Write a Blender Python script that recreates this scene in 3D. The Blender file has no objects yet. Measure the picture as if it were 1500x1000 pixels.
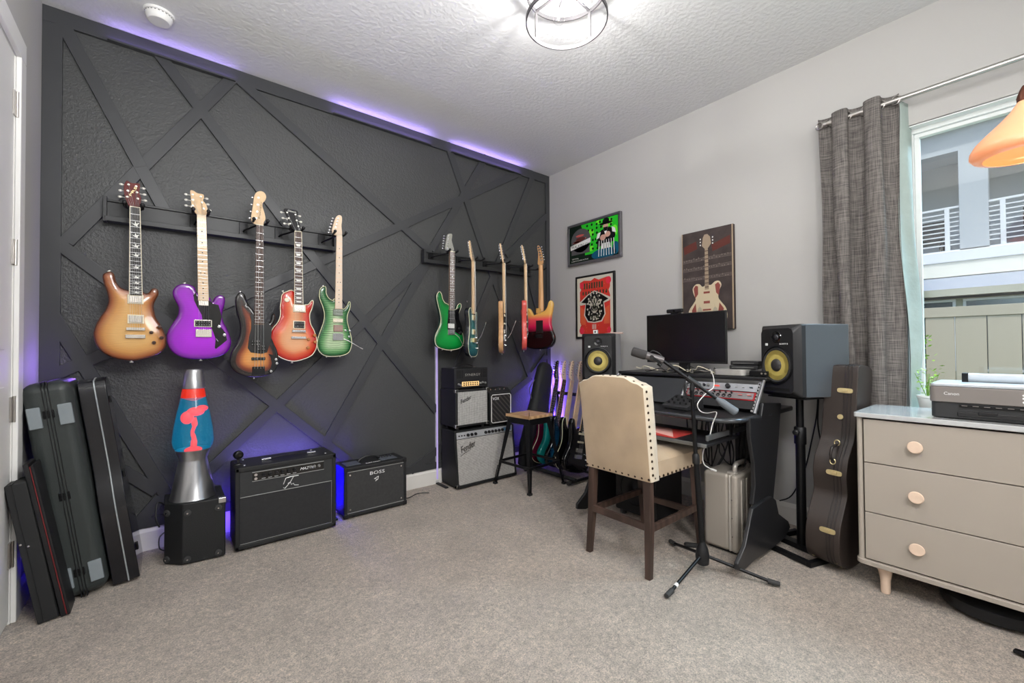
import bpy, bmesh, math, random
import numpy as np
from mathutils import Vector, Matrix, Euler
from mathutils.geometry import delaunay_2d_cdt
random.seed(7)
PI = math.pi
S = bpy.context.scene
C = S.collection
R = math.radians
# ------------------------------------------------------------------ camera
FPX = 628.24
HC = 1.1431                       # camera height
H = 2.95                          # ceiling
YB = 3.2522                       # accent wall
XR = 3.1485                       # right wall
XL = -0.4978                      # left wall
YF = -1.9                         # wall behind the camera
_y, _p, _r = R(39.069), R(0.8796), R(-0.3968)
FW = np.array([math.sin(_y)*math.cos(_p), math.cos(_y)*math.cos(_p), math.sin(_p)])
_rt = np.cross(FW, [0, 0, 1]); _rt /= np.linalg.norm(_rt); _up = np.cross(_rt, FW)
RT, UP = _rt*math.cos(_r)+_up*math.sin(_r), _up*math.cos(_r)-_rt*math.sin(_r)
cd = bpy.data.cameras.new('camera'); cam = bpy.data.objects.new('camera', cd); C.objects.link(cam)
cd.sensor_width = 36; cd.sensor_fit = 'HORIZONTAL'; cd.lens = FPX/1500*36
cd.clip_start = .02; cd.clip_end = 200
m = Matrix.Identity(4)
for i in range(3):
    m[i][0] = RT[i]; m[i][1] = UP[i]; m[i][2] = -FW[i]
m[2][3] = HC
cam.matrix_world = m
S.camera = cam

def U(ax, c, px, py):
    """point of a measured image position on the plane ax = c (metres)"""
    r = RT*(px-750)/FPX + UP*(500-py)/FPX + FW
    o = np.array([0, 0, HC]); k = 'xyz'.index(ax)
    p = o + (c-o[k])/r[k]*r
    return Vector(p)

# ------------------------------------------------------------------ world and light
S.view_settings.view_transform = 'Standard'; S.view_settings.look = 'None'
S.view_settings.exposure = 0.85; S.view_settings.gamma = 1.0
S.view_settings.use_curve_mapping = False
w = bpy.data.worlds.new('sky'); S.world = w; w.use_nodes = True
nt = w.node_tree; nt.nodes.clear()
sk = nt.nodes.new('ShaderNodeTexSky'); sk.sky_type = 'NISHITA'
sk.sun_elevation = R(52); sk.sun_rotation = R(250); sk.sun_disc = False; sk.sun_intensity = 1
bg = nt.nodes.new('ShaderNodeBackground'); bg.inputs[1].default_value = 0.16
wo = nt.nodes.new('ShaderNodeOutputWorld')
nt.links.new(sk.outputs[0], bg.inputs[0]); nt.links.new(bg.outputs[0], wo.inputs[0])

def light(kind, name, loc, power, col=(1, 1, 1), size=.1, rot=(0, 0, 0), sy=None, spot=None):
    l = bpy.data.lights.new(name, kind); l.energy = power; l.color = col
    if kind == 'AREA':
        l.size = size
        if sy: l.shape = 'RECTANGLE'; l.size_y = sy
    elif kind == 'SUN': l.angle = size
    else: l.shadow_soft_size = size
    if spot: l.spot_size = spot; l.spot_blend = .6
    o = bpy.data.objects.new(name, l); C.objects.link(o); o.location = loc; o.rotation_euler = rot
    return o
light('SUN', 'sun', (-6, -6, 12), 1.5, (1, .97, .92), R(1), Euler((R(33), 0, R(-58))))
light('AREA', 'bounce_flash', (.5, -.7, 2.65), 26, (.99, .99, .99), .5, (R(38), 0, R(4)))
light('AREA', 'ceiling_fill', (.1, .2, 1.7), 52, (.98, .99, 1), 1.2, (R(180), 0, 0))  # added up-facing fill that brightens the ceiling, no fixture stands here
light('AREA', 'rear_fill', (1.5, -1.4, 2.6), 26, (1, .99, .98), 1.1, (R(48), 0, R(38)))  # added soft fill behind the camera, not a lamp of the room
light('POINT', 'ceiling_bulb_light', (1.56, 1.47, 2.80), 6, (1, .985, .97), .02)
light('POINT', 'ceiling_bulb_light', (1.47, 1.40, 2.80), 6, (1, .985, .97), .02)
light('AREA', 'window_fill', (4.25, -.3, 3.7), 260, (.60, .84, 1), 1.6, Euler((0, R(48), 0)), sy=2.2)  # added blue fill lamp, unseen above the window, boosts the daylight indoors
BLUE = (.10, .04, 1.0); PURP = (.30, .14, 1.0)

# ------------------------------------------------------------------ materials
def lin(c):
    return tuple(((x/255)/12.92 if x/255 <= .04045 else ((x/255+.055)/1.055)**2.4) for x in c)
MC = {}
def mat(name, col=None, rough=.5, metal=0, bump=0, bscale=50, vary=0, vscale=8, coat=0, spec=.5, emit=None, estr=0, trans=0, ior=1.45, alpha=1, sheen=0, dist=.002):
    if name in MC: return MC[name]
    m = bpy.data.materials.new(name); m.use_nodes = True; MC[name] = m
    n = m.node_tree.nodes; L = m.node_tree.links; b = n['Principled BSDF']
    c = lin(col)+(1,)
    b.inputs['Base Color'].default_value = c; b.inputs['Roughness'].default_value = rough
    b.inputs['Metallic'].default_value = metal; b.inputs['Coat Weight'].default_value = coat
    b.inputs['Coat Roughness'].default_value = .06
    b.inputs['Specular IOR Level'].default_value = spec; b.inputs['IOR'].default_value = ior
    b.inputs['Transmission Weight'].default_value = trans; b.inputs['Alpha'].default_value = alpha
    b.inputs['Sheen Weight'].default_value = sheen
    if emit: b.inputs['Emission Color'].default_value = lin(emit)+(1,); b.inputs['Emission Strength'].default_value = estr
    tc = n.new('ShaderNodeTexCoord')
    if bump:
        t = n.new('ShaderNodeTexNoise'); t.inputs['Scale'].default_value = bscale; t.inputs['Detail'].default_value = 4
        L.new(tc.outputs['Object'], t.inputs['Vector'])
        bp = n.new('ShaderNodeBump'); bp.inputs['Strength'].default_value = bump; bp.inputs['Distance'].default_value = dist
        L.new(t.outputs[0], bp.inputs['Height']); L.new(bp.outputs[0], b.inputs['Normal'])
    if vary:
        t = n.new('ShaderNodeTexNoise'); t.inputs['Scale'].default_value = vscale; t.inputs['Detail'].default_value = 5
        L.new(tc.outputs['Object'], t.inputs['Vector'])
        mr = n.new('ShaderNodeMapRange'); mr.inputs[1].default_value = .3; mr.inputs[2].default_value = .7
        mr.inputs[3].default_value = 1-vary; mr.inputs[4].default_value = 1+vary
        L.new(t.outputs[0], mr.inputs[0])
        mx = n.new('ShaderNodeVectorMath'); mx.operation = 'SCALE'; mx.inputs[0].default_value = c[:3]
        L.new(mr.outputs[0], mx.inputs['Scale']); L.new(mx.outputs[0], b.inputs['Base Color'])
    return m

def stripes(name, c1, c2, scale, rough=.5, axis='X', distort=0, detail=2, lo=.4, hi=.6, coat=0, metal=0, bump=0, wtype='BANDS', coords='Object', rot=(0, 0, 0), mapscale=(1, 1, 1)):
    if name in MC: return MC[name]
    m = bpy.data.materials.new(name); m.use_nodes = True; MC[name] = m
    n = m.node_tree.nodes; L = m.node_tree.links; b = n['Principled BSDF']
    tc = n.new('ShaderNodeTexCoord'); mp = n.new('ShaderNodeMapping'); mp.inputs['Rotation'].default_value = rot
    mp.inputs['Scale'].default_value = mapscale
    wv = n.new('ShaderNodeTexWave'); wv.wave_type = wtype; wv.bands_direction = axis
    wv.inputs['Scale'].default_value = scale; wv.inputs['Distortion'].default_value = distort; wv.inputs['Detail'].default_value = detail
    cr = n.new('ShaderNodeValToRGB'); cr.color_ramp.elements[0].position = lo; cr.color_ramp.elements[1].position = hi
    cr.color_ramp.elements[0].color = lin(c1)+(1,); cr.color_ramp.elements[1].color = lin(c2)+(1,)
    L.new(tc.outputs[coords], mp.inputs[0]); L.new(mp.outputs[0], wv.inputs[0]); L.new(wv.outputs[0], cr.inputs[0])
    L.new(cr.outputs[0], b.inputs['Base Color'])
    b.inputs['Roughness'].default_value = rough; b.inputs['Coat Weight'].default_value = coat; b.inputs['Metallic'].default_value = metal
    if bump:
        bp = n.new('ShaderNodeBump'); bp.inputs['Strength'].default_value = bump; bp.inputs['Distance'].default_value = .002
        L.new(wv.outputs[0], bp.inputs['Height']); L.new(bp.outputs[0], b.inputs['Normal'])
    return m

def weave(name, c1, c2, s1, s2, rough=.9, bump=.4, axes=('X', 'Z')):
    """two crossed band patterns: cloth, grille cloth"""
    if name in MC: return MC[name]
    m = bpy.data.materials.new(name); m.use_nodes = True; MC[name] = m
    n = m.node_tree.nodes; L = m.node_tree.links; b = n['Principled BSDF']
    tc = n.new('ShaderNodeTexCoord'); out = []
    for ax, s in zip(axes, (s1, s2)):
        wv = n.new('ShaderNodeTexWave'); wv.bands_direction = ax; wv.inputs['Scale'].default_value = s
        wv.inputs['Distortion'].default_value = 1.2; wv.inputs['Detail'].default_value = 2; wv.inputs['Detail Scale'].default_value = 1.5
        L.new(tc.outputs['Object'], wv.inputs[0]); out.append(wv)
    mu = n.new('ShaderNodeMath'); mu.operation = 'ADD'; L.new(out[0].outputs[0], mu.inputs[0]); L.new(out[1].outputs[0], mu.inputs[1])
    ns = n.new('ShaderNodeTexNoise'); ns.inputs['Scale'].default_value = 60; ns.inputs['Detail'].default_value = 4
    L.new(tc.outputs['Object'], ns.inputs[0])
    m2 = n.new('ShaderNodeMath'); m2.operation = 'ADD'; L.new(mu.outputs[0], m2.inputs[0]); L.new(ns.outputs[0], m2.inputs[1])
    mr = n.new('ShaderNodeMapRange'); mr.inputs[1].default_value = .6; mr.inputs[2].default_value = 2.4; L.new(m2.outputs[0], mr.inputs[0])
    mx = n.new('ShaderNodeMix'); mx.data_type = 'RGBA'; mx.inputs[6].default_value = lin(c1)+(1,); mx.inputs[7].default_value = lin(c2)+(1,)
    L.new(mr.outputs[0], mx.inputs[0]); L.new(mx.outputs[2], b.inputs['Base Color'])
    b.inputs['Roughness'].default_value = rough
    bp = n.new('ShaderNodeBump'); bp.inputs['Strength'].default_value = bump; bp.inputs['Distance'].default_value = .001
    L.new(mu.outputs[0], bp.inputs['Height']); L.new(bp.outputs[0], b.inputs['Normal'])
    return m

def burst(name, stops, flame=0, fscale=60, rough=.18, fcol=None):
    """paint that runs from the edge of a body (0) to its centre (1), over flamed maple"""
    if name in MC: return MC[name]
    m = bpy.data.materials.new(name); m.use_nodes = True; MC[name] = m
    n = m.node_tree.nodes; L = m.node_tree.links; b = n['Principled BSDF']
    at = n.new('ShaderNodeAttribute'); at.attribute_name = 'edge'
    cr = n.new('ShaderNodeValToRGB'); e = cr.color_ramp.elements
    while len(e) < len(stops): e.new(.5)
    for k, (p, c) in enumerate(stops): e[k].position = p; e[k].color = lin(c)+(1,)
    L.new(at.outputs['Fac'], cr.inputs[0]); src = cr.outputs[0]
    if flame:
        tc = n.new('ShaderNodeTexCoord'); wv = n.new('ShaderNodeTexWave'); wv.bands_direction = 'Z'
        wv.inputs['Scale'].default_value = fscale; wv.inputs['Distortion'].default_value = 5; wv.inputs['Detail'].default_value = 3
        wv.inputs['Detail Scale'].default_value = .6
        mp = n.new('ShaderNodeMapping'); mp.inputs['Scale'].default_value = (.55, 1, 1)
        L.new(tc.outputs['Object'], mp.inputs[0]); L.new(mp.outputs[0], wv.inputs[0])
        mr = n.new('ShaderNodeMapRange'); mr.inputs[3].default_value = 1-flame; mr.inputs[4].default_value = 1+flame*.5
        L.new(wv.outputs[0], mr.inputs[0])
        sc = n.new('ShaderNodeVectorMath'); sc.operation = 'SCALE'; L.new(src, sc.inputs[0]); L.new(mr.outputs[0], sc.inputs['Scale']); src = sc.outputs[0]
    L.new(src, b.inputs['Base Color']); b.inputs['Roughness'].default_value = rough; b.inputs['Coat Weight'].default_value = .6
    b.inputs['Coat Roughness'].default_value = .04
    return m

def fadez(name, stops, rough=.2):
    if name in MC: return MC[name]
    m = bpy.data.materials.new(name); m.use_nodes = True; MC[name] = m
    n = m.node_tree.nodes; L = m.node_tree.links; b = n['Principled BSDF']
    tc = n.new('ShaderNodeTexCoord'); sp = n.new('ShaderNodeSeparateXYZ'); cr = n.new('ShaderNodeValToRGB'); e = cr.color_ramp.elements
    while len(e) < len(stops): e.new(.5)
    for k, (p, c) in enumerate(stops): e[k].position = p; e[k].color = lin(c)+(1,)
    L.new(tc.outputs['Generated'], sp.inputs[0]); L.new(sp.outputs[2], cr.inputs[0]); L.new(cr.outputs[0], b.inputs['Base Color'])
    b.inputs['Roughness'].default_value = rough; b.inputs['Coat Weight'].default_value = .5
    return m

def glassmat(name, tint=(1, 1, 1), refl=.9):
    if name in MC: return MC[name]
    m = bpy.data.materials.new(name); m.use_nodes = True; MC[name] = m
    n = m.node_tree.nodes; L = m.node_tree.links; n.clear()
    o = n.new('ShaderNodeOutputMaterial'); t = n.new('ShaderNodeBsdfTransparent'); g = n.new('ShaderNodeBsdfGlossy')
    t.inputs[0].default_value = tuple(tint)+(1,); g.inputs['Roughness'].default_value = .01
    f0 = n.new('ShaderNodeLayerWeight'); f0.inputs[0].default_value = .5; mx = n.new('ShaderNodeMixShader')
    f = n.new('ShaderNodeMath'); f.operation = 'POWER'; f.inputs[1].default_value = 4; L.new(f0.outputs['Facing'], f.inputs[0])
    mu = n.new('ShaderNodeMath'); mu.operation = 'MULTIPLY_ADD'; mu.inputs[1].default_value = refl*.75; mu.inputs[2].default_value = .035
    L.new(f.outputs[0], mu.inputs[0]); L.new(mu.outputs[0], mx.inputs[0]); L.new(t.outputs[0], mx.inputs[1]); L.new(g.outputs[0], mx.inputs[2]); L.new(mx.outputs[0], o.inputs[0])
    return m

BLK = mat('black_plastic', (24, 24, 26), .45)
BLKM = mat('black_metal', (22, 22, 24), .35, .4)
TOLEX = mat('black_tolex', (27, 28, 29), .55, 0, .5, 260, dist=.0015)
CHR = mat('chrome', (215, 215, 218), .18, 1)
NICK = mat('brushed_nickel', (190, 186, 182), .3, 1)
GOLD = mat('brass', (226, 208, 158), .38, .9)
WHT = mat('white_paint', (226, 225, 222), .45)
CREAM = mat('cream_plastic', (232, 222, 196), .4)
MAPLE = mat('maple', (222, 190, 150), .35, 0, 0, 50, .07, 30, coat=.2)
ROSEW = mat('rosewood', (72, 48, 38), .5, 0, 0, 50, .15, 60)
EBONY = mat('ebony', (38, 33, 32), .45)
FRET = mat('fret_wire', (205, 205, 205), .3, .9)
STR = mat('string_steel', (200, 200, 200), .3, .9)
PEARL = mat('pearl', (235, 235, 228), .3)
SILV = mat('silver_paint', (200, 200, 200), .35, .3)
WRITE = mat('white_print', (232, 232, 232), .5)

# ------------------------------------------------------------------ building helpers
XF = {}
def parent(o, p):
    if p is not None: o.parent = p
def thing(name, label, cat, loc=(0, 0, 0), rot=(0, 0, 0), group=None):
    o = bpy.data.objects.new(name, None); C.objects.link(o); o.location = loc
    if isinstance(rot, (int, float)): rot = (0, 0, rot)
    o.rotation_euler = rot; o.empty_display_size = .1
    if label: o['label'] = label
    if cat: o['category'] = cat
    if group: o['group'] = group
    XF[o.name] = (Matrix.Translation(Vector(loc)) @ Euler(rot).to_matrix().to_4x4()).inverted()
    return o
def struct_root(name):
    o = thing(name, None, None); o['kind'] = 'structure'; return o
def tag(o, label, cat, group=None, kind=None):
    if label: o['label'] = label
    if cat: o['category'] = cat
    if group: o['group'] = group
    if kind: o['kind'] = kind
    return o

class MB:
    def __init__(s): s.v = []; s.f = []
    def add(s, vs, fs):
        k = len(s.v); s.v += [Vector(v) for v in vs]; s.f += [tuple(i+k for i in f) for f in fs]; return s
    def box(s, x0, x1, y0, y1, z0, z1):
        return s.add([(x0, y0, z0), (x1, y0, z0), (x1, y1, z0), (x0, y1, z0), (x0, y0, z1), (x1, y0, z1), (x1, y1, z1), (x0, y1, z1)],
                     [(0, 3, 2, 1), (4, 5, 6, 7), (0, 1, 5, 4), (1, 2, 6, 5), (2, 3, 7, 6), (3, 0, 4, 7)])
    def hexa(s, b, t):
        return s.add(list(b)+list(t), [(0, 3, 2, 1), (4, 5, 6, 7), (0, 1, 5, 4), (1, 2, 6, 5), (2, 3, 7, 6), (3, 0, 4, 7)])
    def bar(s, a, b, w, h, up=(0, 0, 1)):
        a, b = Vector(a), Vector(b); d = (b-a).normalized(); x = d.cross(Vector(up)); 
        if x.length < 1e-4: x = d.cross(Vector((0, 1, 0)))
        x.normalize(); y = x.cross(d).normalized(); x *= w/2; y *= h/2
        return s.hexa([a-x-y, a+x-y, a+x+y, a-x+y], [b-x-y, b+x-y, b+x+y, b-x+y])
    def cyl(s, a, b, r0, r1=None, seg=16):
        r1 = r0 if r1 is None else r1; a, b = Vector(a), Vector(b); d = (b-a).normalized()
        x = d.cross(Vector((0, 0, 1)))
        if x.length < 1e-4: x = Vector((1, 0, 0))
        x.normalize(); y = d.cross(x); vs = []
        for c, r in ((a, r0), (b, r1)):
            for i in range(seg):
                t = 2*PI*i/seg; vs.append(c+x*r*math.cos(t)+y*r*math.sin(t))
        fs = [(i, (i+1) % seg, seg+(i+1) % seg, seg+i) for i in range(seg)]
        return s.add(vs, fs+[tuple(range(seg))[::-1], tuple(range(seg, 2*seg))])
    def tube(s, pts, r, seg=8, closed=False):
        pts = [Vector(p) for p in pts]; n = len(pts); rs = r if isinstance(r, (list, tuple)) else [r]*n
        k = len(s.v); prev = None
        for i, p in enumerate(pts):
            if closed: d = pts[(i+1) % n]-pts[i-1]
            else: d = pts[min(i+1, n-1)]-pts[max(i-1, 0)]
            d.normalize()
            if prev is None:
                x = d.cross(Vector((0, 0, 1)))
                if x.length < 1e-3: x = d.cross(Vector((0, 1, 0)))
            else: x = prev-d*prev.dot(d)
            x.normalize(); prev = x; y = d.cross(x)
            for j in range(seg):
                t = 2*PI*j/seg; s.v.append(p+(x*math.cos(t)+y*math.sin(t))*rs[i])
        for i in range(n if closed else n-1):
            a = k+i*seg; b = k+((i+1) % n)*seg
            for j in range(seg): s.f.append((a+j, a+(j+1) % seg, b+(j+1) % seg, b+j))
        if not closed: s.f.append(tuple(range(k, k+seg))[::-1]); s.f.append(tuple(range(k+(n-1)*seg, k+n*seg)))
        return s
    def lathe(s, prof, c=(0, 0, 0), seg=32, axis=None):
        """prof: (r, h) along axis from c"""
        c = Vector(c); d = Vector(axis or (0, 0, 1)).normalized(); x = d.cross(Vector((0, 0, 1)))
        if x.length < 1e-4: x = Vector((1, 0, 0))
        x.normalize(); y = d.cross(x); k = len(s.v); n = len(prof)
        for r, h in prof:
            for j in range(seg):
                t = 2*PI*j/seg; s.v.append(c+d*h+(x*math.cos(t)+y*math.sin(t))*max(r, 1e-5))
        for i in range(n-1):
            for j in range(seg):
                a = k+i*seg; b = a+seg; s.f.append((a+j, a+(j+1) % seg, b+(j+1) % seg, b+j))
        s.f.append(tuple(range(k, k+seg))[::-1]); s.f.append(tuple(range(k+(n-1)*seg, k+n*seg)))
        return s
    def prism(s, pts, fn, w0, w1):
        """closed outline pts (u, v) swept from w0 to w1; fn(u, v, w) -> xyz"""
        n = len(pts); vs = [fn(u, v, w0) for u, v in pts]+[fn(u, v, w1) for u, v in pts]
        return s.add(vs, [(i, (i+1) % n, n+(i+1) % n, n+i) for i in range(n)]+[tuple(range(n))[::-1], tuple(range(n, 2*n))])
    def ball(s, c, r, seg=16, sc=(1, 1, 1)):
        c = Vector(c); k = len(s.v); h = seg//2
        for i in range(1, h):
            for j in range(seg):
                a = PI*i/h; t = 2*PI*j/seg
                s.v.append(c+Vector((r*sc[0]*math.sin(a)*math.cos(t), r*sc[1]*math.sin(a)*math.sin(t), r*sc[2]*math.cos(a))))
        s.v += [c+Vector((0, 0, r*sc[2])), c-Vector((0, 0, r*sc[2]))]; T = len(s.v)-2
        for i in range(h-2):
            for j in range(seg):
                a = k+i*seg; b = a+seg; s.f.append((a+j, b+j, b+(j+1) % seg, a+(j+1) % seg))
        for j in range(seg):
            s.f.append((T, k+j, k+(j+1) % seg)); a = k+(h-2)*seg; s.f.append((T+1, a+(j+1) % seg, a+j))
        return s
    def build(s, name, m, par=None, bevel=0, smooth=False, world=False, seg=2, xf=None, ang=40):
        vs = s.v
        if xf is not None: vs = [xf @ v for v in vs]
        if world and par is not None: vs = [XF[par.name] @ v for v in vs]
        me = bpy.data.meshes.new(name); me.from_pydata([tuple(v) for v in vs], [], s.f)
        bm = bmesh.new(); bm.from_mesh(me); bmesh.ops.recalc_face_normals(bm, faces=bm.faces); bm.to_mesh(me); bm.free()
        me.materials.append(m)
        if smooth:
            me.polygons.foreach_set('use_smooth', [True]*len(me.polygons)); me.set_sharp_from_angle(angle=R(ang))
        o = bpy.data.objects.new(name, me); C.objects.link(o); parent(o, par)
        if par is not None and world: XF[o.name] = XF[par.name]
        if par is not None and not world: XF[o.name] = XF.get(par.name, Matrix.Identity(4))
        if par is None: XF[o.name] = Matrix.Identity(4)
        if bevel:
            b = o.modifiers.new('bevel', 'BEVEL'); b.width = bevel; b.segments = seg; b.limit_method = 'ANGLE'; b.angle_limit = R(30)
            me.polygons.foreach_set('use_smooth', [True]*len(me.polygons)); b.harden_normals = True
            me.set_sharp_from_angle(angle=R(35))
        return o

def catmull(pts, k=4, closed=True):
    n = len(pts); out = []
    for i in range(n if closed else n-1):
        if closed: p = [pts[(i+j-1) % n] for j in range(4)]
        else: p = [pts[max(0, min(n-1, i+j-1))] for j in range(4)]
        for q in range(k):
            t = q/k
            out.append(tuple(.5*((2*p[1][d])+(-p[0][d]+p[2][d])*t+(2*p[0][d]-5*p[1][d]+4*p[2][d]-p[3][d])*t*t+(-p[0][d]+3*p[1][d]-3*p[2][d]+p[3][d])*t**3) for d in range(len(pts[0]))))
    if not closed: out.append(tuple(pts[-1]))
    return out

def text(s, h, m, par, org, ux, uz, depth=.001, width=None, world=True, shear=0, name='lettering', align='LEFT'):
    """flat lettering: org = start of baseline, ux = reading direction, uz = up"""
    cu = bpy.data.curves.new('t', 'FONT'); cu.body = s; cu.size = 1; cu.extrude = 0; cu.align_x = align; cu.shear = shear
    cu.resolution_u = 2
    to = bpy.data.objects.new('t', cu); me = bpy.data.meshes.new_from_object(to)
    ux = Vector(ux).normalized(); uz = Vector(uz).normalized(); uy = ux.cross(uz)  # into the surface
    co = [v.co.copy() for v in me.vertices]
    hs = max(c.y for c in co) or 1; wd = max(c.x for c in co)-min(c.x for c in co)
    k = h/hs; kx = width/wd if width else k
    vs = [Vector(org)+ux*c.x*kx+uz*c.y*k for c in co]
    n = len(vs); b = MB(); fs = [tuple(p.vertices) for p in me.polygons]
    ek = {}
    for f in fs:
        for i in range(len(f)):
            a, c = f[i], f[(i+1) % len(f)]; ek[(a, c)] = 1
    side = [(a, c, c+n, a+n) for (a, c) in ek if (c, a) not in ek]
    b.v = [v-uy*depth for v in vs]+vs; b.f = fs+[tuple(i+n for i in f[::-1]) for f in fs]+side
    bpy.data.objects.remove(to); bpy.data.curves.remove(cu); bpy.data.meshes.remove(me)
    return b.build(name, m, par, world=world)

# ================================================================== ROOM SHELL
def carpet_mat():
    m = bpy.data.materials.new('carpet'); m.use_nodes = True
    n = m.node_tree.nodes; L = m.node_tree.links; b = n['Principled BSDF']; tc = n.new('ShaderNodeTexCoord')
    def noise(s, d=6, r=.6):
        t = n.new('ShaderNodeTexNoise'); t.inputs['Scale'].default_value = s; t.inputs['Detail'].default_value = d; t.inputs['Roughness'].default_value = r
        L.new(tc.outputs['Object'], t.inputs[0]); return t
    fine = noise(170, 5, .75); mid = noise(38, 6, .75); big = noise(3.2, 4, .6)
    def ramp(src, p0, p1, a, c):
        r = n.new('ShaderNodeMapRange'); r.inputs[1].default_value = p0; r.inputs[2].default_value = p1; r.inputs[3].default_value = a; r.inputs[4].default_value = c
        L.new(src.outputs[0], r.inputs[0]); return r
    a = ramp(fine, .35, .65, .5, 1.4); c = ramp(mid, .32, .68, .66, 1.28); d = ramp(big, .35, .65, .84, 1.13)
    def mul(x, y):
        q = n.new('ShaderNodeMath'); q.operation = 'MULTIPLY'; L.new(x.outputs[0], q.inputs[0]); L.new(y.outputs[0], q.inputs[1]); return q
    q = mul(mul(a, c), d)
    v = n.new('ShaderNodeVectorMath'); v.operation = 'SCALE'; v.inputs[0].default_value = lin((210, 196, 182)); L.new(q.outputs[0], v.inputs['Scale'])
    L.new(v.outputs[0], b.inputs['Base Color']); b.inputs['Roughness'].default_value = 1; b.inputs['Specular IOR Level'].default_value = .1
    b.inputs['Sheen Weight'].default_value = .2
    bp = n.new('ShaderNodeBump'); bp.inputs['Strength'].default_value = .9; bp.inputs['Distance'].default_value = .008
    L.new(q.outputs[0], bp.inputs['Height']); L.new(bp.outputs[0], b.inputs['Normal'])
    return m
WALL = mat('wall_paint', (182, 180, 177), .6, 0, .15, 120)
CEIL = mat('ceiling_texture', (214, 214, 213), .75, 0, .7, 42, dist=.006)
DARK = mat('charcoal_wall_paint', (66, 67, 67), .40, 0, .8, 85, dist=.004)
DARKT = mat('charcoal_trim_paint', (59, 60, 62), .36)
OUTX = XR+.16
# floor with a gently uneven pile surface
b = MB(); nx, ny = 90, 110
for j in range(ny+1):
    for i in range(nx+1):
        x = XL-.02+(OUTX-XL)*i/nx; y = YF+(YB+.02-YF)*j/ny
        b.v.append(Vector((x, y, random.uniform(-.004, .002))))
for j in range(ny):
    for i in range(nx):
        a = j*(nx+1)+i; b.f.append((a, a+1, a+nx+2, a+nx+1))
fl = b.build('floor', carpet_mat(), smooth=True); fl['kind'] = 'structure'; fl['label'] = 'beige textured carpet floor'
def structbox(name, mt, *boxes):
    b = MB()
    for q in boxes: b.box(*q)
    o = b.build(name, mt); o['kind'] = 'structure'; return o
structbox('ceiling', CEIL, (XL-.1, OUTX, YF-.1, YB+.1, H, H+.1))
wb = structbox('wall_back', DARK, (XL-.1, OUTX, YB, YB+.1, 0, H))
DY0 = 2.745
structbox('wall_left', WALL, (XL-.1, XL, DY0+.02, YB, 0, H), (XL-.1, XL, YF, DY0+.02, 2.43, H), (XL-.1, XL, YF, 1.85, 0, 2.43))
structbox('wall_front', WALL, (XL-.1, OUTX, YF-.1, YF, 0, H))
WY0, WY1, WZ0, WZ1 = -1.15, .452, .80, 2.335
structbox('wall_right', WALL, (XR, OUTX, WY1, YB, 0, H), (XR, OUTX, YF, WY0, 0, H), (XR, OUTX, WY0, WY1, 0, WZ0), (XR, OUTX, WY0, WY1, WZ1, H))
# baseboards
def baseboard(name, a, c, nrm):
    a, c, n = Vector(a), Vector(c), Vector(nrm); b = MB()
    prof = [(0, 0), (.016, 0), (.016, .105), (.010, .12), (.006, .13), (0, .13)]
    d = c-a
    b.add([a+n*u+Vector((0, 0, v)) for u, v in prof]+[c+n*u+Vector((0, 0, v)) for u, v in prof],
          [(i, (i+1) % 6, 6+(i+1) % 6, 6+i) for i in range(6)]+[(5, 4, 3, 2, 1, 0), (6, 7, 8, 9, 10, 11)])
    o = b.build(name, mat('baseboard_white', (222, 219, 214), .4)); o['kind'] = 'structure'
baseboard('baseboard_back', (XL, YB, 0), (XR, YB, 0), (0, -1, 0))
baseboard('baseboard_right', (XR, YB, 0), (XR, YF, 0), (-1, 0, 0))
baseboard('baseboard_left', (XL, DY0+.085, 0), (XL, YB, 0), (1, 0, 0))
# battens of the accent wall, on the plane just in front of the wall
TB = .017
def batten(p, q, wd=.062, name='batten'):
    a, c = U('y', YB-TB, *p), U('y', YB-TB, *q); a.y = c.y = YB
    d = (c-a).normalized(); x = Vector((-d.z, 0, d.x))*wd/2; o = Vector((0, -TB-random.uniform(0, .0015), 0))
    b = MB(); b.hexa([a-x, a+x, a+x+o, a-x+o], [c-x, c+x, c+x+o, c-x+o]); return b.build(name, DARKT, wb, bevel=.0012, seg=1)
for p, q in [((88, 27), (206, 244)), ((206, 244), (242, 310)), ((347, 108), (97, 354)), ((222, 64), (415, 322)), ((415, 322), (640, 602)),
             ((350, 116), (632, 369)), ((68, 553), (326, 447)), ((326, 447), (780, 245)), ((655, 208), (712, 377)), ((712, 377), (777, 552)),
             ((713, 228), (632, 366)), ((624, 386), (303, 692)), ((625, 386), (478, 648)), ((783, 253), (668, 542)), ((801, 316), (742, 374)),
             ((770, 385), (803, 508)), ((66, 445), (252, 737)), ((80, 628), (230, 720)), ((236, 728), (198, 772)), ((70, 345), (317, 526)),
             ((317, 526), (520, 682)), ((602, 690), (778, 553)), ((778, 553), (801, 520))]:
    batten(p, q)
def flat(x0, x1, z0, z1):
    MB().box(x0, x1, YB-TB-.001, YB, z0, z1).build('frame_board', DARKT, wb, bevel=.0015, seg=1)
flat(XL, XL+.075, .185, H-.085); flat(XR-.05, XR, .185, H-.085); flat(XL, XR, H-.085, H-.002); flat(XL, XR, .13, .185)
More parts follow.
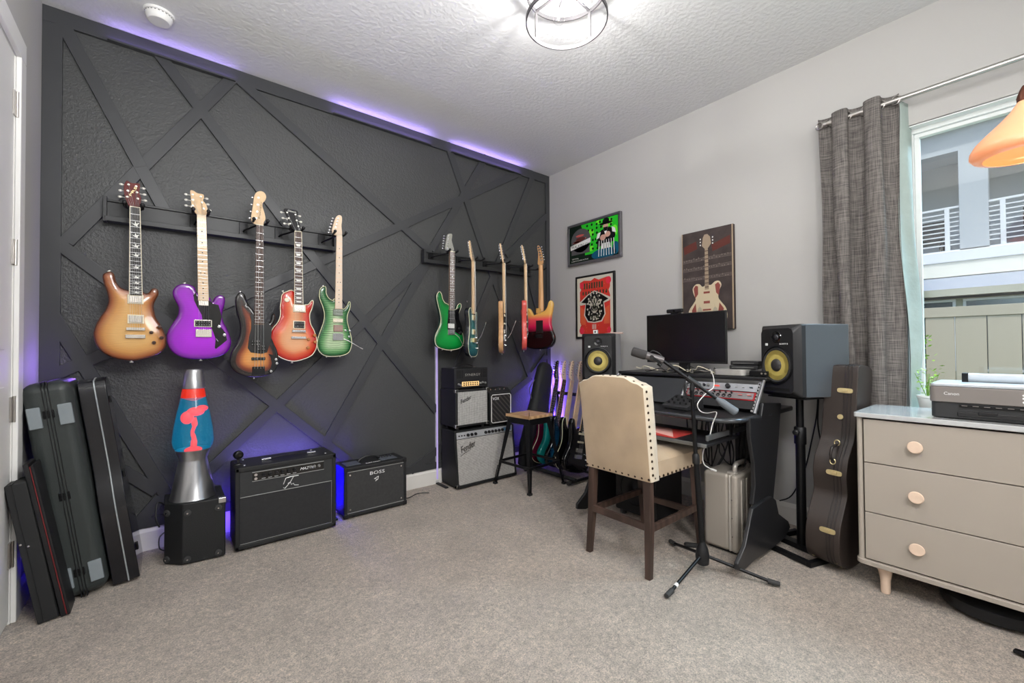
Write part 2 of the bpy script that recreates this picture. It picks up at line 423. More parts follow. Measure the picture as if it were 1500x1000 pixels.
# door in the left wall
d1 = struct_root('door_1')
MB().box(XL-.035, XL-.003, 1.86, DY0, .012, 2.41).build('door_leaf', WHT, d1, bevel=.002)
b = MB(); zs = ((.25, 1.0), (1.15, 2.28))
for z0, z1 in zs:
    b.box(XL-.004, XL+.001, 2.0, DY0-.12, z0, z1)
b.build('raised_panel', WHT, d1, bevel=.004)
MB().box(XL, XL+.018, DY0, DY0+.08, 0, 2.41).build('casing', WHT, d1, bevel=.004)
MB().box(XL, XL+.018, 1.78, DY0+.08, 2.41, 2.50).build('casing', WHT, d1, bevel=.004)
MB().box(XL, XL+.018, 1.78, 1.86, 0, 2.41).build('casing', WHT, d1, bevel=.004)
MB().box(XL-.08, XL, 1.86, DY0+.02, 2.41, 2.43).box(XL-.08, XL, DY0, DY0+.02, 0, 2.41).build('jamb', WHT, d1)
for z in (2.20, 1.565, .90, .29):
    MB().box(XL-.002, XL+.003, DY0-.03, DY0+.004, z-.052, z+.052).cyl((XL+.006, DY0+.001, z-.055), (XL+.006, DY0+.001, z+.055), .0055, seg=10).build('hinge', NICK, d1, smooth=True)
# window in the right wall
w1 = struct_root('window_1'); VIN = mat('white_vinyl', (228, 232, 230), .35)
b = MB(); X0, X1 = XR+.05, XR+.12
def rect_frame(b, x0, x1, y0, y1, z0, z1, t):
    b.box(x0, x1, y0, y1, z1-t, z1).box(x0, x1, y0, y1, z0, z0+t).box(x0, x1, y0, y0+t, z0+t, z1-t).box(x0, x1, y1-t, y1, z0+t, z1-t)
rect_frame(b, X0, X1, WY0, WY1, WZ0, WZ1, .03); b.build('window_frame', VIN, w1, bevel=.003)
b = MB(); rect_frame(b, X0+.015, X1-.02, WY0+.03, WY1-.03, WZ0+.03, WZ1-.03, .022); b.build('sash', VIN, w1, bevel=.003)
MB().box(X0+.028, X0+.034, WY0+.05, WY1-.05, WZ0+.05, WZ1-.05).build('pane', glassmat('window_glass', (.97, .99, .985)), w1)
MB().box(XR-.03, XR+.06, WY0-.03, WY1+.02, WZ0-.02, WZ0+.004).build('sill', WHT, w1, bevel=.004)
MB().box(XR, XR+.05, WY0, WY1, WZ1-.006, WZ1+.004).build('head_lining', VIN, w1)

# ================================================================== GUITARS
def poly_edge_dist(P, Q):
    """distance of points Q to the closed outline P"""
    A = np.array(P); B = np.roll(A, -1, 0); D = B-A; Q = np.array(Q)
    t = np.clip(((Q[:, None]-A)*D).sum(2)/((D*D).sum(1)+1e-12), 0, 1)
    pr = A+t[..., None]*D
    return np.sqrt(((Q[:, None]-pr)**2).sum(2)).min(1)
def inside(P, Q):
    A = np.array(P); B = np.roll(A, -1, 0); r = []
    for x, y in Q:
        c = ((A[:, 1] > y) != (B[:, 1] > y)) & (x < (B[:, 0]-A[:, 0])*(y-A[:, 1])/(B[:, 1]-A[:, 1]+1e-12)+A[:, 0])
        r.append(c.sum() % 2 == 1)
    return np.array(r)
def area2(P): return sum(P[i-1][0]*P[i][1]-P[i][0]*P[i-1][1] for i in range(len(P)))

def body_mesh(name, par, out, T, m, dome=0, r=.008, grid=.014, fade=.09, backdome=0, mside=None):
    """solid body: out in (u, v); front faces -y, back at y = T; vertex value 'edge' runs 0 at the rim to 1 inside"""
    P = catmull(out, 4)
    if area2(P) < 0: P = P[::-1]
    P = [p for i, p in enumerate(P) if math.dist(p, P[i-1]) > .0015]
    n = len(P); A = np.array(P); tn = np.roll(A, -1, 0)-np.roll(A, 1, 0); tn /= np.linalg.norm(tn, axis=1)[:, None]
    nin = np.stack([-tn[:, 1], tn[:, 0]], 1)
    inn = A+nin*r*.9
    rings = [(A+nin*r*.9, T), (A+nin*r*.3, T-r*.35), (A, T-r), (A, r), (A+nin*r*.3, r*.35), (inn, 0)]
    vs = []; ed = []
    for k, (q, y) in enumerate(rings):
        vs += [(p[0], y, p[1]) for p in q]; ed += [0 if k < 5 else .05]*n
    fs = []
    for k in range(5):
        for i in range(n): fs.append((k*n+i, k*n+(i+1) % n, (k+1)*n+(i+1) % n, (k+1)*n+i))
    lo, hi = inn.min(0), inn.max(0); G = []
    row = 0; v = lo[1]+grid*.6
    while v < hi[1]:
        u = lo[0]+grid*(.5+.5*(row % 2))
        while u < hi[0]: G.append((u, v)); u += grid
        v += grid*.87; row += 1
    G = np.array(G); G = G[inside(inn, G)]; G = G[poly_edge_dist(inn, G) > grid*.45]
    allp = [Vector(p) for p in inn]+[Vector(p) for p in G]
    rv, re, rf, *_ = delaunay_2d_cdt(allp, [(i, (i+1) % n) for i in range(n)], [], 1, 1e-7)
    dist = poly_edge_dist(P, [(p.x, p.y) for p in rv])
    for side in (0, 1):
        k = len(vs)
        for p, d in zip(rv, dist):
            s = min(1, d/.07); s = s*s*(3-2*s); h = -dome*s if side == 0 else T+backdome*s
            vs.append((p.x, h, p.y)); ed.append(min(1, .05+max(0, d-r)/fade) if side == 0 else min(1, .05+max(0, d-r)/fade))
        for f in rf:
            f = tuple(i+k for i in f); fs.append(f if side == 0 else f[::-1])
    me = bpy.data.meshes.new(name); me.from_pydata(vs, [], fs)
    at = me.attributes.new('edge', 'FLOAT', 'POINT'); at.data.foreach_set('value', ed)
    bm = bmesh.new(); bm.from_mesh(me); bmesh.ops.remove_doubles(bm, verts=bm.verts, dist=.0004); bmesh.ops.recalc_face_normals(bm, faces=bm.faces); bm.to_mesh(me); bm.free()
    me.materials.append(m)
    if mside:
        me.materials.append(mside)
        for p in me.polygons:
            if p.center.y > .004: p.material_index = 1
    me.polygons.foreach_set('use_smooth', [True]*len(me.polygons))
    o = bpy.data.objects.new(name, me); C.objects.link(o); parent(o, par); XF[o.name] = XF[par.name]
    return o, P

def guitar(label, loc, rot, out, nut, end, head, bm_, name='electric_guitar', side=None, T=.044, dome=0, fade=.09, binding=None, board=ROSEW, bind_neck=None,
           headm=MAPLE, headside=None, neckm=MAPLE, tuners=(), pegm=CHR, pickups=(), knobs=(), guard=None, guardm=None, bridge=None, bridges=(), nstr=6, nfret=21, inlay=None, scale_end=None,
           arm=None, buttons=(), group=None, cat='guitar', tilt=.03, text_=None, grid=.014, backparts=None, extra=None, backdome=0, strings_to=None):
    g = thing(name, label, cat, loc, rot, group)
    bo, P = body_mesh('body', g, out, T, bm_, dome, fade=fade, grid=grid, mside=side, backdome=backdome)
    zt = -dome  # level of the middle of the top
    if binding:
        b = MB(); b.tube([(u, .003, v) for u, v in P], .0028, 6, True); b.build('binding', binding, g, smooth=True)
    (uL, uR, vn), (eL, eR, ve) = nut, end
    y0 = zt-.0105; y1 = zt-.004; yb = .012
    # neck shaft with round back
    hv = ve-.002; b = MB(); seg = 8; secs = []
    for v in np.linspace(hv, vn, 7):
        t = (v-ve)/(vn-ve); l = eL+(uL-eL)*t; r_ = eR+(uR-eR)*t; c = (l+r_)/2; hw = (r_-l)/2; dp = (.026 if t < .05 else .020)
        secs.append([(c-hw, y1, v)]+[(c-hw*math.cos(PI*k/seg), y1+dp*math.sin(PI*k/seg)**.8, v) for k in range(1, seg)]+[(c+hw, y1, v)])
    k = seg+1
    for i in range(6):
        for j in range(k): b.f.append((i*k+j, i*k+(j+1) % k, (i+1)*k+(j+1) % k, (i+1)*k+j))
    b.v = [Vector(p) for s_ in secs for p in s_]; b.f += [tuple(range(k)), tuple(range(6*k, 7*k))[::-1]]
    b.build('neck', neckm, g, smooth=True)
    b = MB(); b.hexa([(eL, y0, ve), (eR, y0, ve), (eR, y1, ve), (eL, y1, ve)], [(uL, y0, vn), (uR, y0, vn), (uR, y1, vn), (uL, y1, vn)])
    fb = b.build('fretboard', board, g, bevel=.0008, seg=1)
    def at(t):                        # t 0 at nut, 1 at the end of the board
        return uL+(eL-uL)*t, uR+(eR-uR)*t, vn+(ve-vn)*t
    tot = 1-2**(-(nfret+.8)/12); b = MB(); fr = []
    for i in range(1, nfret+1):
        t = (1-2**(-i/12))/tot; fr.append(t); l, r_, v = at(t); b.box(l+.0008, r_-.0008, y0-.0009, y0+.0005, v-.0008, v+.0008)
    b.build('frets', FRET, fb)['kind'] = 'stuff'
    if bind_neck:
        b = MB()
        for (pa, pb) in (((uL, vn), (eL, ve)), ((uR, vn), (eR, ve))):
            b.bar((pa[0], (y0+y1)/2, pa[1]), (pb[0], (y0+y1)/2, pb[1]), .0024, .0075, (0, 1, 0))
        b.build('neck_binding', bind_neck, fb)
    if inlay:
        b = MB(); ps = [0]+fr
        for i in (3, 5, 7, 9, 12, 15, 17, 19, 21):
            if i >= len(ps): break
            t = (ps[i]+ps[i-1])/2; l, r_, v = at(t); c = (l+r_)/2; w_ = r_-l; gap = abs(ps[i]-ps[i-1])*(vn-ve)
            ya = y0-.0007
            if inlay == 'block': 
                q = [(c-w_*.34, v+gap*.25), (c+w_*.34, v+gap*.25), (c+w_*.24, v-gap*.25), (c-w_*.24, v-gap*.25)]; b.prism(q, lambda u, v_, w: (u, w, v_), ya, y0+.0003)
            elif inlay == 'bird':
                h = min(gap*.46, .015); q = [(c-w_*.36, v+h*.2), (c-w_*.05, v-h*.1), (c+w_*.02, v+h), (c+w_*.12, v+h*.1), (c+w_*.4, v+h*.5), (c+w_*.2, v-h*.5), (c+w_*.25, v-h), (c-w_*.05, v-h*.6)]
                b.prism(q, lambda u, v_, w: (u, w, v_), ya, y0+.0003)
            else:
                for du in ((-w_*.2, w_*.2) if i == 12 else (0,)): b.cyl((c+du, ya, v), (c+du, y0+.0003, v), .0032, seg=10)
        b.build('inlays', PEARL if inlay != 'dark' else EBONY, fb)['kind'] = 'stuff'
    # nut
    MB().box(uL, uR, y0-.002, y1, vn, vn+.004).build('nut', CREAM, g)
    # headstock
    hp = catmull(head, 3); top = max(p[1] for p in hp)
    def hf(u, v, w): return (u, y1+.001+w+tilt*(v-vn)/max(.01, top-vn), v)
    hd = MB().prism(hp, hf, 0, .0135).build('headstock', headm, g, bevel=.0012, seg=1)
    if text_:
        s_, hh, u0, v0, u1, v1, tm = text_
        text(s_, hh, tm, hd, (u0, hf(u0, v0, -.0012)[1], v0), (u1-u0, 0, v1-v0), (-(v1-v0), 0, u1-u0), world=False, width=math.hypot(u1-u0, v1-v0))
    for (u, v, sd) in tuners:
        y = hf(u, v, 0)[1]; b = MB(); b.cyl((u, y-.010, v), (u, y+.014, v), .0032, seg=8).cyl((u, y-.002, v), (u, y, v), .0055, seg=10)
        b.cyl((u, y+.017, v), (u+sd*.024, y+.017, v), .002, seg=6); b.ball((u+sd*.030, y+.017, v), .009, 10, (1, .5, .75)); b.box(u-.008, u+.008, y+.0135, y+.023, v-.007, v+.007)
        b.build('tuning_peg', pegm, g, smooth=True)
    if guard:
        gp = guard; b = MB(); b.prism(gp, lambda u, v, w: (u, w, v), zt-.0035, zt+.004)
        b.build('pickguard', guardm, g, bevel=.0008, seg=1)
    for pk in pickups:
        u0, u1, v0, v1, pm, ring = pk
        q = None
        if ring: q = MB().box(u0-.006, u1+.006, zt-.006, zt+.004, v0-.005, v1+.005).build('pickup_ring', ring, g, bevel=.0015, seg=1)
        o = MB().box(u0, u1, zt-.0095, zt+.004, v0, v1).build('pickup', pm, g, bevel=.002)
        b = MB(); nrow = 2 if (v1-v0) > .024 else 1
        for rr in range(nrow):
            for i in range(nstr):
                u = u0+(u1-u0)*(.1+.8*i/(nstr-1)); v = v0+(v1-v0)*((rr+.5)/nrow); b.cyl((u, zt-.0105, v), (u, zt-.009, v), .0022, seg=8)
        b.build('pole_pieces', CHR if pm is not CHR else BLK, o)['kind'] = 'stuff'
    for u, v, r_, km in knobs:
        k_ = MB().lathe([(r_, 0), (r_*.92, .010), (r_*.8, .014), (r_*.3, .0145), (0, .0145)], (u, zt+.002, v), 16, (0, -1, 0)).build('knob', km, g, smooth=True)
    vb = scale_end if scale_end is not None else ve-.17
    for (u0, u1, v0, v1, dy, m_) in bridges:
        b = MB(); b.box(u0, u1, zt-dy, zt+.004, v0, v1); o = b.build('bridge' if m_ is not BLK else 'bridge_plate', m_, g, bevel=.0015, seg=1)
    uc0 = eL+(eR-eL)*.5; hw = (eR-eL)*.40; cb = uc0+((eL+eR)/2-(uL+uR)/2)/(vn-ve)*(ve-vb)*-1*-1
    b = MB(); hwn = (uR-uL)*.38
    for i in range(nstr):
        s_ = -1+2*i/(nstr-1)
        b.cyl((cb+s_*(hw+.003), y0-.0065 if dome < .01 else y0-.004, vb), ((uL+uR)/2+s_*hwn, y0-.0032, vn+.002), .0004 if nstr == 6 else .0010, seg=4)
        if i < len(tuners):
            tu = sorted(tuners, key=lambda t: t[0] if len(set(q[2] for q in tuners)) > 1 else -t[1] if tuners[0][2] > 0 else t[1])[i] if True else None
            b.cyl(((uL+uR)/2+s_*hwn, y0-.0032, vn+.002), (tu[0], hf(tu[0], tu[1], 0)[1]-.004, tu[1]), .0006, seg=4)
    b.build('strings', STR, g)['kind'] = 'stuff'
    for u, v in buttons:
        c = (sum(p[0] for p in P)/len(P), sum(p[1] for p in P)/len(P)); d = Vector((u-c[0], 0, v-c[1])).normalized(); a = Vector((u, T*.5, v))
        MB().cyl(a-d*.004, a+d*.006, .0035, seg=10).cyl(a+d*.006, a+d*.010, .0075, seg=12).build('strap_button', pegm, g, smooth=True)
    if arm:
        pts = [Vector(p) for p in arm]; b = MB(); b.tube(pts, .0028, 8).tube([pts[-1], pts[-1]+(pts[-1]-pts[-2]).normalized()*.022], .0048, 8)
        b.build('tremolo_arm', CHR, g, smooth=True)
    if backparts: backparts(g)
    if extra: extra(g, zt)
    return g

# --- traced guitars: measured on the plane in which they hang
YG = YB-.215
def tracer(ox, oy, k, plane, org):
    def f(px, py):
        p = U('y', plane, ox+px/k, oy+py/k); return (p.x-org[0], p.z-org[1])
    return f
HORN = 'hung on the left wall rack'
# 1 amber burst
o1 = U('y', YG, 191, 528); f = tracer(120, 240, 3.125, YG, (o1.x, o1.z)); F = lambda *a: [f(*p) for p in a]
def trip(f, a, b): p, q = f(*a), f(*b); return (p[0], q[0], (p[1]+q[1])/2)
def rc(f, x0, y0, x1, y1): a, b = f(x0, y1), f(x1, y0); return (a[0], b[0], a[1], b[1])
amber = burst('amber_burst', [(0, (64, 34, 24)), (.12, (150, 82, 40)), (.4, (206, 148, 82)), (.75, (216, 168, 102)), (1, (218, 172, 108))], .16, 42)
amb_side = mat('amber_side', (120, 72, 48), .2, coat=.5)
NKB = mat('nickel_worn', (212, 206, 196), .25, .9); TORT = mat('dark_amber_knob', (60, 34, 24), .2, coat=.5)
out = F((94, 508), (112, 494), (132, 492), (147, 505), (156, 538), (175, 562), (200, 574), (226, 577), (275, 583), (290, 592), (305, 588), (318, 572), (338, 568), (350, 580), (350, 598), (338, 620), (328, 650),
        (338, 700), (362, 740), (382, 785), (384, 830), (362, 862), (320, 882), (265, 896), (225, 900), (160, 892), (105, 870), (68, 835), (52, 790), (58, 745), (82, 700), (108, 662), (120, 625), (112, 580), (98, 545))
hs = F((212, 190), (200, 160), (192, 130), (192, 96), (204, 72), (228, 84), (262, 86), (266, 105), (262, 128), (272, 158), (268, 186), (262, 200), (240, 200), (222, 200))
tn = [(*f(x, y), s) for x, y, s in [(213, 92, -1), (210, 122, -1), (208, 152, -1), (248, 100, 1), (252, 130, 1), (256, 160, 1)]]
guitar('amber sunburst double-cutaway guitar with bird inlays, leftmost on the long rack', (o1.x, YG, o1.z), 0, out, trip(f, (221, 204), (267, 204)), trip(f, (218, 602), (277, 602)), hs, amber, side=amb_side, dome=.012, fade=.1,
       board=EBONY, bind_neck=CREAM, headm=mat('oxblood_headstock', (98, 34, 30), .2, coat=.5), tuners=tn, pegm=mat('pearl_peg', (225, 222, 212), .3, .3),
       pickups=[rc(f, 216, 606, 276, 636)+(NKB, CREAM), rc(f, 216, 696, 278, 726)+(NKB, CREAM)], knobs=[(*f(x, y), .010, TORT) for x, y in ((318, 772), (356, 746), (364, 796), (330, 818))],
       bridges=[rc(f, 204, 750, 290, 762)+(.014, NKB), rc(f, 200, 782, 292, 798)+(.012, NKB)], inlay='bird', scale_end=f(0, 756)[1], buttons=[f(126, 494), f(226, 900)], group='guitars on the left wall rack',
       neckm=mat('mahogany', (96, 52, 36), .3, coat=.3), text_=('PRS', .010, *f(224, 150), *f(252, 112), GOLD))
# 2 purple
o2 = U('y', YG, 293, 526); f = tracer(120, 240, 3.125, YG, (o2.x, o2.z)); F = lambda *a: [f(*p) for p in a]
purple = burst('purple_stain', [(0, (92, 8, 120)), (.3, (150, 16, 190)), (1, (172, 22, 214))], .05, 30)
out = F((416, 600), (418, 576), (436, 556), (465, 548), (495, 552), (518, 566), (528, 590), (582, 608), (597, 632), (608, 612), (628, 600), (648, 604), (656, 622), (652, 650), (642, 690), (650, 725), (670, 765), (684, 810),
        (674, 850), (646, 874), (600, 888), (545, 893), (480, 890), (430, 872), (400, 842), (388, 800), (396, 760), (420, 722), (440, 690), (442, 655), (428, 626))
hs = F((522, 226), (508, 208), (502, 185), (500, 150), (497, 116), (512, 116), (530, 128), (557, 134), (560, 150), (556, 164), (570, 184), (576, 212), (566, 238), (545, 236), (530, 232))
guard = F((510, 600), (520, 588), (530, 612), (530, 628), (580, 628), (584, 622), (600, 640), (625, 645), (640, 700), (632, 740), (658, 775), (664, 806), (640, 826), (614, 846), (608, 842), (612, 800), (602, 772), (590, 745), (545, 742), (552, 715), (548, 690), (528, 655), (514, 625))
tn = [(*f(x, y), s) for x, y, s in [(508, 136, -1), (508, 162, -1), (508, 190, -1), (545, 146, 1), (550, 174, 1), (558, 204, 1)]]
BGLOSS = mat('black_gloss', (14, 14, 16), .12, coat=.5)
guitar('bright purple single-cutaway guitar with black pickguard and maple neck', (o2.x, YG, o2.z), 0, out, trip(f, (526, 236), (568, 240)), trip(f, (531, 624), (580, 628)), hs, purple, side=mat('purple_side', (110, 14, 140), .2, coat=.5),
       board=MAPLE, tuners=tn, pegm=mat('pearl_peg', 0), pickups=[rc(f, 533, 628, 580, 648)+(NKB, None), rc(f, 518, 718, 590, 742)+(BGLOSS, NKB)], guard=guard, guardm=BGLOSS,
       knobs=[(*f(x, y), .010, CHR) for x, y in ((627, 745), (652, 783))], bridges=[rc(f, 520, 758, 594, 792)+(.010, NKB)], inlay='dark', scale_end=f(0, 770)[1], buttons=[f(472, 549), f(545, 893)],
       group='guitars on the left wall rack', extra=lambda g, zt: MB().bar((*[f(614, 800)[0]], zt-.008, f(614, 800)[1]), (f(622, 812)[0], zt-.02, f(622, 812)[1]), .003, .003, (0, 1, 0)).build('switch', CHR, g))
# 3 bass
o3 = U('y', YG-.05, 372, 554); f = tracer(320, 260, 3.125, YG-.05, (o3.x, o3.z)); F = lambda *a: [f(*p) for p in a]
sb3 = burst('three_tone_burst', [(0, (16, 12, 12)), (.22, (24, 14, 12)), (.45, (122, 50, 22)), (.75, (200, 128, 66)), (1, (212, 150, 84))], .05, 20)
out = F((78, 560), (86, 536), (104, 524), (122, 536), (132, 566), (146, 590), (162, 606), (210, 664), (226, 668), (240, 655), (246, 628), (256, 622), (262, 640), (256, 668), (240, 692), (240, 722), (256, 760), (272, 800),
        (274, 848), (258, 886), (222, 906), (175, 914), (120, 908), (75, 886), (54, 850), (60, 800), (85, 758), (100, 710), (98, 660), (84, 610))
hs = F((170, 214), (155, 204), (150, 186), (155, 150), (162, 110), (168, 76), (180, 60), (200, 56), (216, 66), (222, 84), (216, 102), (206, 112), (204, 130), (212, 160), (216, 188), (208, 204), (205, 216), (190, 218))
guard = F((145, 628), (158, 622), (164, 650), (164, 672), (208, 672), (214, 662), (232, 668), (244, 690), (240, 740), (232, 770), (222, 800), (195, 806), (148, 800), (134, 780), (140, 730), (150, 690), (150, 655))
tn = [(*f(x, y), -1) for x, y in [(186, 88), (182, 122), (178, 155), (172, 186)]]
def bassplate(g, zt):
    q = F((228, 806), (238, 820), (244, 850), (236, 880), (226, 890), (232, 898), (252, 888), (268, 862), (272, 835), (262, 820), (248, 812))
    MB().prism(q, lambda u, v, w: (u, w, v), zt-.0035, zt+.003).build('control_plate', BGLOSS, g)
guitar('three-colour sunburst four-string bass with pale headstock, longest on the left rack', (o3.x, YG-.05, o3.z), 0, out, trip(f, (172, 220), (205, 220)), trip(f, (163, 670), (208, 672)), hs, sb3, name='bass_guitar', side=BGLOSS,
       board=ROSEW, tuners=tn, nstr=4, nfret=20, pickups=[rc(f, 150, 742, 190, 770)+(BGLOSS, None), rc(f, 178, 765, 214, 792)+(BGLOSS, None), rc(f, 150, 822, 214, 836)+(BGLOSS, None)], guard=guard, guardm=mat('black_guard', (22, 21, 22), .3),
       bridges=[rc(f, 154, 864, 212, 904)+(.010, BLKM)], knobs=[(*f(x, y), .009, CHR) for x, y in ((262, 832), (266, 850), (240, 886))], inlay='dot', scale_end=f(0, 880)[1], buttons=[f(104, 525), f(166, 914)], group='guitars on the left wall rack',
       extra=bassplate, cat='bass guitar', text_=('Fender', .009, *f(190, 190), *f(200, 110), mat('gold_print', (150, 120, 70), .5)))
# 4 cherry single cut
o4 = U('y', YG, 428, 528); f = tracer(320, 260, 3.125, YG, (o4.x, o4.z)); F = lambda *a: [f(*p) for p in a]
cherry = burst('cherry_burst', [(0, (160, 26, 24)), (.15, (196, 44, 30)), (.4, (214, 92, 56)), (.7, (220, 150, 106)), (1, (222, 164, 122))], .12, 36)
out = F((288, 560), (292, 536), (312, 522), (345, 519), (384, 578), (398, 582), (412, 580), (424, 566), (432, 562), (434, 574), (428, 600), (418, 628), (422, 668), (438, 700), (450, 740), (448, 780), (428, 812), (392, 830),
        (345, 840), (300, 830), (262, 806), (240, 768), (236, 730), (246, 695), (272, 662), (284, 630), (284, 592))
hs = F((345, 242), (330, 225), (322, 200), (312, 170), (302, 148), (308, 138), (336, 142), (364, 150), (366, 165), (362, 185), (370, 210), (376, 232), (374, 246), (360, 246))
tn = [(*f(x, y), s) for x, y, s in [(316, 158, -1), (322, 186, -1), (328, 212, -1), (354, 168, 1), (358, 196, 1), (364, 224, 1)]]
guitar('cherry sunburst single-cutaway guitar with cream binding and black headstock', (o4.x, YG, o4.z), 0, out, trip(f, (346, 250), (377, 252)), trip(f, (345, 578), (384, 581)), hs, cherry, side=mat('cherry_side', (112, 20, 22), .15, coat=.5), dome=.011, T=.05,
       binding=CREAM, board=ROSEW, bind_neck=CREAM, headm=BGLOSS, neckm=mat('cherry_neck', (120, 34, 28), .25, coat=.4), tuners=tn, pegm=mat('pearl_peg', 0), inlay='block',
       pickups=[rc(f, 344, 586, 392, 612)+(NKB, CREAM), rc(f, 344, 660, 390, 688)+(BGLOSS, CREAM)], bridges=[rc(f, 334, 698, 396, 708)+(.013, CHR), rc(f, 330, 728, 398, 738)+(.012, CHR)],
       knobs=[(*f(x, y), .011, mat('amber_knob', (176, 112, 62), .2, coat=.5)) for x, y in ((410, 740), (438, 722), (440, 752), (408, 778))], scale_end=f(0, 703)[1], buttons=[f(300, 522), f(341, 842)], group='guitars on the left wall rack',
       extra=lambda g, zt: MB().cyl((f(312, 560)[0], zt-.003, f(312, 560)[1]), (f(312, 560)[0], 0, f(312, 560)[1]), .014, seg=20).build('switch_washer', CREAM, g), text_=('Gibson', .011, *f(318, 152), *f(356, 160), PEARL))
# 5 green flame
o5 = U('y', YG, 492, 522); f = tracer(320, 260, 3.125, YG, (o5.x, o5.z)); F = lambda *a: [f(*p) for p in a]
gflame = burst('green_flame_burst', [(0, (10, 58, 24)), (.12, (24, 96, 44)), (.35, (104, 156, 100)), (.7, (176, 200, 160))], .5, 26)
out = F((462, 540), (466, 512), (480, 498), (492, 502), (494, 530), (506, 552), (524, 562), (534, 556), (566, 598), (578, 600), (590, 586), (598, 568), (604, 574), (602, 598), (592, 625), (590, 655), (598, 690), (608, 730), (610, 765),
        (600, 796), (575, 812), (535, 818), (492, 816), (466, 800), (453, 772), (456, 735), (470, 695), (482, 660), (486, 625), (478, 590), (468, 565))
hs = F((538, 264), (526, 258), (521, 245), (528, 215), (538, 188), (548, 172), (560, 167), (570, 174), (570, 195), (566, 220), (567, 250), (564, 268), (550, 268))
tn = [(*f(x, y), -1) for x, y in [(552, 184), (547, 198), (543, 212), (538, 226), (534, 240), (530, 252)]]
guitar('green flamed-top guitar with pale maple neck at the right end of the left rack', (o5.x, YG, o5.z), 0, out, trip(f, (539, 268), (565, 268)), trip(f, (532, 600), (565, 602)), hs, gflame, side=mat('dark_green_side', (10, 52, 28), .15, coat=.5),
       binding=mat('pale_edge', (206, 206, 170), .3), board=mat('pale_maple', (226, 200, 172), .4), neckm=mat('pale_maple', 0), headm=mat('pale_maple', 0), tuners=tn, inlay='dark', nfret=24,
       pickups=[rc(f, 524, 604, 568, 630)+(mat('cream_grey_pickup', (120, 130, 116), .4), None), rc(f, 524, 646, 568, 662)+(CREAM, None), rc(f, 526, 676, 568, 704)+(mat('pink_grey_pickup', (160, 128, 116), .4), None)],
       bridges=[rc(f, 522, 714, 570, 744)+(.010, CHR)], knobs=[(*f(x, y), .008, CHR) for x, y in ((580, 700), (600, 702), (596, 728))], scale_end=f(0, 728)[1], buttons=[f(484, 498), f(500, 816), f(560, 815)], group='guitars on the left wall rack',
       arm=[(f(570, 738)[0], -.014, f(570, 738)[1]), (f(590, 748)[0], -.028, f(590, 748)[1]), (f(640, 778)[0], -.034, f(640, 778)[1])])
# 6 green strat style
o6 = U('y', YG, 655, 512); f = tracer(600, 320, 4.1667, YG, (o6.x, o6.z)); F = lambda *a: [f(*p) for p in a]
gtop = burst('emerald_stain', [(0, (8, 84, 34)), (.3, (14, 128, 52)), (1, (22, 152, 64))], .10, 26)
out = F((166, 480), (172, 456), (186, 446), (196, 462), (203, 490), (216, 512), (236, 524), (272, 554), (286, 552), (294, 530), (308, 518), (316, 528), (312, 550), (300, 580), (300, 615), (312, 650), (322, 690), (330, 730),
        (328, 765), (308, 790), (255, 802), (205, 796), (168, 778), (156, 745), (162, 705), (182, 664), (192, 625), (188, 580), (176, 530))
hs = F((240, 196), (222, 190), (220, 172), (228, 140), (236, 108), (244, 92), (258, 88), (270, 92), (268, 110), (264, 130), (268, 160), (272, 190), (262, 198))
guard = F((236, 548), (240, 560), (270, 560), (300, 545), (312, 535), (300, 575), (302, 615), (318, 660), (324, 695), (312, 714), (290, 700), (272, 690), (232, 690), (230, 640), (234, 600))
tn = [(*f(x, y), -1) for x, y in [(246, 104), (242, 120), (239, 136), (236, 152), (233, 168), (230, 182)]]
STRAT = [(-.145, .42), (-.128, .452), (-.105, .44), (-.088, .392), (-.06, .36), (-.032, .35), (.032, .33), (.055, .322), (.075, .338), (.098, .375), (.120, .392), (.135, .375), (.132, .33), (.121, .275), (.122, .222),
         (.142, .165), (.160, .112), (.161, .062), (.132, .018), (.07, .0), (0, -.002), (-.08, .003), (-.132, .024), (-.160, .07), (-.160, .122), (-.136, .18), (-.120, .24), (-.126, .31), (-.14, .37)]
TELE_ = [(-.145, .36), (-.13, .39), (-.09, .405), (-.045, .395), (-.032, .37), (.032, .34), (.055, .332), (.078, .352), (.10, .382), (.125, .375), (.135, .34), (.122, .28), (.124, .225), (.145, .165), (.162, .11), (.16, .06), (.13, .016),
         (.07, 0), (0, -.002), (-.08, .003), (-.132, .024), (-.160, .07), (-.160, .122), (-.136, .18), (-.122, .24), (-.128, .30)]
HS6 = [(-.022, .805), (-.034, .83), (-.030, .87), (-.022, .915), (-.010, .96), (.006, .985), (.020, .975), (.018, .945), (.014, .91), (.018, .87), (.024, .835), (.022, .805)]
TN6 = [(-.018+.004*i, .845+.024*i, -1) for i in range(6)]
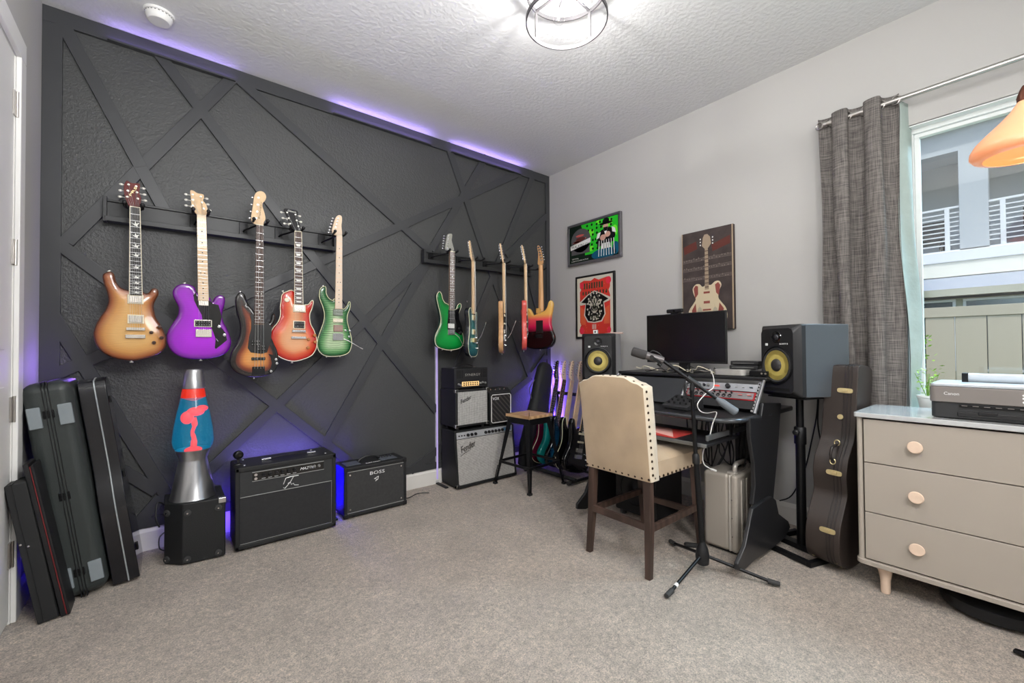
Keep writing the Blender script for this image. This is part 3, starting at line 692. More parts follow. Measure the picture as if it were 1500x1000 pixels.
guitar('emerald green guitar with black pickguard, leftmost on the right wall rack', (o6.x, YG, o6.z), 0, out, trip(f, (241, 204), (273, 204)), trip(f, (240, 556), (270, 558)), hs, gtop, side=mat('deep_green_side', (6, 60, 40), .15, coat=.5),
       binding=mat('pale_edge', 0), board=ROSEW, headm=mat('silver_headstock', (170, 170, 160), .3, .4), tuners=tn, inlay='dot', guard=guard, guardm=BGLOSS, nfret=22,
       pickups=[rc(f, 234, 572, 272, 580)+(BGLOSS, None), rc(f, 234, 606, 272, 614)+(BGLOSS, None), rc(f, 234, 642, 270, 668)+(mat('white_pickup', (220, 220, 216), .4), None)],
       bridges=[rc(f, 232, 678, 272, 710)+(.010, CHR)], knobs=[(*f(x, y), .008, BLK) for x, y in ((300, 670), (312, 694), (302, 700))], scale_end=f(0, 695)[1], buttons=[f(186, 447), f(208, 797), f(262, 802)], group='guitars on the right wall rack',
       arm=[(f(272, 704)[0], -.014, f(272, 704)[1]), (f(290, 725)[0], -.03, f(290, 725)[1]), (f(325, 792)[0], -.035, f(325, 792)[1])])
NUTS, ENDS = (-.0215, .0215, .80), (-.028, .028, .36)
SEB = .145
def std(label, x, y, z, rz, bmt, sidem, **k):
    d = dict(out=STRAT, nut=NUTS, end=ENDS, head=HS6, tuners=TN6, scale_end=SEB, inlay='dot', buttons=[(-.126, .452), (0, -.002)],
             pickups=[(-.036, .036, .325, .343, CREAM, None), (-.036, .036, .255, .27, CREAM, None), (-.036, .036, .175, .21, NKB, None)],
             bridges=[(-.04, .04, .12, .155, .011, CHR)], knobs=[(.085, .16, .010, CHR), (.108, .115, .010, CHR), (.12, .07, .010, CHR)], group='guitars on the right wall rack')
    d.update(k)
    return guitar(label, (x, y, z), rz, bm_=bmt, side=sidem, **d)
ARM = [(.030, -.016, .135), (.040, -.03, .135), (.040, -.06, .18), (.034, -.095, .27)]
p = U('y', YG-.02, 694, 522)
std('turquoise flamed guitar turned on edge, dark back edge towards the room', p.x, p.y, p.z, R(42), burst('teal_flame', [(0, (16, 74, 84)), (.3, (30, 122, 132)), (1, (84, 160, 156))], .2, 30), mat('black_side', (20, 24, 28), .2, coat=.4),
    out=TELE_, binding=mat('pale_edge', 0), board=MAPLE, arm=ARM, pickups=[(-.036, .036, .31, .345, GOLD, CREAM), (-.036, .036, .19, .225, GOLD, CREAM)], bridges=[(-.04, .04, .12, .155, .018, GOLD)])
p = U('y', YG-.02, 739, 517)
std('natural wood guitar seen from its edge, third on the right rack', p.x, p.y, p.z, R(49), mat('dark_olive_top', (66, 60, 46), .3, coat=.3), mat('natural_ash', (196, 150, 104), .35, 0, 0, 50, .12, 40, coat=.2), board=MAPLE, arm=ARM)
p = U('y', YG-.02, 772, 513)
std('salmon red guitar seen from its edge beside the fade-finished one', p.x-.01, p.y, p.z, R(52), mat('coral_paint', (214, 84, 76), .2, coat=.5), mat('coral_paint', 0), board=MAPLE)
p = U('y', YG-.05, 794, 511)
def g10back(g):
    MB().box(-.045, .030, .044, .047, .15, .27).build('back_plate', BLK, g, bevel=.001, seg=1)
    MB().box(-.028, .028, .044, .047, .335, .385).build('neck_plate', mat('fade_plate', (205, 160, 90), .3), g, bevel=.001, seg=1)
    b = MB()
    for u, v in ((-.018, .375), (.018, .375), (-.018, .345), (.018, .345)): b.cyl((u, .047, v), (u, .049, v), .004, seg=10)
    b.build('screw', CHR, g)
std('yellow to pink to black fade guitar hung with its back showing', p.x, p.y+.01, p.z, R(107), mat('fade_front', (200, 60, 80), .2, coat=.4),
    fadez('sunset_fade', [(.0, (10, 8, 10)), (.36, (14, 8, 12)), (.48, (206, 30, 84)), (.62, (232, 84, 92)), (.72, (232, 178, 92)), (1, (236, 196, 108))]), backparts=g10back, neckm=mat('roasted_maple', (206, 158, 108), .35), headm=mat('roasted_maple', 0), tilt=.02)
# --- wall racks
def rack(label, x0, x1, z0, z1, hangers, dep=.05):
    t = thing('guitar_rack', label, 'rack', ((x0+x1)/2, YB-TB, z0)); WD = mat('black_stained_wood', (42, 43, 44), .4, 0, .15, 60)
    k = dict(world=True); yb = YB-TB
    MB().box(x0, x1, yb-.018, yb, z0, z1).build('back_board', WD, t, bevel=.002, **k)
    MB().box(x0, x1, yb-dep, yb-.018, z0, z0+.015).build('lower_rail', WD, t, bevel=.002, **k)
    MB().box(x0, x1, yb-.03, yb-.018, z1-.012, z1).build('upper_rail', WD, t, bevel=.002, **k)
    MB().box(x0, x1, yb-dep-.006, yb-dep, z0, z0+.028).build('front_lip', WD, t, bevel=.002, **k)
    for x in (x0, x1): MB().box(x-.008, x+.008, yb-dep-.004, yb, z0-.004, z1+.01).build('end_cap', WD, t, bevel=.002, **k)
    for (hx, hy, hz, bx) in hangers:
        b = MB(); b.box(bx-.022, bx+.022, yb-.032, yb-.018, z0+.02, z1-.018)
        b.tube([(bx, yb-.03, z0+.05), (bx+(hx-bx)*.1, yb-.055, z0+.055), (hx, hy+.05, hz), (hx, hy+.038, hz)], .006, 8)
        h = b.build('hanger', BLKM, t, world=True, bevel=.001, seg=1)
        b = MB(); b.tube([(hx-.036, hy-.028, hz+.006), (hx-.036, hy+.01, hz), (hx-.028, hy+.036, hz), (hx+.028, hy+.036, hz), (hx+.036, hy+.01, hz), (hx+.036, hy-.028, hz+.006)], .0075, 8)
        for s_ in (-1, 1): b.ball((hx+s_*.036, hy-.03, hz+.01), .011, 10)
        b.build('yoke', BLK, h, world=True, smooth=True)
def ng(px, py): p = U('y', YG, px, py); return p
hs_ = []
for px, py, s_ in ((196, 303, -.04), (294, 312, -.05), (381, 326, -.09), (434, 336, -.10), (497, 343, -.10)):
    p = U('y', YG-.05 if px == 381 else YG, px, py); hs_.append((p.x, p.y, p.z, p.x+s_+.03))
a, c = U('y', YB-.06, 153.5, 323), U('y', YB-.06, 490.5, 366)
rack('long black wooden rack holding the five guitars on the left', a.x, c.x, a.z, a.z+.125, hs_)
hs_ = []
for px, py in ((662, 369), (702, 380), (740, 384), (773, 390), (793, 394)):
    p = ng(px, py); hs_.append((p.x, YG, p.z, min(p.x-.10, 2.78)))
a, c = U('y', YB-.06, 622, 384), U('y', YB-.06, 776, 403)
rack('shorter black rack holding five guitars near the room corner', a.x, c.x, a.z, a.z+.10, hs_)

# ================================================================== AMPLIFIERS AND THE LEFT SIDE
def knobrow(par, pts, r, d, m, nrm=(0, -1, 0), name='knob'):
    for p in pts:
        MB().lathe([(r, 0), (r*.95, d*.6), (r*.6, d), (0, d)], p, 14, nrm).build(name, m, par, world=True, smooth=True)
def corner_caps(par, x0, x1, y0, z0, z1, s, m, name='corner_protector', y1=None):
    for x in (x0, x1):
        for z in (z0, z1):
            sx = 1 if x == x0 else -1; sz = 1 if z == z0 else -1
            MB().box(min(x-sx*.003, x+sx*s), max(x-sx*.003, x+sx*s), y0-.003, y0+s, min(z-sz*.003, z+sz*s), max(z-sz*.003, z+sz*s)).build(name, m, par, bevel=.006, world=True)
def handle(par, a, c, lift, w, m, endm, name='handle'):
    a, c = Vector(a), Vector(c); mid = (a+c)/2+Vector((0, 0, lift)); n = 10
    pts = [a+(c-a)*i/n+Vector((0, 0, lift*math.sin(PI*i/n)**.5)) for i in range(n+1)]
    b = MB()
    for i in range(n): b.bar(pts[i], pts[i+1], w, .007)
    h = b.build(name, m, par, world=True, smooth=True)
    for p, q in ((a, 1), (c, -1)):
        d = (c-a).normalized()*q*.035
        MB().bar(p-d*.5+Vector((0, 0, .004)), p+d+Vector((0, 0, .006)), w*1.1, .010).build('handle_cap', endm, h, bevel=.002, world=True)
GRILLE = weave('black_grille_cloth', (20, 20, 21), (46, 46, 48), 90, 90, .8)
SILVERGR = weave('silver_grille_cloth', (104, 103, 101), (206, 203, 198), 42, 42, .75, .5)
PIPING = mat('grey_piping', (150, 150, 148), .5)
# -- big combo left
D0 = 2.865; dx0, dx1, dz = .315, .862, .475
t = thing('guitar_amplifier', 'large black combo amplifier with a row of knobs, right of the lava lamp', 'amplifier', ((dx0+dx1)/2, D0+.13, 0), group='combo amplifiers along the dark wall')
b = MB(); b.box(dx0, dx1, D0+.012, D0+.25, 0.012, dz).build('cabinet', TOLEX, t, bevel=.012, world=True, seg=3)
b = MB(); rect_frame(b, 0, 0, 0, 0, 0, 0, 0) if 0 else None
for q in ((dx0, dx0+.022, .012, dz), (dx1-.022, dx1, .012, dz), (dx0, dx1, .012, .036), (dx0, dx1, dz-.028, dz)): b.box(q[0], q[1], D0, D0+.02, q[2], q[3])
b.build('front_frame', TOLEX, t, bevel=.005, world=True)
MB().box(dx0+.022, dx1-.022, D0+.006, D0+.02, .305, dz-.028).build('upper_panel', weave('dark_weave', (30, 31, 32), (52, 53, 54), 120, 120, .7), t, world=True)
MB().box(dx0+.022, dx1-.022, D0+.008, D0+.02, .036, .302).build('grille_cloth', GRILLE, t, world=True)
b = MB(); b.tube([(dx0+.024, D0+.006, .304), (dx1-.024, D0+.006, .304)], .002, 6); b.tube([(dx0+.025, D0+.008, .04), (dx1-.025, D0+.008, .04), (dx1-.025, D0+.008, .30)], .0012, 6); b.build('piping', PIPING, t, world=True, smooth=True)
cp = MB().box(dx0+.085, dx1-.075, D0+.002, D0+.012, dz-.088, dz-.038).build('control_panel', BGLOSS, t, bevel=.002, world=True)
b = MB(); 
for q in ((dx0+.083, dx1-.073, dz-.09, dz-.087), (dx0+.083, dx1-.073, dz-.039, dz-.036)): b.box(q[0], q[1], D0, D0+.008, q[2], q[3])
b.build('panel_trim', PIPING, t, world=True)
for x, z in ((dx0+.10, dz-.052), (dx0+.10, dz-.074)): MB().cyl((x, D0-.004, z), (x, D0+.002, z), .008, seg=14).build('input_jack', CHR, cp, world=True, smooth=True)
knobrow(cp, [(dx0+.14+.033*i, D0+.002, dz-.060) for i in range(6)], .010, .014, BLK)
knobrow(cp, [(dx1-.155+.026*i, D0+.002, dz-.060) for i in range(3)], .009, .012, mat('grey_knob', (120, 120, 118), .4))
b = MB()
for i in range(6): b.box(dx0+.130+.033*i, dx0+.150+.033*i, D0+.0012, D0+.002, dz-.0805, dz-.0785)
b.build('panel_marks', WRITE, cp, world=True)
text('MAZ-38', .016, WRITE, cp, (dx0+.335, D0+.001, dz-.070), (1, 0, 0), (0, 0, 1), shear=.3)
b = MB()
for pts in ([(.262, .338), (.275, .372), (.300, .376), (.345, .376)], [(.318, .376), (.300, .345), (.270, .312), (.262, .318)], [(.286, .338), (.300, .344), (.305, .328), (.316, .334), (.322, .322), (.345, .318)]):
    b.tube([(dx0+x-.018, D0+.003, z) for x, z in pts], .0022, 6)
b.build('emblem', mat('bright_metal', (225, 225, 225), .3, .6), t, world=True, smooth=True)
handle(t, (dx0+.16, D0+.10, dz+.004), (dx0+.43, D0+.10, dz+.004), .012, .022, BLK, CHR)
b = MB()
for x, y in ((dx0+.05, D0+.05), (dx1-.05, D0+.05), (dx0+.06, D0+.2), (dx1-.1, D0+.2)): b.lathe([(.008, 0), (.007, .003), (0, .004)], (x, y, dz), 12)
b.build('screw', CHR, t, world=True)['kind'] = 'stuff'
for x in (dx0+.04, dx1-.04):
    for y in (D0+.05, D0+.21): MB().cyl((x, y, -.003), (x, y, .014), .016, seg=14).build('foot', BLK, t, world=True)
# small camera on the amp
cp_ = U('y', D0+.10, 349, 672)
t = thing('webcam', 'small black round camera on a stubby stand on the big black amplifier', 'camera', (cp_.x, D0+.10, dz))
MB().lathe([(.022, 0), (.020, .006), (.007, .010), (.006, .030), (0, .03)], (0, 0, 0), 20).build('stand', BLK, t, smooth=True)
hd = MB().lathe([(.008, -.018), (.022, -.016), (.026, 0), (.022, .016), (.018, .018), (0, .018)], (0, 0, .055), 22, (.25, -.95, .05)).build('housing', BLKM, t, smooth=True)
MB().lathe([(.012, .018), (.010, .021), (0, .021)], (0, 0, .055), 16, (.25, -.95, .05)).build('lens', BGLOSS, hd, smooth=True)
# -- smaller combo
B0 = 2.94; bx0, bx1, bz = .938, 1.384, .345
t = thing('guitar_amplifier', 'smaller black combo amplifier with thin silver edge lines and top-mounted controls', 'amplifier', ((bx0+bx1)/2, B0+.11, 0), group='combo amplifiers along the dark wall')
MB().box(bx0, bx1, B0+.012, B0+.22, .012, bz).build('cabinet', TOLEX, t, bevel=.010, world=True, seg=3)
b = MB()
for q in ((bx0, bx0+.02, .012, bz), (bx1-.02, bx1, .012, bz), (bx0, bx1, .012, .034), (bx0, bx1, bz-.022, bz)): b.box(q[0], q[1], B0, B0+.02, q[2], q[3])
b.build('front_frame', TOLEX, t, bevel=.005, world=True)
MB().box(bx0+.02, bx1-.02, B0+.006, B0+.02, .034, bz-.022).build('grille_cloth', weave('grey_black_grille', (34, 34, 35), (66, 66, 66), 110, 110, .8), t, world=True)
b = MB(); b.tube([(bx0+.022, B0+.003, bz-.030), (bx1-.022, B0+.003, bz-.030)], .0018, 6); b.tube([(bx0+.022, B0+.003, .040), (bx1-.022, B0+.003, .040)], .0018, 6); b.build('edge_line', PIPING, t, world=True, smooth=True)
for x in (bx0+.04, bx1-.04):
    for z in (.062, bz-.052): MB().lathe([(.007, 0), (.006, .003), (0, .003)], (x, B0+.007, z), 12, (0, -1, 0)).build('bolt', CHR, t, world=True)
text('BOSS', .022, WRITE, t, (bx0+.172, B0+.003, bz-.074), (1, 0, 0), (0, 0, 1), width=.105)
b = MB(); b.tube([(bx0+.205, B0+.004, .238), (bx0+.222, B0+.004, .246), (bx0+.236, B0+.004, .252)], .002, 6).tube([(bx0+.236, B0+.004, .252), (bx0+.232, B0+.004, .232), (bx0+.214, B0+.004, .222)], .002, 6).tube([(bx0+.212, B0+.004, .238), (bx0+.225, B0+.004, .232)], .002, 6)
b.build('emblem', WRITE, t, world=True)
for x0_, x1_ in ((bx0+.03, bx0+.13), (bx1-.17, bx1-.05)): MB().box(x0_, x1_, B0+.05, B0+.15, bz, bz+.003).build('control_plate', mat('steel_panel', (112, 118, 128), .35, .5), t, bevel=.001, world=True)
text('KATANA', .018, WRITE, t, (bx0+.16, B0+.035, bz+.0015), (1, 0, 0), (0, 1, 0))
knobrow(t, [(bx1-.16+.022*i, B0+.12, bz+.003) for i in range(5)], .007, .012, BLK, (0, 0, 1))
b = MB(); pts = [(bx0+.13+.15*i/10, B0+.11, bz+.004+.03*math.sin(PI*i/10)**.6) for i in range(11)]; b.tube(pts, .008, 8); b.build('handle', BLK, t, world=True, smooth=True)
corner_caps(t, bx0, bx1, B0, .012, bz, .028, BLK, y1=B0+.22)
# cable from the small combo to the light bar
MB().tube(catmull([(1.37, B0+.18, .01), (1.45, 3.06, .006), (1.55, 3.10, .008), (1.63, 3.06, .006)], 6, False), .003, 6).build('power_cable', BLK, None, smooth=True)
tag(bpy.data.objects['power_cable'], 'thin black cable on the carpet between the smaller combo and the light bar', 'cable')
# -- floor monitor used as stand for the lava lamp
cx0, cx1, cy0, cy1, cz = .006, .272, 2.872, 3.15, .325
t = thing('speaker_box', 'black carpet-height cube speaker box with rubber feet, under the lava lamp', 'speaker', ((cx0+cx1)/2, 3.0, 0))
fp = [(cx0, cy0+.09), (cx0+.075, cy0+.015), (cx1-.006, cy0), (cx1, cy0+.01), (cx1, cy1), (cx0, cy1)]
MB().prism(fp, lambda u, v, w: (u, v, w), .004, cz).build('cabinet', TOLEX, t, bevel=.007, world=True)
RUB = mat('rubber', (52, 52, 52), .7)
for (x, y), (nx_, ny_) in (((cx0+.095, cy0+.012), (0, -1)), ((cx1-.035, cy0+.002), (0, -1)), ((cx0+.012, cy0+.078), (-.7, -.7))):
    for z in (.03, cz-.05):
        q = MB().lathe([(.018, -.004), (.016, .008), (.006, .010), (.005, .006), (0, .006)], (x, y, z), 18, (nx_, ny_, 0)).build('rubber_foot', RUB, t, world=True, smooth=True)
        MB().cyl((x+nx_*.006, y+ny_*.006, z), (x+nx_*.011, y+ny_*.011, z), .004, seg=10).build('screw', CHR, q, world=True)
MB().box(cx1-.035, cx1+.002, cy0-.002, cy0+.03, cz-.028, cz+.002).build('corner_protector', CHR, t, bevel=.004, world=True)
b = MB(); b.tube(catmull([(cx0, 3.02, cz-.02), (cx0-.03, 3.0, cz+.0), (cx0-.035, 2.98, .25), (cx0-.02, 2.98, .2)], 5, False), .004, 6).tube(catmull([(cx0, 3.0, .16), (cx0-.02, 2.99, .14), (cx0-.02, 2.98, .09), (cx0, 2.98, .07)], 5, False), .003, 6)
b.build('cable_loop', BLK, t, world=True, smooth=True)
# -- lava lamp
lx, ly = .130, 3.0
t = thing('lava_lamp', 'tall lava lamp with turquoise liquid, red wax and brushed metal base', 'lamp', (lx, ly, cz))
k = 1/262.
BRUSH = stripes('brushed_aluminium', (150, 150, 152), (196, 196, 198), 3, .28, 'X', 6, 3, .2, .8, metal=.9)
q8 = lambda pr_: [(r_*.82, h_) for r_, h_ in pr_]
MB().lathe(q8([(.128, 0), (.130, .004), (.126, .012), (.080, .205), (.078, .213), (.100, .268), (.096, .268), (.074, .215), (0, .215)]), (0, 0, 0), 48).build('base', BRUSH, t, smooth=True, ang=30)
gp = q8([(.078, .225), (.096, .262), (.114, .285), (.121, .315), (.114, .38), (.098, .46), (.080, .53), (.068, .58), (.062, .615)])
def tinted(name, tint, body, f, emis):
    m = bpy.data.materials.new(name); m.use_nodes = True; n = m.node_tree.nodes; L = m.node_tree.links; b = n['Principled BSDF']
    b.inputs['Base Color'].default_value = lin(body)+(1,); b.inputs['Roughness'].default_value = .08; b.inputs['Emission Color'].default_value = lin(body)+(1,); b.inputs['Emission Strength'].default_value = emis
    tr = n.new('ShaderNodeBsdfTransparent'); tr.inputs[0].default_value = tuple(tint)+(1,); mx = n.new('ShaderNodeMixShader'); mx.inputs[0].default_value = f
    L.new(tr.outputs[0], mx.inputs[1]); L.new(b.outputs[0], mx.inputs[2]); L.new(mx.outputs[0], n['Material Output'].inputs[0]); return m
gl = MB().lathe(gp, (0, 0, 0), 48).build('globe', glassmat('clear_glass', (1, 1, 1), 1.6), t, smooth=True)
MB().lathe([(r-.004, h) for r, h in gp[:-1]], (0, 0, 0), 40).build('liquid', tinted('turquoise_liquid', (.60, .90, .97), (0, 140, 180), .16, .62), gl, smooth=True)
WAX = mat('red_wax', (214, 40, 10), .4, emit=(255, 36, 0), estr=1.0)
b = MB(); b.ball((0.010, -.01, .475), .042, 20, (1, .8, .6)); b.ball((-.028, -.015, .445), .034, 18, (.9, .8, 1.05)); b.ball((.040, .0, .49), .026, 14, (1.1, .9, .7)); b.tube(catmull([(0, 0, .44), (.006, -.004, .40), (-.004, 0, .36), (.004, .004, .32), (0, 0, .262)], 5, False), [.014]*6+[.009]*6+[.011]*4+[.015]*5, 12)
b.ball((0, 0, .262), .042, 18, (1, 1, .42)); b.build('wax_blob', WAX, gl, smooth=True)
MB().lathe(q8([(0.01, .535), (.045, .545), (.070, .556), (.066, .585), (.060, .606)]), (0, 0, 0), 32).build('wax_cap', mat('dark_red_wax', (160, 40, 28), .3, emit=(220, 40, 18), estr=.4), gl, smooth=True)
MB().lathe(q8([(.065, .605), (.068, .607), (.052, .708), (.049, .712), (0, .713)]), (0, 0, 0), 40).build('cap', BRUSH, t, smooth=True, ang=30)

# -- hard cases leaning on the left wall
def lean(x0, x1, z1):   # frame of a slab whose foot is at x0 and whose top leans to x1 (height z1)
    return math.atan2(x1-x0, z1)
CASE = mat('case_shell', (50, 55, 54), .42, 0, .3, 220)
LAT = mat('grey_latch', (128, 136, 140), .4)
th = -R(7.9)
LW, LD, LH = .165, .33, 1.0
px0 = -.358
t = thing('instrument_case', 'large dark grey hard case with four grey latches, leaning on the left wall', 'case', (px0, 2.80, .002), (0, th, 0))
MB().box(0, LW, 0, LD, .0, LH).build('shell', CASE, t, bevel=.045, seg=5)
b = MB(); 
for x in (.068, .078, .088): b.box(x, x+.003, -.003, LD+.003, -.003, LH+.003)
b.build('seam', BLK, t, bevel=.001, seg=1)
for x0_, x1_ in ((.012, .055), (.108, .155)):
    for z0_ in (.055, .80): 
        MB().box(x0_, x1_, -.010, .004, z0_, z0_+.095).build('latch', LAT, t, bevel=.004)
for z0_ in (.10, .46, .84):
    b = MB()
    for x in (.060, .074, .088): b.box(x, x+.008, -.006, .002, z0_, z0_+.035)
    b.build('hinge', BLKM, t, bevel=.002)
t = thing('instrument_case', 'glossy black shaped hard case with a pale trim line, behind the grey latched case', 'case', (-.185, 2.84, .002), (0, th, 0))
osh = catmull([(0, .05), (.03, .0), (.30, .0), (.34, .04), (.345, .16), (.30, .30), (.29, .42), (.26, .55), (.235, .70), (.235, .93), (.20, 1.0), (.09, 1.0), (.045, .96), (.045, .70), (.04, .55), (.01, .42), (.0, .28)], 4)
GCASE = mat('glossy_case', (18, 19, 24), .22, coat=.5)
MB().prism(osh, lambda u, v, w: (w, u, v), 0, .10).build('shell', GCASE, t, bevel=.018, seg=3)
MB().tube([(.058, u-.001 if u < .15 else u, v) for u, v in osh], .0032, 6, True).build('trim_line', mat('pale_trim', (176, 182, 184), .3, .5), t, smooth=True)
for z0_ in (.12, .50, .88):
    MB().box(.100, .108, .06, .09, z0_, z0_+.035).build('latch', BLKM, t, bevel=.003)
# thin leaners in front
th2 = -R(9.3)
t = thing('flat_case', 'slim black flat box leaning on the left wall, nearest the door', 'case', (-.405, 2.655, .002), (0, th2, 0))
MB().box(0, .062, 0, .14, 0, .60).build('shell', mat('matt_black_box', (30, 31, 32), .6), t, bevel=.004)
MB().box(.019, .021, -.002, .142, .002, .602).build('lid_seam', BLK, t)
b = MB(); b.lathe([(.004, 0), (.004, .004), (0, .005)], (.008, 0, .35), 10, (0, -1, 0)); b.lathe([(.004, 0), (.004, .004), (0, .005)], (.028, 0, .335), 10, (0, -1, 0)); b.build('rivet', CHR, t, smooth=True)
t = thing('portfolio_case', 'thin black folder with a dark red edge between the flat box and the large case', 'case', (-.338, 2.665, .002), (0, th2-R(.5), 0))
MB().box(0, .016, 0, .13, 0, .68).build('cover', BLK, t, bevel=.003)
MB().box(.0165, .0195, .004, .125, .004, .665).build('red_board', mat('dark_red_board', (128, 40, 42), .5), t)
MB().box(.020, .030, 0, .13, 0, .67).build('cover', BLK, t, bevel=.003)
# -- blue light bars behind the amps
def light_bar(label, x, y, z0, z1, power, col=BLUE, off=.0, base=True, tubec=(60, 20, 255), est=6, rz=0):
    t = thing('light_bar', label, 'lamp', (x, y, 0), rz)
    MB().box(-.010, .010, -.004, .012, z0, z1).build('pole', SILV, t, bevel=.002)
    MB().box(-.008, .008, -.011, -.004, z0+.01, z1-.01).build('led_strip', mat('led_strip_%d%d%d' % tubec, tubec, .5, emit=tubec, estr=est), t, bevel=.002)
    if base:
        MB().box(-.014, .014, -.17, .11, 0, .012).build('base_bar', BLK, t, bevel=.003)
        MB().box(-.014, .014, -.010, .018, .012, z0).build('socket', SILV, t, bevel=.002)
    n = max(1, int((z1-z0)/.35))
    for i in range(n):
        z = z0+(z1-z0)*(i+.5)/n; a = math.pi/2+rz
        light('AREA', 'led_glow', (x-math.cos(a)*.02, y-math.sin(a)*.02, z), power/n, col, .012, (R(90), 0, rz), sy=(z1-z0)/n)
    return t
MIX = (.24, .13, 1.0)
LB = (34, 14, 235)
light_bar('thin blue-lit tube standing behind the gap between the two combos', .897, 3.15, .03, .40, 2.2, BLUE, tubec=LB, est=2.5)
light_bar('short blue-lit tube standing behind the lava lamp box', .245, 3.19, .03, .30, 1.0, BLUE, tubec=LB, est=2.0)
light_bar('blue-lit tube standing behind the large combo amplifier', .58, 3.175, .03, .42, .001, BLUE, tubec=LB, est=3)
light('AREA', 'led_glow', (.58, 3.16, .40), 3.0, (.22, .16, 1), .45, (R(200), 0, 0), sy=.03)
light_bar('blue-lit tube in the left corner behind the hard cases', -.36, 3.215, .03, .34, .12, (.16, .08, 1), tubec=LB, est=2, rz=R(-90))
light('AREA', 'led_glow', (XL+.15, 3.10, .88), .8, PURP, .02, (R(90), 0, R(100)), sy=.5)
light_bar('blue-lit tube standing in the right corner behind the soft guitar bag', 3.10, 3.14, .03, .92, 6.5, (.2, .09, 1), tubec=LB, est=1.2, rz=R(-70))
light('AREA', 'led_glow', (3.06, 3.16, .5), 3.2, (.32, .2, 1), .03, (R(90), 0, R(18)), sy=.8)
for xx in ((.95, 1.75), (1.95, 2.75), (-.25, .35)):
    zz_ = H-.082
    t = thing('led_strip', ['upward-facing violet light strip along the top middle of the dark wall', 'upward-facing violet light strip along the top right of the dark wall', 'upward-facing violet light strip along the top left of the dark wall'][0 if xx[0] == .95 else 1 if xx[0] > 1 else 2], 'light strip', ((xx[0]+xx[1])/2, YB-TB-.010, zz_))
    hw_ = (xx[1]-xx[0])/2
    MB().box(-hw_, hw_, -.009, .0085, -.004, 0).box(-hw_, hw_, -.009, -.006, 0, .006).build('channel', DARKT, t)
    MB().box(-hw_+.004, hw_-.004, -.005, .007, 0, .002).build('diodes', mat('violet_led', (190, 180, 225), .5, emit=(140, 110, 255), estr=.8), t)
    light('AREA', 'led_glow', ((xx[0]+xx[1])/2, YB-TB-.012, zz_+.006), .55 if xx[0] > 0 else .2, (.38, .26, 1), xx[1]-xx[0], (R(180), 0, 0), sy=.01)
# floor light bar at the fender stack
p = U('z', 0, 640, 708)
t = light_bar('slender lit floor bar on a flat black foot, left of the silver-fronted amplifier stack', p.x, p.y, .03, 1.28, 0.0001, PURP, tubec=(150, 136, 185), est=.45)
# -- silver faced stack
A = 2.975
fx0, fx1 = 1.835, 2.455
t = thing('guitar_amplifier', 'wide silver-grille combo amplifier at the bottom of the stack', 'amplifier', ((fx0+fx1)/2, A+.12, 0), group='stack of amplifiers in the corner')
fz = .47; sl = .045
def sh(x, y, z): return (x, y+sl*z/fz, z)
MB().hexa([sh(fx0, A, .012), sh(fx1, A, .012), (fx1, A+.25, .012), (fx0, A+.25, .012)], [sh(fx0, A, fz), sh(fx1, A, fz), (fx1, A+.25, fz), (fx0, A+.25, fz)]).build('cabinet', TOLEX, t, bevel=.012, world=True, seg=3)
sh2 = lambda x, z, d: sh(x, A-d, z)
def slab(x0, x1, z0, z1, d0, d1): return MB().hexa([sh2(x0, z0, d1), sh2(x1, z0, d1), sh2(x1, z0, d0), sh2(x0, z0, d0)], [sh2(x0, z1, d1), sh2(x1, z1, d1), sh2(x1, z1, d0), sh2(x0, z1, d0)])
slab(fx0+.02, fx1-.02, .035, .395, -.01, .004).build('grille_cloth', SILVERGR, t, world=True)
cpn = slab(fx0+.02, fx1-.02, .40, .452, -.01, .003).build('control_panel', mat('silver_panel', (196, 198, 202), .35, .4), t, world=True)
slab(fx1-.12, fx1-.03, .412, .440, .002, .0036).build('name_strip', mat('blue_print', (90, 130, 165), .4), cpn, world=True)
knobrow(cpn, [sh2(fx0+.13+.038*i, .424, .004) for i in range(3)]+[sh2(fx0+.31+.036*i, .424, .004) for i in range(6)], .013, .018, BLK)
for i in range(3): MB().cyl(sh2(fx0+.045+.026*i, .424, .002), sh2(fx0+.045+.026*i, .424, .006), .006, seg=12).build('input_jack', BLKM, cpn, world=True)
b = MB()
for q in ((fx0, fx0+.02, .012, fz-.01), (fx1-.02, fx1, .012, fz-.01)): b.add(*[(lambda s_: (s_.v, s_.f))(slab(*q, -.01, .008))][0])
b.add(*(lambda s_: (s_.v, s_.f))(slab(fx0, fx1, .012, .035, -.01, .008)))
b.build('front_frame', TOLEX, t, bevel=.004, world=True)
LOGO = mat('dark_logo', (60, 58, 56), .3, .4)
lo = text('Fender', .052, LOGO, t, sh2(fx0+.055, .285, .008), (1, 0, .32), (-.28, .06, 1), shear=.25, width=.15)
MB().tube([sh2(fx0+.05, .262, .006), sh2(fx0+.09, .285, .006), sh2(fx0+.15, .305, .006)], .0018, 6).build('logo_tail', LOGO, t, world=True)
for x in (fx0+.05, fx1-.05):
    for y in (A+.04, A+.21): MB().cyl((x, y, -.003), (x, y, .016), .016, seg=14).build('foot', BLK, t, world=True)
corner_caps(t, fx0, fx1, A-.002, .012, .012, .03, CHR)
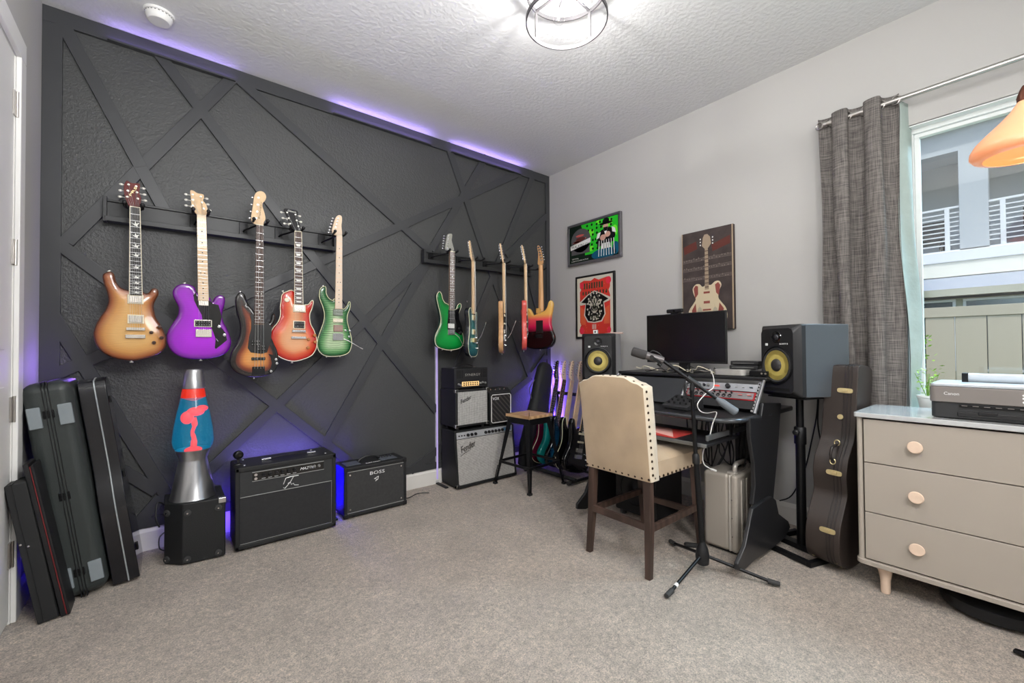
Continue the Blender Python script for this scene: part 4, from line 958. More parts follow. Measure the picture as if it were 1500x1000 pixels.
# cabinet in the middle
K = 2.99; kx0, kx1, kz0, kz1 = 1.835, 2.165, .498, .806
t = thing('speaker_cabinet', 'square silver-grille speaker cabinet in the middle of the stack, under the slotted amplifier head', 'speaker', ((kx0+kx1)/2, K+.1, fz), group='stack of amplifiers in the corner')
MB().box(kx0, kx1, K, K+.25, kz0, kz1).build('cabinet', TOLEX, t, bevel=.008, world=True)
MB().box(kx0+.02, kx1-.02, K-.006, K+.01, kz0+.02, kz1-.02).build('grille_cloth', weave('silver_grille_coarse', (112, 112, 110), (202, 201, 197), 34, 34, .75, .6), t, bevel=.002, world=True)
for x in (kx0+.04, kx1-.04):
    for y in (K+.04, K+.2): MB().cyl((x, y, fz), (x, y, kz0+.002), .014, seg=14).build('foot', BLK, t, world=True)
text('Fender', .034, LOGO, t, (kx0+.045, K-.010, kz1-.115), (1, 0, .35), (-.3, 0, 1), shear=.25, width=.11)
corner_caps(t, kx0, kx1, K, kz0, kz1, .026, CHR)
# little amp right
V0 = 3.0; vx0, vx1, vz0, vz1 = 2.185, 2.425, .483, .79
t = thing('practice_amplifier', 'small black amplifier with white outline and diamond grille, right of the square cabinet', 'amplifier', ((vx0+vx1)/2, V0+.08, fz), group='stack of amplifiers in the corner')
MB().box(vx0, vx1, V0, V0+.17, vz0, vz1-.035).build('cabinet', TOLEX, t, bevel=.006, world=True)
MB().hexa([(vx0, V0+.012, vz1-.036), (vx1, V0+.012, vz1-.036), (vx1, V0+.17, vz1-.036), (vx0, V0+.17, vz1-.036)], [(vx0, V0+.05, vz1), (vx1, V0+.05, vz1), (vx1, V0+.17, vz1), (vx0, V0+.17, vz1)]).build('control_top', TOLEX, t, bevel=.003, world=True)
DIAG = stripes('diamond_grille', (16, 15, 16), (62, 58, 56), 14, .7, 'DIAGONAL', 0, 0, .55, .9)
MB().box(vx0+.014, vx1-.014, V0-.004, V0+.005, vz0+.014, vz1-.052).build('grille_cloth', DIAG, t, world=True)
b = MB(); xa, xb, za, zb = vx0+.014, vx1-.014, vz0+.014, vz1-.052
rr = [(xa+.012, za), (xb-.012, za), (xb, za+.012), (xb, zb-.012), (xb-.012, zb), (xa+.012, zb), (xa, zb-.012), (xa, za+.012)]
b.tube([(x, V0-.005, z) for x, z in rr], .0032, 8, True); b.build('white_outline', WHT, t, world=True, smooth=True)
text('VOX', .024, WRITE, t, (vx0+.026, V0-.006, zb-.045), (1, 0, 0), (0, 0, 1), width=.07)
knobrow(t, [(vx0+.03+.05*i, V0+.035, vz1-.015) for i in range(4)], .008, .014, CHR, (0, -.6, .8))
for x in (vx0+.03, vx1-.03):
    for y in (V0+.03, V0+.14): MB().cyl((x, y, fz), (x, y, vz0+.001), .01, seg=12).build('foot', BLK, t, world=True)
# head on top
S0 = 3.0; sx0, sx1, sz0, sz1 = 1.835, 2.17, .812, .978
t = thing('amplifier_head', 'black slotted amplifier head with a lit amber panel, on top of the stack', 'amplifier', ((sx0+sx1)/2, S0+.09, kz1), group='stack of amplifiers in the corner')
MB().box(sx0, sx1, S0+.006, S0+.22, sz0, sz1).build('cabinet', TOLEX, t, bevel=.006, world=True)
fr = MB().box(sx0+.006, sx1-.006, S0, S0+.01, sz0+.006, sz1-.006).build('face_plate', mat('dark_grey_metal', (52, 52, 54), .4, .5), t, bevel=.002, world=True)
b = MB()
for i in range(6):
    z = sz1-.020-.011*i
    for x0_, x1_ in ((sx0+.016, sx0+.060), (sx0+.066, sx0+.078), (sx1-.078, sx1-.066), (sx1-.060, sx1-.016)): b.box(x0_, x1_, S0-.0005, S0+.001, z-.003, z+.003)
b.build('vent_slots', mat('void_black', (6, 6, 6), .8), fr, world=True)['kind'] = 'stuff'
text('SYNERGY', .020, mat('grey_logo', (176, 174, 168), .3, .4), fr, (sx0+.096, S0-.003, sz1-.064), (1, 0, 0), (0, 0, 1), width=.152)
pn = MB().box(sx0+.068, sx1-.100, S0-.003, S0+.002, sz0+.018, sz0+.056).build('amber_panel', mat('amber_panel', (232, 196, 140), .4, emit=(255, 205, 130), estr=.25), t, world=True)
knobrow(pn, [(sx0+.085+.022*i, S0-.003, z) for i in range(7) for z in (sz0+.029, sz0+.045)], .0055, .009, BLK)
knobrow(fr, [(sx0+.035, S0, sz0+.037), (sx0+.054, S0, sz0+.030), (sx1-.085, S0, sz0+.037), (sx1-.062, S0, sz0+.042), (sx1-.035, S0, sz0+.037)], .010, .012, mat('grey_knob', 0))
b = MB(); pts = [(sx0+.06+.19*i/10, S0+.10, sz1+.032*math.sin(PI*i/10)**.6) for i in range(11)]; b.tube(pts, .006, 8); hh = b.build('handle', BLK, t, world=True, smooth=True)
for x in (sx0+.06, sx0+.25): MB().box(x-.014, x+.014, S0+.088, S0+.112, sz1-.002, sz1+.008).build('handle_cap', CHR, hh, bevel=.002, world=True)
for x in (sx0+.03, sx1-.03): MB().box(x-.02, x+.02, S0+.02, S0+.20, kz1-.001, sz0+.002).build('foot', BLK, t, world=True)
# -- stool
t = thing('bar_stool', 'low black metal stool with square pale wood seat', 'stool', (2.40, 2.735, 0), R(4))
WOODS = stripes('elm_seat', (172, 132, 92), (200, 164, 122), 5, .45, 'X', 6, 4, .2, .8, mapscale=(1, .25, 1))
sp = [(u*.80, v*.80) for u, v in [(-.148, -.168), (.148, -.168), (.168, -.148), (.168, .148), (.148, .168), (-.148, .168), (-.168, .148), (-.168, -.148)]]
MB().prism(catmull(sp, 3), lambda u, v, w: (u, v, w), .568, .590).build('seat', WOODS, t, bevel=.006)
MB().prism([(u*.96, v*.96) for u, v in sp], lambda u, v, w: (u, v, w), .515, .567).build('apron', BLKM, t, bevel=.006)
for sx in (-1, 1):
    for sy in (-1, 1):
        a0, a1 = Vector((sx*.118, sy*.118, .56)), Vector((sx*.205, sy*.205, .0))
        n_ = Vector((-sx, sy, 0)).normalized(); i_ = Vector((-sx, -sy, 0)).normalized()
        b = MB(); 
        w0, w1 = .034, .016
        b.add([a0+n_*w0-i_*(-.03), a0-i_*.012, a0-n_*w0+i_*.03, a0+i_*.02, a1+n_*w1+i_*.012, a1-i_*.006, a1-n_*w1+i_*.012, a1+i_*.01],
              [(0, 1, 5, 4), (1, 2, 6, 5), (2, 3, 7, 6), (3, 0, 4, 7), (0, 3, 2, 1), (4, 5, 6, 7)])
        lg = b.build('leg', BLKM, t, bevel=.003)
        m1 = a0.lerp(a1, .72); m2 = a0.lerp(a1, .93); MB().tube([m1-i_*.012, m2-i_*.010], .004, 6).build('rib', BLKM, lg, smooth=True)
        MB().box(a1.x-.017, a1.x+.017, a1.y-.017, a1.y+.017, -.002, .016).build('foot', BLK, lg, bevel=.004)
q = .180
for a, c in (((-q, -q), (q, -q)), ((q, -q), (q, q)), ((q, q), (-q, q)), ((-q, q), (-q, -q))):
    MB().bar((*a, .19), (*c, .19), .008, .022).build('stretcher', BLKM, t, bevel=.002)
# -- gig bag in the corner
t = thing('gig_bag', 'soft black padded guitar bag leaning in the room corner', 'bag', (2.66, 3.08, 0))
def soft(pa, pb, name, mt, wtop, wbot, dep, par, prof):
    pa, pb = Vector(pa), Vector(pb); d = (pb-pa); L_ = d.length; d.normalize(); x = Vector((d.z, 0, -d.x)).normalized(); y = d.cross(x)
    b = MB(); n = 20; secs = []
    for t_, hw, hd in prof:
        c = pa+d*L_*t_
        for j in range(n):
            a = 2*PI*j/n; ca, sa = math.cos(a), math.sin(a)
            secs.append(c+x*hw*math.copysign(abs(ca)**.6, ca)+y*hd*math.copysign(abs(sa)**.6, sa))
    b.v = secs; k_ = len(prof)
    for i in range(k_-1):
        for j in range(n): b.f.append((i*n+j, i*n+(j+1) % n, (i+1)*n+(j+1) % n, (i+1)*n+j))
    b.f += [tuple(range(n))[::-1], tuple(range((k_-1)*n, k_*n))]
    return b.build(name, mt, par, world=True, smooth=True, ang=60), d, x, y
NYL = mat('black_nylon', (30, 31, 32), .7, 0, .25, 90)
o, d, x, y = soft((2.69, 3.06, .01), (2.985, 3.14, .995), 'bag_body', NYL, 0, 0, 0, t, [(0, .11, .03), (.02, .14, .05), (.2, .16, .055), (.36, .14, .055), (.45, .13, .06), (.6, .105, .055), (.85, .095, .05), (.94, .09, .045), (.98, .065, .035), (1.0, .03, .02)])
a = Vector((2.69, 3.06, .01)); L_ = (Vector((2.985, 3.14, .995))-a).length
b = MB(); b.tube([a+d*L_*t_-y*(-1)*0-y*hd*.8+x*(-hw*.86) for t_, hw, hd in ((.42, .14, -.06), (.6, .105, -.055), (.85, .095, -.05), (.95, .08, -.04))], .0035, 6); b.build('zipper', BLKM, t, world=True)
b = MB(); b.tube(catmull([tuple(a+d*L_*.62-x*.115), tuple(a+d*L_*.70-x*.16), tuple(a+d*L_*.80-x*.115)], 5, False), .006, 8); b.build('carry_loop', mat('grey_webbing', (70, 70, 72), .7), t, world=True, smooth=True)

# -- floor rack with five guitars
RX = 2.62
t = thing('guitar_stand', 'black multi-guitar floor stand with padded upper bar by the right wall', 'stand', (2.8, 2.6, 0))
PAD = mat('foam_padding', (30, 30, 31), .8)
for y_ in (2.47, 3.01):
    b = MB(); b.tube([(2.60, y_, .025), (3.07, y_, .025)], .013, 10).tube(catmull([(3.0, y_, .03), (3.03, y_, .4), (3.02, y_, .70)], 6, False), .010, 10)
    b.build('side_frame', BLKM, t, world=True, smooth=True)
    for x_ in (2.60, 3.07): MB().cyl((x_-.014, y_, .025), (x_+.014, y_, .025), .018, seg=12).build('foot', RUB, t, world=True)
MB().tube([(3.02, 2.45, .70), (3.02, 3.03, .70)], .016, 12).build('upper_bar', PAD, t, world=True, smooth=True)
MB().tube([(2.66, 2.45, .040), (2.66, 3.03, .040)], .016, 12).build('lower_bar', PAD, t, world=True, smooth=True)
MB().tube([(2.92, 2.47, .04), (2.92, 3.01, .04)], .011, 12).build('lower_bar', PAD, t, world=True, smooth=True)
RG = dict(group='guitars on the floor stand', grid=.03, buttons=[], arm=None)
def rg(label, y, bm2, sd, **k): std(label, 2.765, y, .062, 0, bm2, sd, **{**RG, **k}).rotation_euler = (0, R(13.5), 0)
MET = lambda n, c: mat(n, c, .15, .2, coat=.6)
WB = dict(binding=mat('pale_edge', 0))
rg('wine red guitar with pale edge, farthest on the floor stand', 2.955, MET('wine_paint', (96, 20, 48)), MET('wine_paint', 0), board=EBONY, headm=BGLOSS, **WB)
rg('teal metallic guitar on the floor stand', 2.855, MET('teal_paint', (20, 128, 124)), MET('teal_paint', 0), board=ROSEW, headm=mat('pale_maple', 0))
rg('dark blue flamed guitar with maple neck on the floor stand', 2.755, burst('blue_flame', [(0, (8, 20, 34)), (.4, (20, 62, 92)), (1, (30, 98, 128))], .35, 24), BGLOSS, board=MAPLE, headm=mat('pale_maple', 0))
rg('black guitar with white edge line and maple neck on the floor stand', 2.650, BGLOSS, BGLOSS, board=MAPLE, headm=mat('pale_maple', 0), knobs=[], pickups=[(-.036, .036, .255, .27, BLK, None)], **WB)
rg('black guitar with dark neck, nearest on the floor stand and partly behind the chair', 2.545, BGLOSS, BGLOSS, board=EBONY, headm=BGLOSS)
# ceiling: smoke detector
p = U('z', H, 233, 20)
t = thing('smoke_detector', 'round white smoke detector on the ceiling near the left wall', 'smoke detector', (p.x, p.y, H-.0))
MB().lathe([(.066, -.012), (.068, 0), (0, 0)], (0, 0, 0), 40).build('mounting_plate', WHT, t, smooth=True)
o = MB().lathe([(0, -.046), (.045, -.046), (.052, -.040), (.060, -.020), (.060, -.012), (.040, -.010)], (0, 0, 0), 40).build('housing', WHT, t, smooth=True)
b = MB()
for k_ in range(24):
    a = 2*PI*k_/24; b.box(-.004, .004, -.001, .001, -.017, -.014); n_ = len(b.v)
    for i in range(8): v = b.v[n_-8+i]; b.v[n_-8+i] = Vector((v.x, v.y-.060, v.z)); b.v[n_-8+i].rotate(Euler((0, 0, a)))
b.build('vent_slots', mat('shadow_gap', (70, 70, 70), .8), o)['kind'] = 'stuff'
# ceiling light
cl = (1.527, 1.440)
t = thing('ceiling_light', 'round two-ring metal cage ceiling light with clear bulbs', 'ceiling light', (*cl, H))
IRON = mat('weathered_grey_metal', (74, 72, 74), .6, .2)
def ring(b, r, z, wr, hz, seg=56, tilt=None):
    n = seg; vs = []
    for i in range(n):
        a = 2*PI*i/n
        for rr_, zz in ((r-wr, z-hz), (r, z-hz), (r, z+hz), (r-wr, z+hz)): vs.append((rr_*math.cos(a), rr_*math.sin(a), zz))
    fs = [(i*4+j, i*4+(j+1) % 4, ((i+1) % n)*4+(j+1) % 4, ((i+1) % n)*4+j) for i in range(n) for j in range(4)]; b.add(vs, fs)
b = MB(); ring(b, .200, -.20, .006, .010); b.build('lower_ring', IRON, t, smooth=True, ang=30)
b = MB(); ring(b, .200, -.045, .006, .010); b.build('upper_ring', IRON, t, smooth=True, ang=30)
for k_ in range(4):
    a = R(45+51+90*k_); MB().bar((.197*math.cos(a), .197*math.sin(a), -.20), (.197*math.cos(a), .197*math.sin(a), -.045), .016, .005, (math.cos(a), math.sin(a), 0)).build('strap', IRON, t)
for k_ in range(2):
    a = R(6+90*k_); MB().bar((-.2*math.cos(a), -.2*math.sin(a), -.045), (.2*math.cos(a), .2*math.sin(a), -.045), .014, .006).build('cross_bar', IRON, t)
MB().lathe([(.0, 0), (.07, 0), (.066, -.020), (.02, -.028), (.016, -.06), (.024, -.075), (.018, -.095), (0, -.098)], (0, 0, 0), 32).build('canopy', IRON, t, smooth=True)
BULB = glassmat('bulb_glass', (1, 1, 1), 1)
for k_ in range(3):
    a = R(-55+120*k_); d = Vector((math.cos(a), math.sin(a), -.35)).normalized(); c = Vector((0, 0, -.078))
    sk_ = MB().cyl(c+d*.012, c+d*.055, .017, .019, 20).build('lamp_holder', IRON, t, smooth=True)
    q = MB().lathe([(.013, .055), (.014, .065), (.030, .092), (.033, .108), (.026, .128), (.012, .138), (0, .140)], c, 24, d).build('bulb', BULB, t, smooth=True)
    MB().tube([c+d*.06, c+d*.085+Vector((0, 0, .006)), c+d*.115, c+d*.085-Vector((0, 0, .006)), c+d*.065], .0022, 6).build('filament', mat('glowing_filament', (255, 235, 210), .5, emit=(255, 232, 205), estr=14), q, smooth=True)

# ================================================================== RIGHT SIDE
def UD(px, py, depth):
    """point of a measured image position at a given distance in front of the lens"""
    return Vector(np.array([0, 0, HC])+(RT*(px-750)/FPX+UP*(500-py)/FPX+FW)*depth)
def pr(pt):
    d = np.array(pt)-np.array([0, 0, HC]); z = d @ FW; return 750+FPX*(d @ RT)/z, 500-FPX*(d @ UP)/z
# --- pictures on the right wall
def wx(off): return lambda y, z, w: (XR-off-w, y, z)
def frame(label, name, y0, y1, z0, z1, fw, dep, fm, backm, cat='picture'):
    """y0 = left edge (far), y1 = right edge (near)"""
    t = thing(name, label, cat, (XR, (y0+y1)/2, z0))
    b = MB()
    if fw:
        for q in ((y1, y0, z1-fw, z1), (y1, y0, z0, z0+fw), (y1, y1+fw, z0+fw, z1-fw), (y0-fw, y0, z0+fw, z1-fw)): b.box(XR-dep, XR-.001, q[0], q[1], q[2], q[3])
        b.build('frame', fm, t, bevel=.002, world=True)
    x = XR-dep+.006 if fw else XR-dep
    MB().box(x, XR-.001, y1+fw, y0-fw, z0+fw, z1-fw).build('print', backm, t, world=True)
    W_, H_ = (y0-y1-2*fw), (z1-z0-2*fw); n = [0]
    def P(s, v): return (y0-fw-s*W_, z0+fw+v*H_)
    def shape(m_, *polys, name='printed_shape'):
        n[0] += 1; b = MB(); w0 = x-.0004*n[0]
        for pl in polys: b.prism([P(*q) for q in pl], lambda y, z, w: (w, y, z), w0-.0003, w0)
        o_ = b.build(name, m_, t, world=True); o_['kind'] = 'stuff'; return o_
    def txt(s_, s, v, h, m_, width=None, shear=0):
        n[0] += 1; y, z = P(s, v); return text(s_, h*H_, m_, t, (x-.0004*n[0]-.0003, y, z), (0, -1, 0), (0, 0, 1), depth=.0003, width=width and width*W_, shear=shear)
    return t, shape, txt
def ell(cx_, cy_, rx, ry, n=24, a0=0, a1=360): return [(cx_+rx*math.cos(R(a0+(a1-a0)*i/n)), cy_+ry*math.sin(R(a0+(a1-a0)*i/n))) for i in range(n if a1-a0 == 360 else n+1)]
ink = lambda n_, c: mat('ink_'+n_, c, .35, spec=.3)
pa, pb = U('x', XR-.035, 831, 330), U('x', XR-.035, 909, 376); pt_ = U('x', XR-.035, 909, 308)
t, sh_, tx = frame('silver-framed green poster with a dark figure in a wide hat, hung highest', 'framed_poster', pa.y, pb.y, pb.z+.006, pt_.z, .022, .035, mat('pewter_frame', (120, 118, 122), .3, .7), ink('dark_green', (14, 30, 20)))
G1 = ink('lime', (40, 190, 40)); G2 = ink('bright_lime', (110, 230, 50)); K_ = ink('black', (12, 12, 14)); W_ = ink('white', (228, 228, 224)); GY = ink('grey', (84, 82, 84)); SKN = ink('skin', (206, 160, 140)); BL = ink('blue', (20, 84, 110)); RD = ink('pale_red', (190, 90, 86))
sh_(G1, [(.34, .16), (.99, .16), (.99, .99), (.26, .99), (.32, .7)])
sh_(G2, ell(.46, .72, .07, .09), ell(.80, .86, .09, .10), ell(.93, .62, .05, .14), ell(.47, .3, .05, .07), ell(.62, .94, .05, .05))
rnd = random.Random(3)
sh_(K_, *[ell(.40+.09*(i % 6)+rnd.uniform(-.02, .02), .92-.13*(i//6)+rnd.uniform(-.02, .02), .020, .036, 7) for i in range(36) if (i % 6) > 0 or i//6 < 3])
sh_(GY, ell(.25, .58, .21, .32), [(.05, .22), (.44, .22), (.44, .52), (.05, .42)])
sh_(RD, *[ell(.22+.06*math.cos(i*1.3), .62+.1*math.sin(i*1.9), .09, .03, 12, 0, 360) for i in range(4)])
sh_(ink('dark_red', (90, 44, 40)), ell(.25, .62, .10, .05))
sh_(W_, [(.03, .36), (.46, .47), (.46, .60), (.03, .48)])
tx("WALKIN' ON", .045, .405, .085, K_, width=.40)
tx('Up & Coming', .06, .10, .035, W_, width=.14)
tx('A NIGHT OF GUITARS ON STAGE', .05, .035, .03, W_, width=.36)
sh_(BL, ell(.72, .10, .24, .14), ell(.95, .18, .06, .16))
sh_(K_, [(.60, .30), (.60, .52), (.66, .68), (.74, .74), (.84, .74), (.92, .66), (.95, .5), (.90, .36), (.78, .28)], ell(.77, .86, .13, .035), ell(.77, .92, .065, .07))
sh_(SKN, ell(.765, .78, .050, .085), ell(.71, .51, .055, .075), ell(.80, .57, .055, .07))
sh_(W_, [(.58, .50), (.61, .64), (.67, .66), (.64, .52)], [(.89, .60), (.88, .74), (.94, .68), (.96, .56)], [(.73, .70), (.80, .70), (.78, .62), (.755, .58)])
sh_(K_, [(.72, .76), (.81, .76), (.79, .66), (.74, .66)], ell(.77, .85, .075, .02))
sh_(W_, *[[(.62+.05*i, .04), (.632+.05*i, .04), (.634+.05*i+.01*(3-i)*.4, .44), (.622+.05*i+.01*(3-i)*.4, .44)] for i in range(7)], [(.68, .22), (.86, .22), (.84, .36), (.70, .36)])
pa, pb = U('x', XR-.02, 843, 405), U('x', XR-.02, 900, 396); pz = U('x', XR-.02, 843, 496)
t, sh_, tx = frame('black-framed red poster with an ornate black and cream emblem', 'framed_poster', pa.y, pb.y, pz.z, pb.z-.0, .018, .022, mat('black_frame', (20, 19, 19), .35), ink('cream', (206, 200, 184)))
RED = ink('red', (204, 58, 48)); RED2 = ink('crimson', (222, 52, 74)); OL = ink('olive', (60, 66, 48)); CR = ink('cream', 0); ORG = ink('orange', (214, 96, 62))
sh_(RED, [(.08, .05), (.08, .16), (.12, .2), (.08, .24), (.08, .76), (.12, .80), (.08, .84), (.08, .92), (.2, .95), (.40, .93), (.5, .97), (.62, .93), (.85, .96), (.92, .90), (.92, .8), (.88, .74), (.92, .66), (.92, .05), (.5, .03)])
sh_(RED2, ell(.88, .90, .07, .06), ell(.14, .87, .06, .05), ell(.13, .10, .07, .06), ell(.88, .10, .06, .05))
sh_(OL, *[[(.2+.07*i, .80), (.24+.07*i, .80), (.24+.07*i, .90), (.2+.07*i, .90)] for i in range(8)], *[[(.16+.08*i, .70), (.20+.08*i, .70), (.20+.08*i, .76), (.16+.08*i, .76)] for i in range(9)])
sh_(ORG, [(.1, .2), (.25, .2), (.22, .45), (.1, .5)], [(.9, .2), (.75, .2), (.78, .45), (.9, .5)])
sh_(CR, [(.5, .76), (.3, .70), (.06, .58), (.10, .53), (.24, .54), (.20, .36), (.30, .24), (.5, .22), (.70, .24), (.80, .36), (.76, .54), (.90, .57), (.94, .62), (.70, .70)])
sh_(K_, [(.5, .745), (.32, .69), (.12, .58), (.26, .56), (.23, .36), (.32, .26), (.5, .24), (.68, .26), (.77, .36), (.74, .56), (.88, .60), (.68, .69)])
sh_(CR, *[ell(.5+.20*math.cos(R(a)), .50+.22*math.sin(R(a)), .022, .018, 6) for a in range(0, 360, 24)], ell(.37, .56, .05, .04, 8), ell(.63, .56, .05, .04, 8), [(.5, .68), (.44, .58), (.5, .5), (.56, .58)], [(.46, .44), (.54, .44), (.52, .36), (.48, .36)])
rnd = random.Random(21)
for m_ in (CR, OL, CR, K_):
    q_ = []
    for i in range(22):
        a_ = rnd.uniform(0, PI); r1_ = rnd.uniform(.03, .21); cx_, cy_ = r1_*math.sin(a_)*.95, .47+.22*math.cos(a_)*r1_/.21; w2, h2, ro = rnd.uniform(.006, .022), rnd.uniform(.006, .026), rnd.uniform(0, PI)
        for sg in (-1, 1): q_.append([(.5+sg*(cx_+w2*math.cos(t_*PI/3+ro)), cy_+h2*math.sin(t_*PI/3+ro)) for t_ in range(6)])
    sh_(m_, *q_)
q_ = [[(.10+.8*rnd.random(), .05+.9*rnd.random())] for i in range(60)]
sh_(ORG, *[ell(p_[0][0], p_[0][1], .014, .010, 6) for p_ in q_ if abs(p_[0][0]-.5) > .3 or p_[0][1] > .78 or p_[0][1] < .2])
sh_(OL, ell(.37, .56, .028, .022, 6), ell(.63, .56, .028, .022, 6), ell(.5, .59, .025, .03, 6), *[[(.40+.05*i, .30), (.42+.05*i, .30), (.42+.05*i, .35), (.40+.05*i, .35)] for i in range(5)])
sh_(CR, *[[(.44+.03*i, .12), (.455+.03*i, .12), (.455+.03*i, .20), (.44+.03*i, .20)] for i in range(4)])
pa, pb = U('x', XR-.035, 998, 343), U('x', XR-.035, 1073, 327); pz = U('x', XR-.035, 1073, 481)
t, sh_, tx = frame('dark brown frameless canvas with a pale hollow-body guitar and music lines', 'canvas_print', pa.y, pb.y, pz.z, pb.z, 0, .03, None, mat('worn_brown_canvas', (62, 52, 50), .7, 0, .2, 60, .35, 9))
ST = ink('stave', (122, 112, 106)); RB = ink('rust', (92, 50, 44)); IV = ink('ivory', (206, 190, 160)); MA = ink('maroon', (140, 76, 68))
sh_(ink('edge_cream', (168, 148, 124)), [(.975, 0), (1, 0), (1, 1), (.975, 1)], [(0, .0), (.02, .0), (.012, .5), (.02, 1), (0, 1)])
sh_(RB, [(.04, .86), (.3, .90), (.32, .82), (.06, .78)], [(.6, .84), (.95, .90), (.95, .82), (.62, .77)])
sh_(ST, *[[(.02+.0, z_), (.97, z_+.012), (.97, z_+.0155), (.02, z_+.0035)] for z_ in (.60, .612, .624, .69, .702, .714, .50, .512, .524)])
sh_(ST, *[ell(.05+.05*i+rnd.uniform(-.01, .01), zz+rnd.uniform(0, .03), .010, .008, 6) for zz in (.61, .70, .51) for i in range(18)])
bo_ = [(.50, .45), (.42, .43), (.36, .46), (.28, .46), (.22, .42), (.24, .36), (.28, .31), (.22, .26), (.14, .20), (.12, .11), (.20, .03), (.5, .01), (.80, .03), (.88, .11), (.86, .20), (.78, .26), (.72, .31), (.74, .38), (.78, .43), (.74, .47), (.66, .47), (.58, .44)]
sh_(IV, catmull(bo_, 3))
sh_(ink('ivory_shadow', (186, 166, 136)), *[catmull([(.5+sg*u_, v_) for u_, v_ in ((.17, .12), (.19, .16), (.16, .22), (.145, .26), (.155, .21), (.17, .16))], 2) for sg in (-1, 1)])
sh_(MA, [(.24, .42), (.28, .45), (.33, .44), (.33, .36), (.27, .32)], [(.76, .43), (.72, .46), (.66, .44), (.68, .36), (.73, .33)], [(.2, .2), (.28, .27), (.30, .12), (.22, .08)], [(.82, .2), (.74, .26), (.70, .12), (.78, .08)])
sh_(ink('ivory_grey', (176, 166, 146)), ell(.36, .16, .05, .07), ell(.66, .16, .05, .06))
sh_(MA, [(.44, .36), (.56, .36), (.56, .38), (.44, .38)], [(.44, .26), (.56, .26), (.56, .285), (.44, .285)], [(.42, .19), (.58, .19), (.58, .205), (.42, .205)])
sh_(ink('neck_tan', (158, 140, 120)), [(.465, .40), (.545, .40), (.535, .82), (.475, .82)])
sh_(ink('fret_brown', (86, 66, 58)), *[[(.47, .42+.04*i), (.54, .42+.04*i), (.54, .428+.04*i), (.47, .428+.04*i)] for i in range(10)])
sh_(ink('neck_tan', 0), [(.47, .81), (.42, .84), (.44, .92), (.47, .95), (.53, .95), (.58, .92), (.60, .85), (.54, .81)])
sh_(W_, *[ell(x_, z_, .012, .008, 8) for x_ in (.39, .63) for z_ in (.85, .88, .91)])

# --- dresser
dfx, dy0, dy1, dzb, dzt = 2.56, .560, -.62, .120, .828
DRS = mat('taupe_lacquer', (166, 157, 146), .4); WOODP = mat('pale_beech', (226, 200, 178), .45, 0, 0, 50, .05, 30)
t = thing('dresser', 'taupe three-drawer dresser with round pale wood knobs, under the window', 'dresser', (2.78, -.03, 0))
k = dict(world=True)
def rp(x0, x1, y0, y1, r, n=6):
    o = []
    for cx_, cy_, a in ((x1-r, y1-r, 0), (x0+r, y1-r, 90), (x0+r, y0+r, 180), (x1-r, y0+r, 270)):
        for i in range(n+1): an = R(a+90*i/n); o.append((cx_+r*math.cos(an), cy_+r*math.sin(an)))
    return o
flatz = lambda u, v, w: (u, v, w)
MB().prism(rp(dfx-.008, 2.985, dy1-.008, dy0+.008, .012), flatz, dzt-.022, dzt).build('top', mat('top_lacquer', (186, 188, 188), .14, coat=.5), t, bevel=.003, **k)
MB().prism(rp(dfx-.008, 2.985, dy1-.008, dy0+.008, .03), flatz, dzb, dzb+.022).build('bottom', DRS, t, bevel=.003, **k)
MB().prism(rp(dfx+.004, 2.98, dy0-.022, dy0, .010), flatz, dzb+.022, dzt-.022).build('side_panel', DRS, t, **k)
MB().prism(rp(dfx+.004, 2.98, dy1, dy1+.022, .010), flatz, dzb+.022, dzt-.022).build('side_panel', DRS, t, **k)
MB().box(2.96, 2.975, dy1+.022, dy0-.022, dzb+.022, dzt-.022).build('back_panel', DRS, t, **k)
zz = [dzb+.026, .365, .596, dzt-.028]
for i in range(3):
    d_ = MB().box(dfx+.004, dfx+.024, dy1+.028, dy0-.027, zz[i]+.002, zz[i+1]-.002).build('drawer', DRS, t, bevel=.002, **k)
    MB().box(dfx+.024, 2.90, dy1+.05, dy0-.05, zz[i]+.015, zz[i+1]-.03).build('drawer_box', mat('raw_board', (150, 140, 128), .7), d_, **k)
    kz = (zz[i]+zz[i+1])/2
    for ky in (.352, -.41):
        MB().lathe([(.008, 0), (.009, .008), (.024, .018), (.0265, .023), (.024, .026), (0, .0265)], (dfx+.004, ky, kz), 28, (-1, 0, 0)).build('knob', WOODP, d_, smooth=True, **k)
for x_, y_ in ((2.60, .47), (2.93, .47), (2.60, -.53), (2.93, -.53)):
    MB().lathe([(.0, 0), (.016, 0), (.018, .01), (.019, .06), (.026, .10), (.042, .121), (0, .122)], (x_, y_, 0), 24).build('leg', WOODP, t, smooth=True, **k)
# low dark thing under the dresser
t = thing('robot_vacuum', 'low dark rounded appliance lying on the carpet under the dresser', 'appliance', (2.76, .14, 0))
MB().lathe([(0, .008), (.13, .008), (.165, .018), (.170, .035), (.168, .062), (.150, .076), (0, .078)], (0, 0, 0), 44).build('body', mat('dark_gloss_plastic', (26, 27, 29), .3), t, smooth=True)
MB().lathe([(.05, .078), (.048, .086), (0, .086)], (0, 0, 0), 28).build('turret', BLK, t, smooth=True)
for s_ in (-1, 1): MB().cyl((0, s_*.1-.01, .018), (0, s_*.1+.01, .018), .02, seg=14).build('wheel', RUB, t)
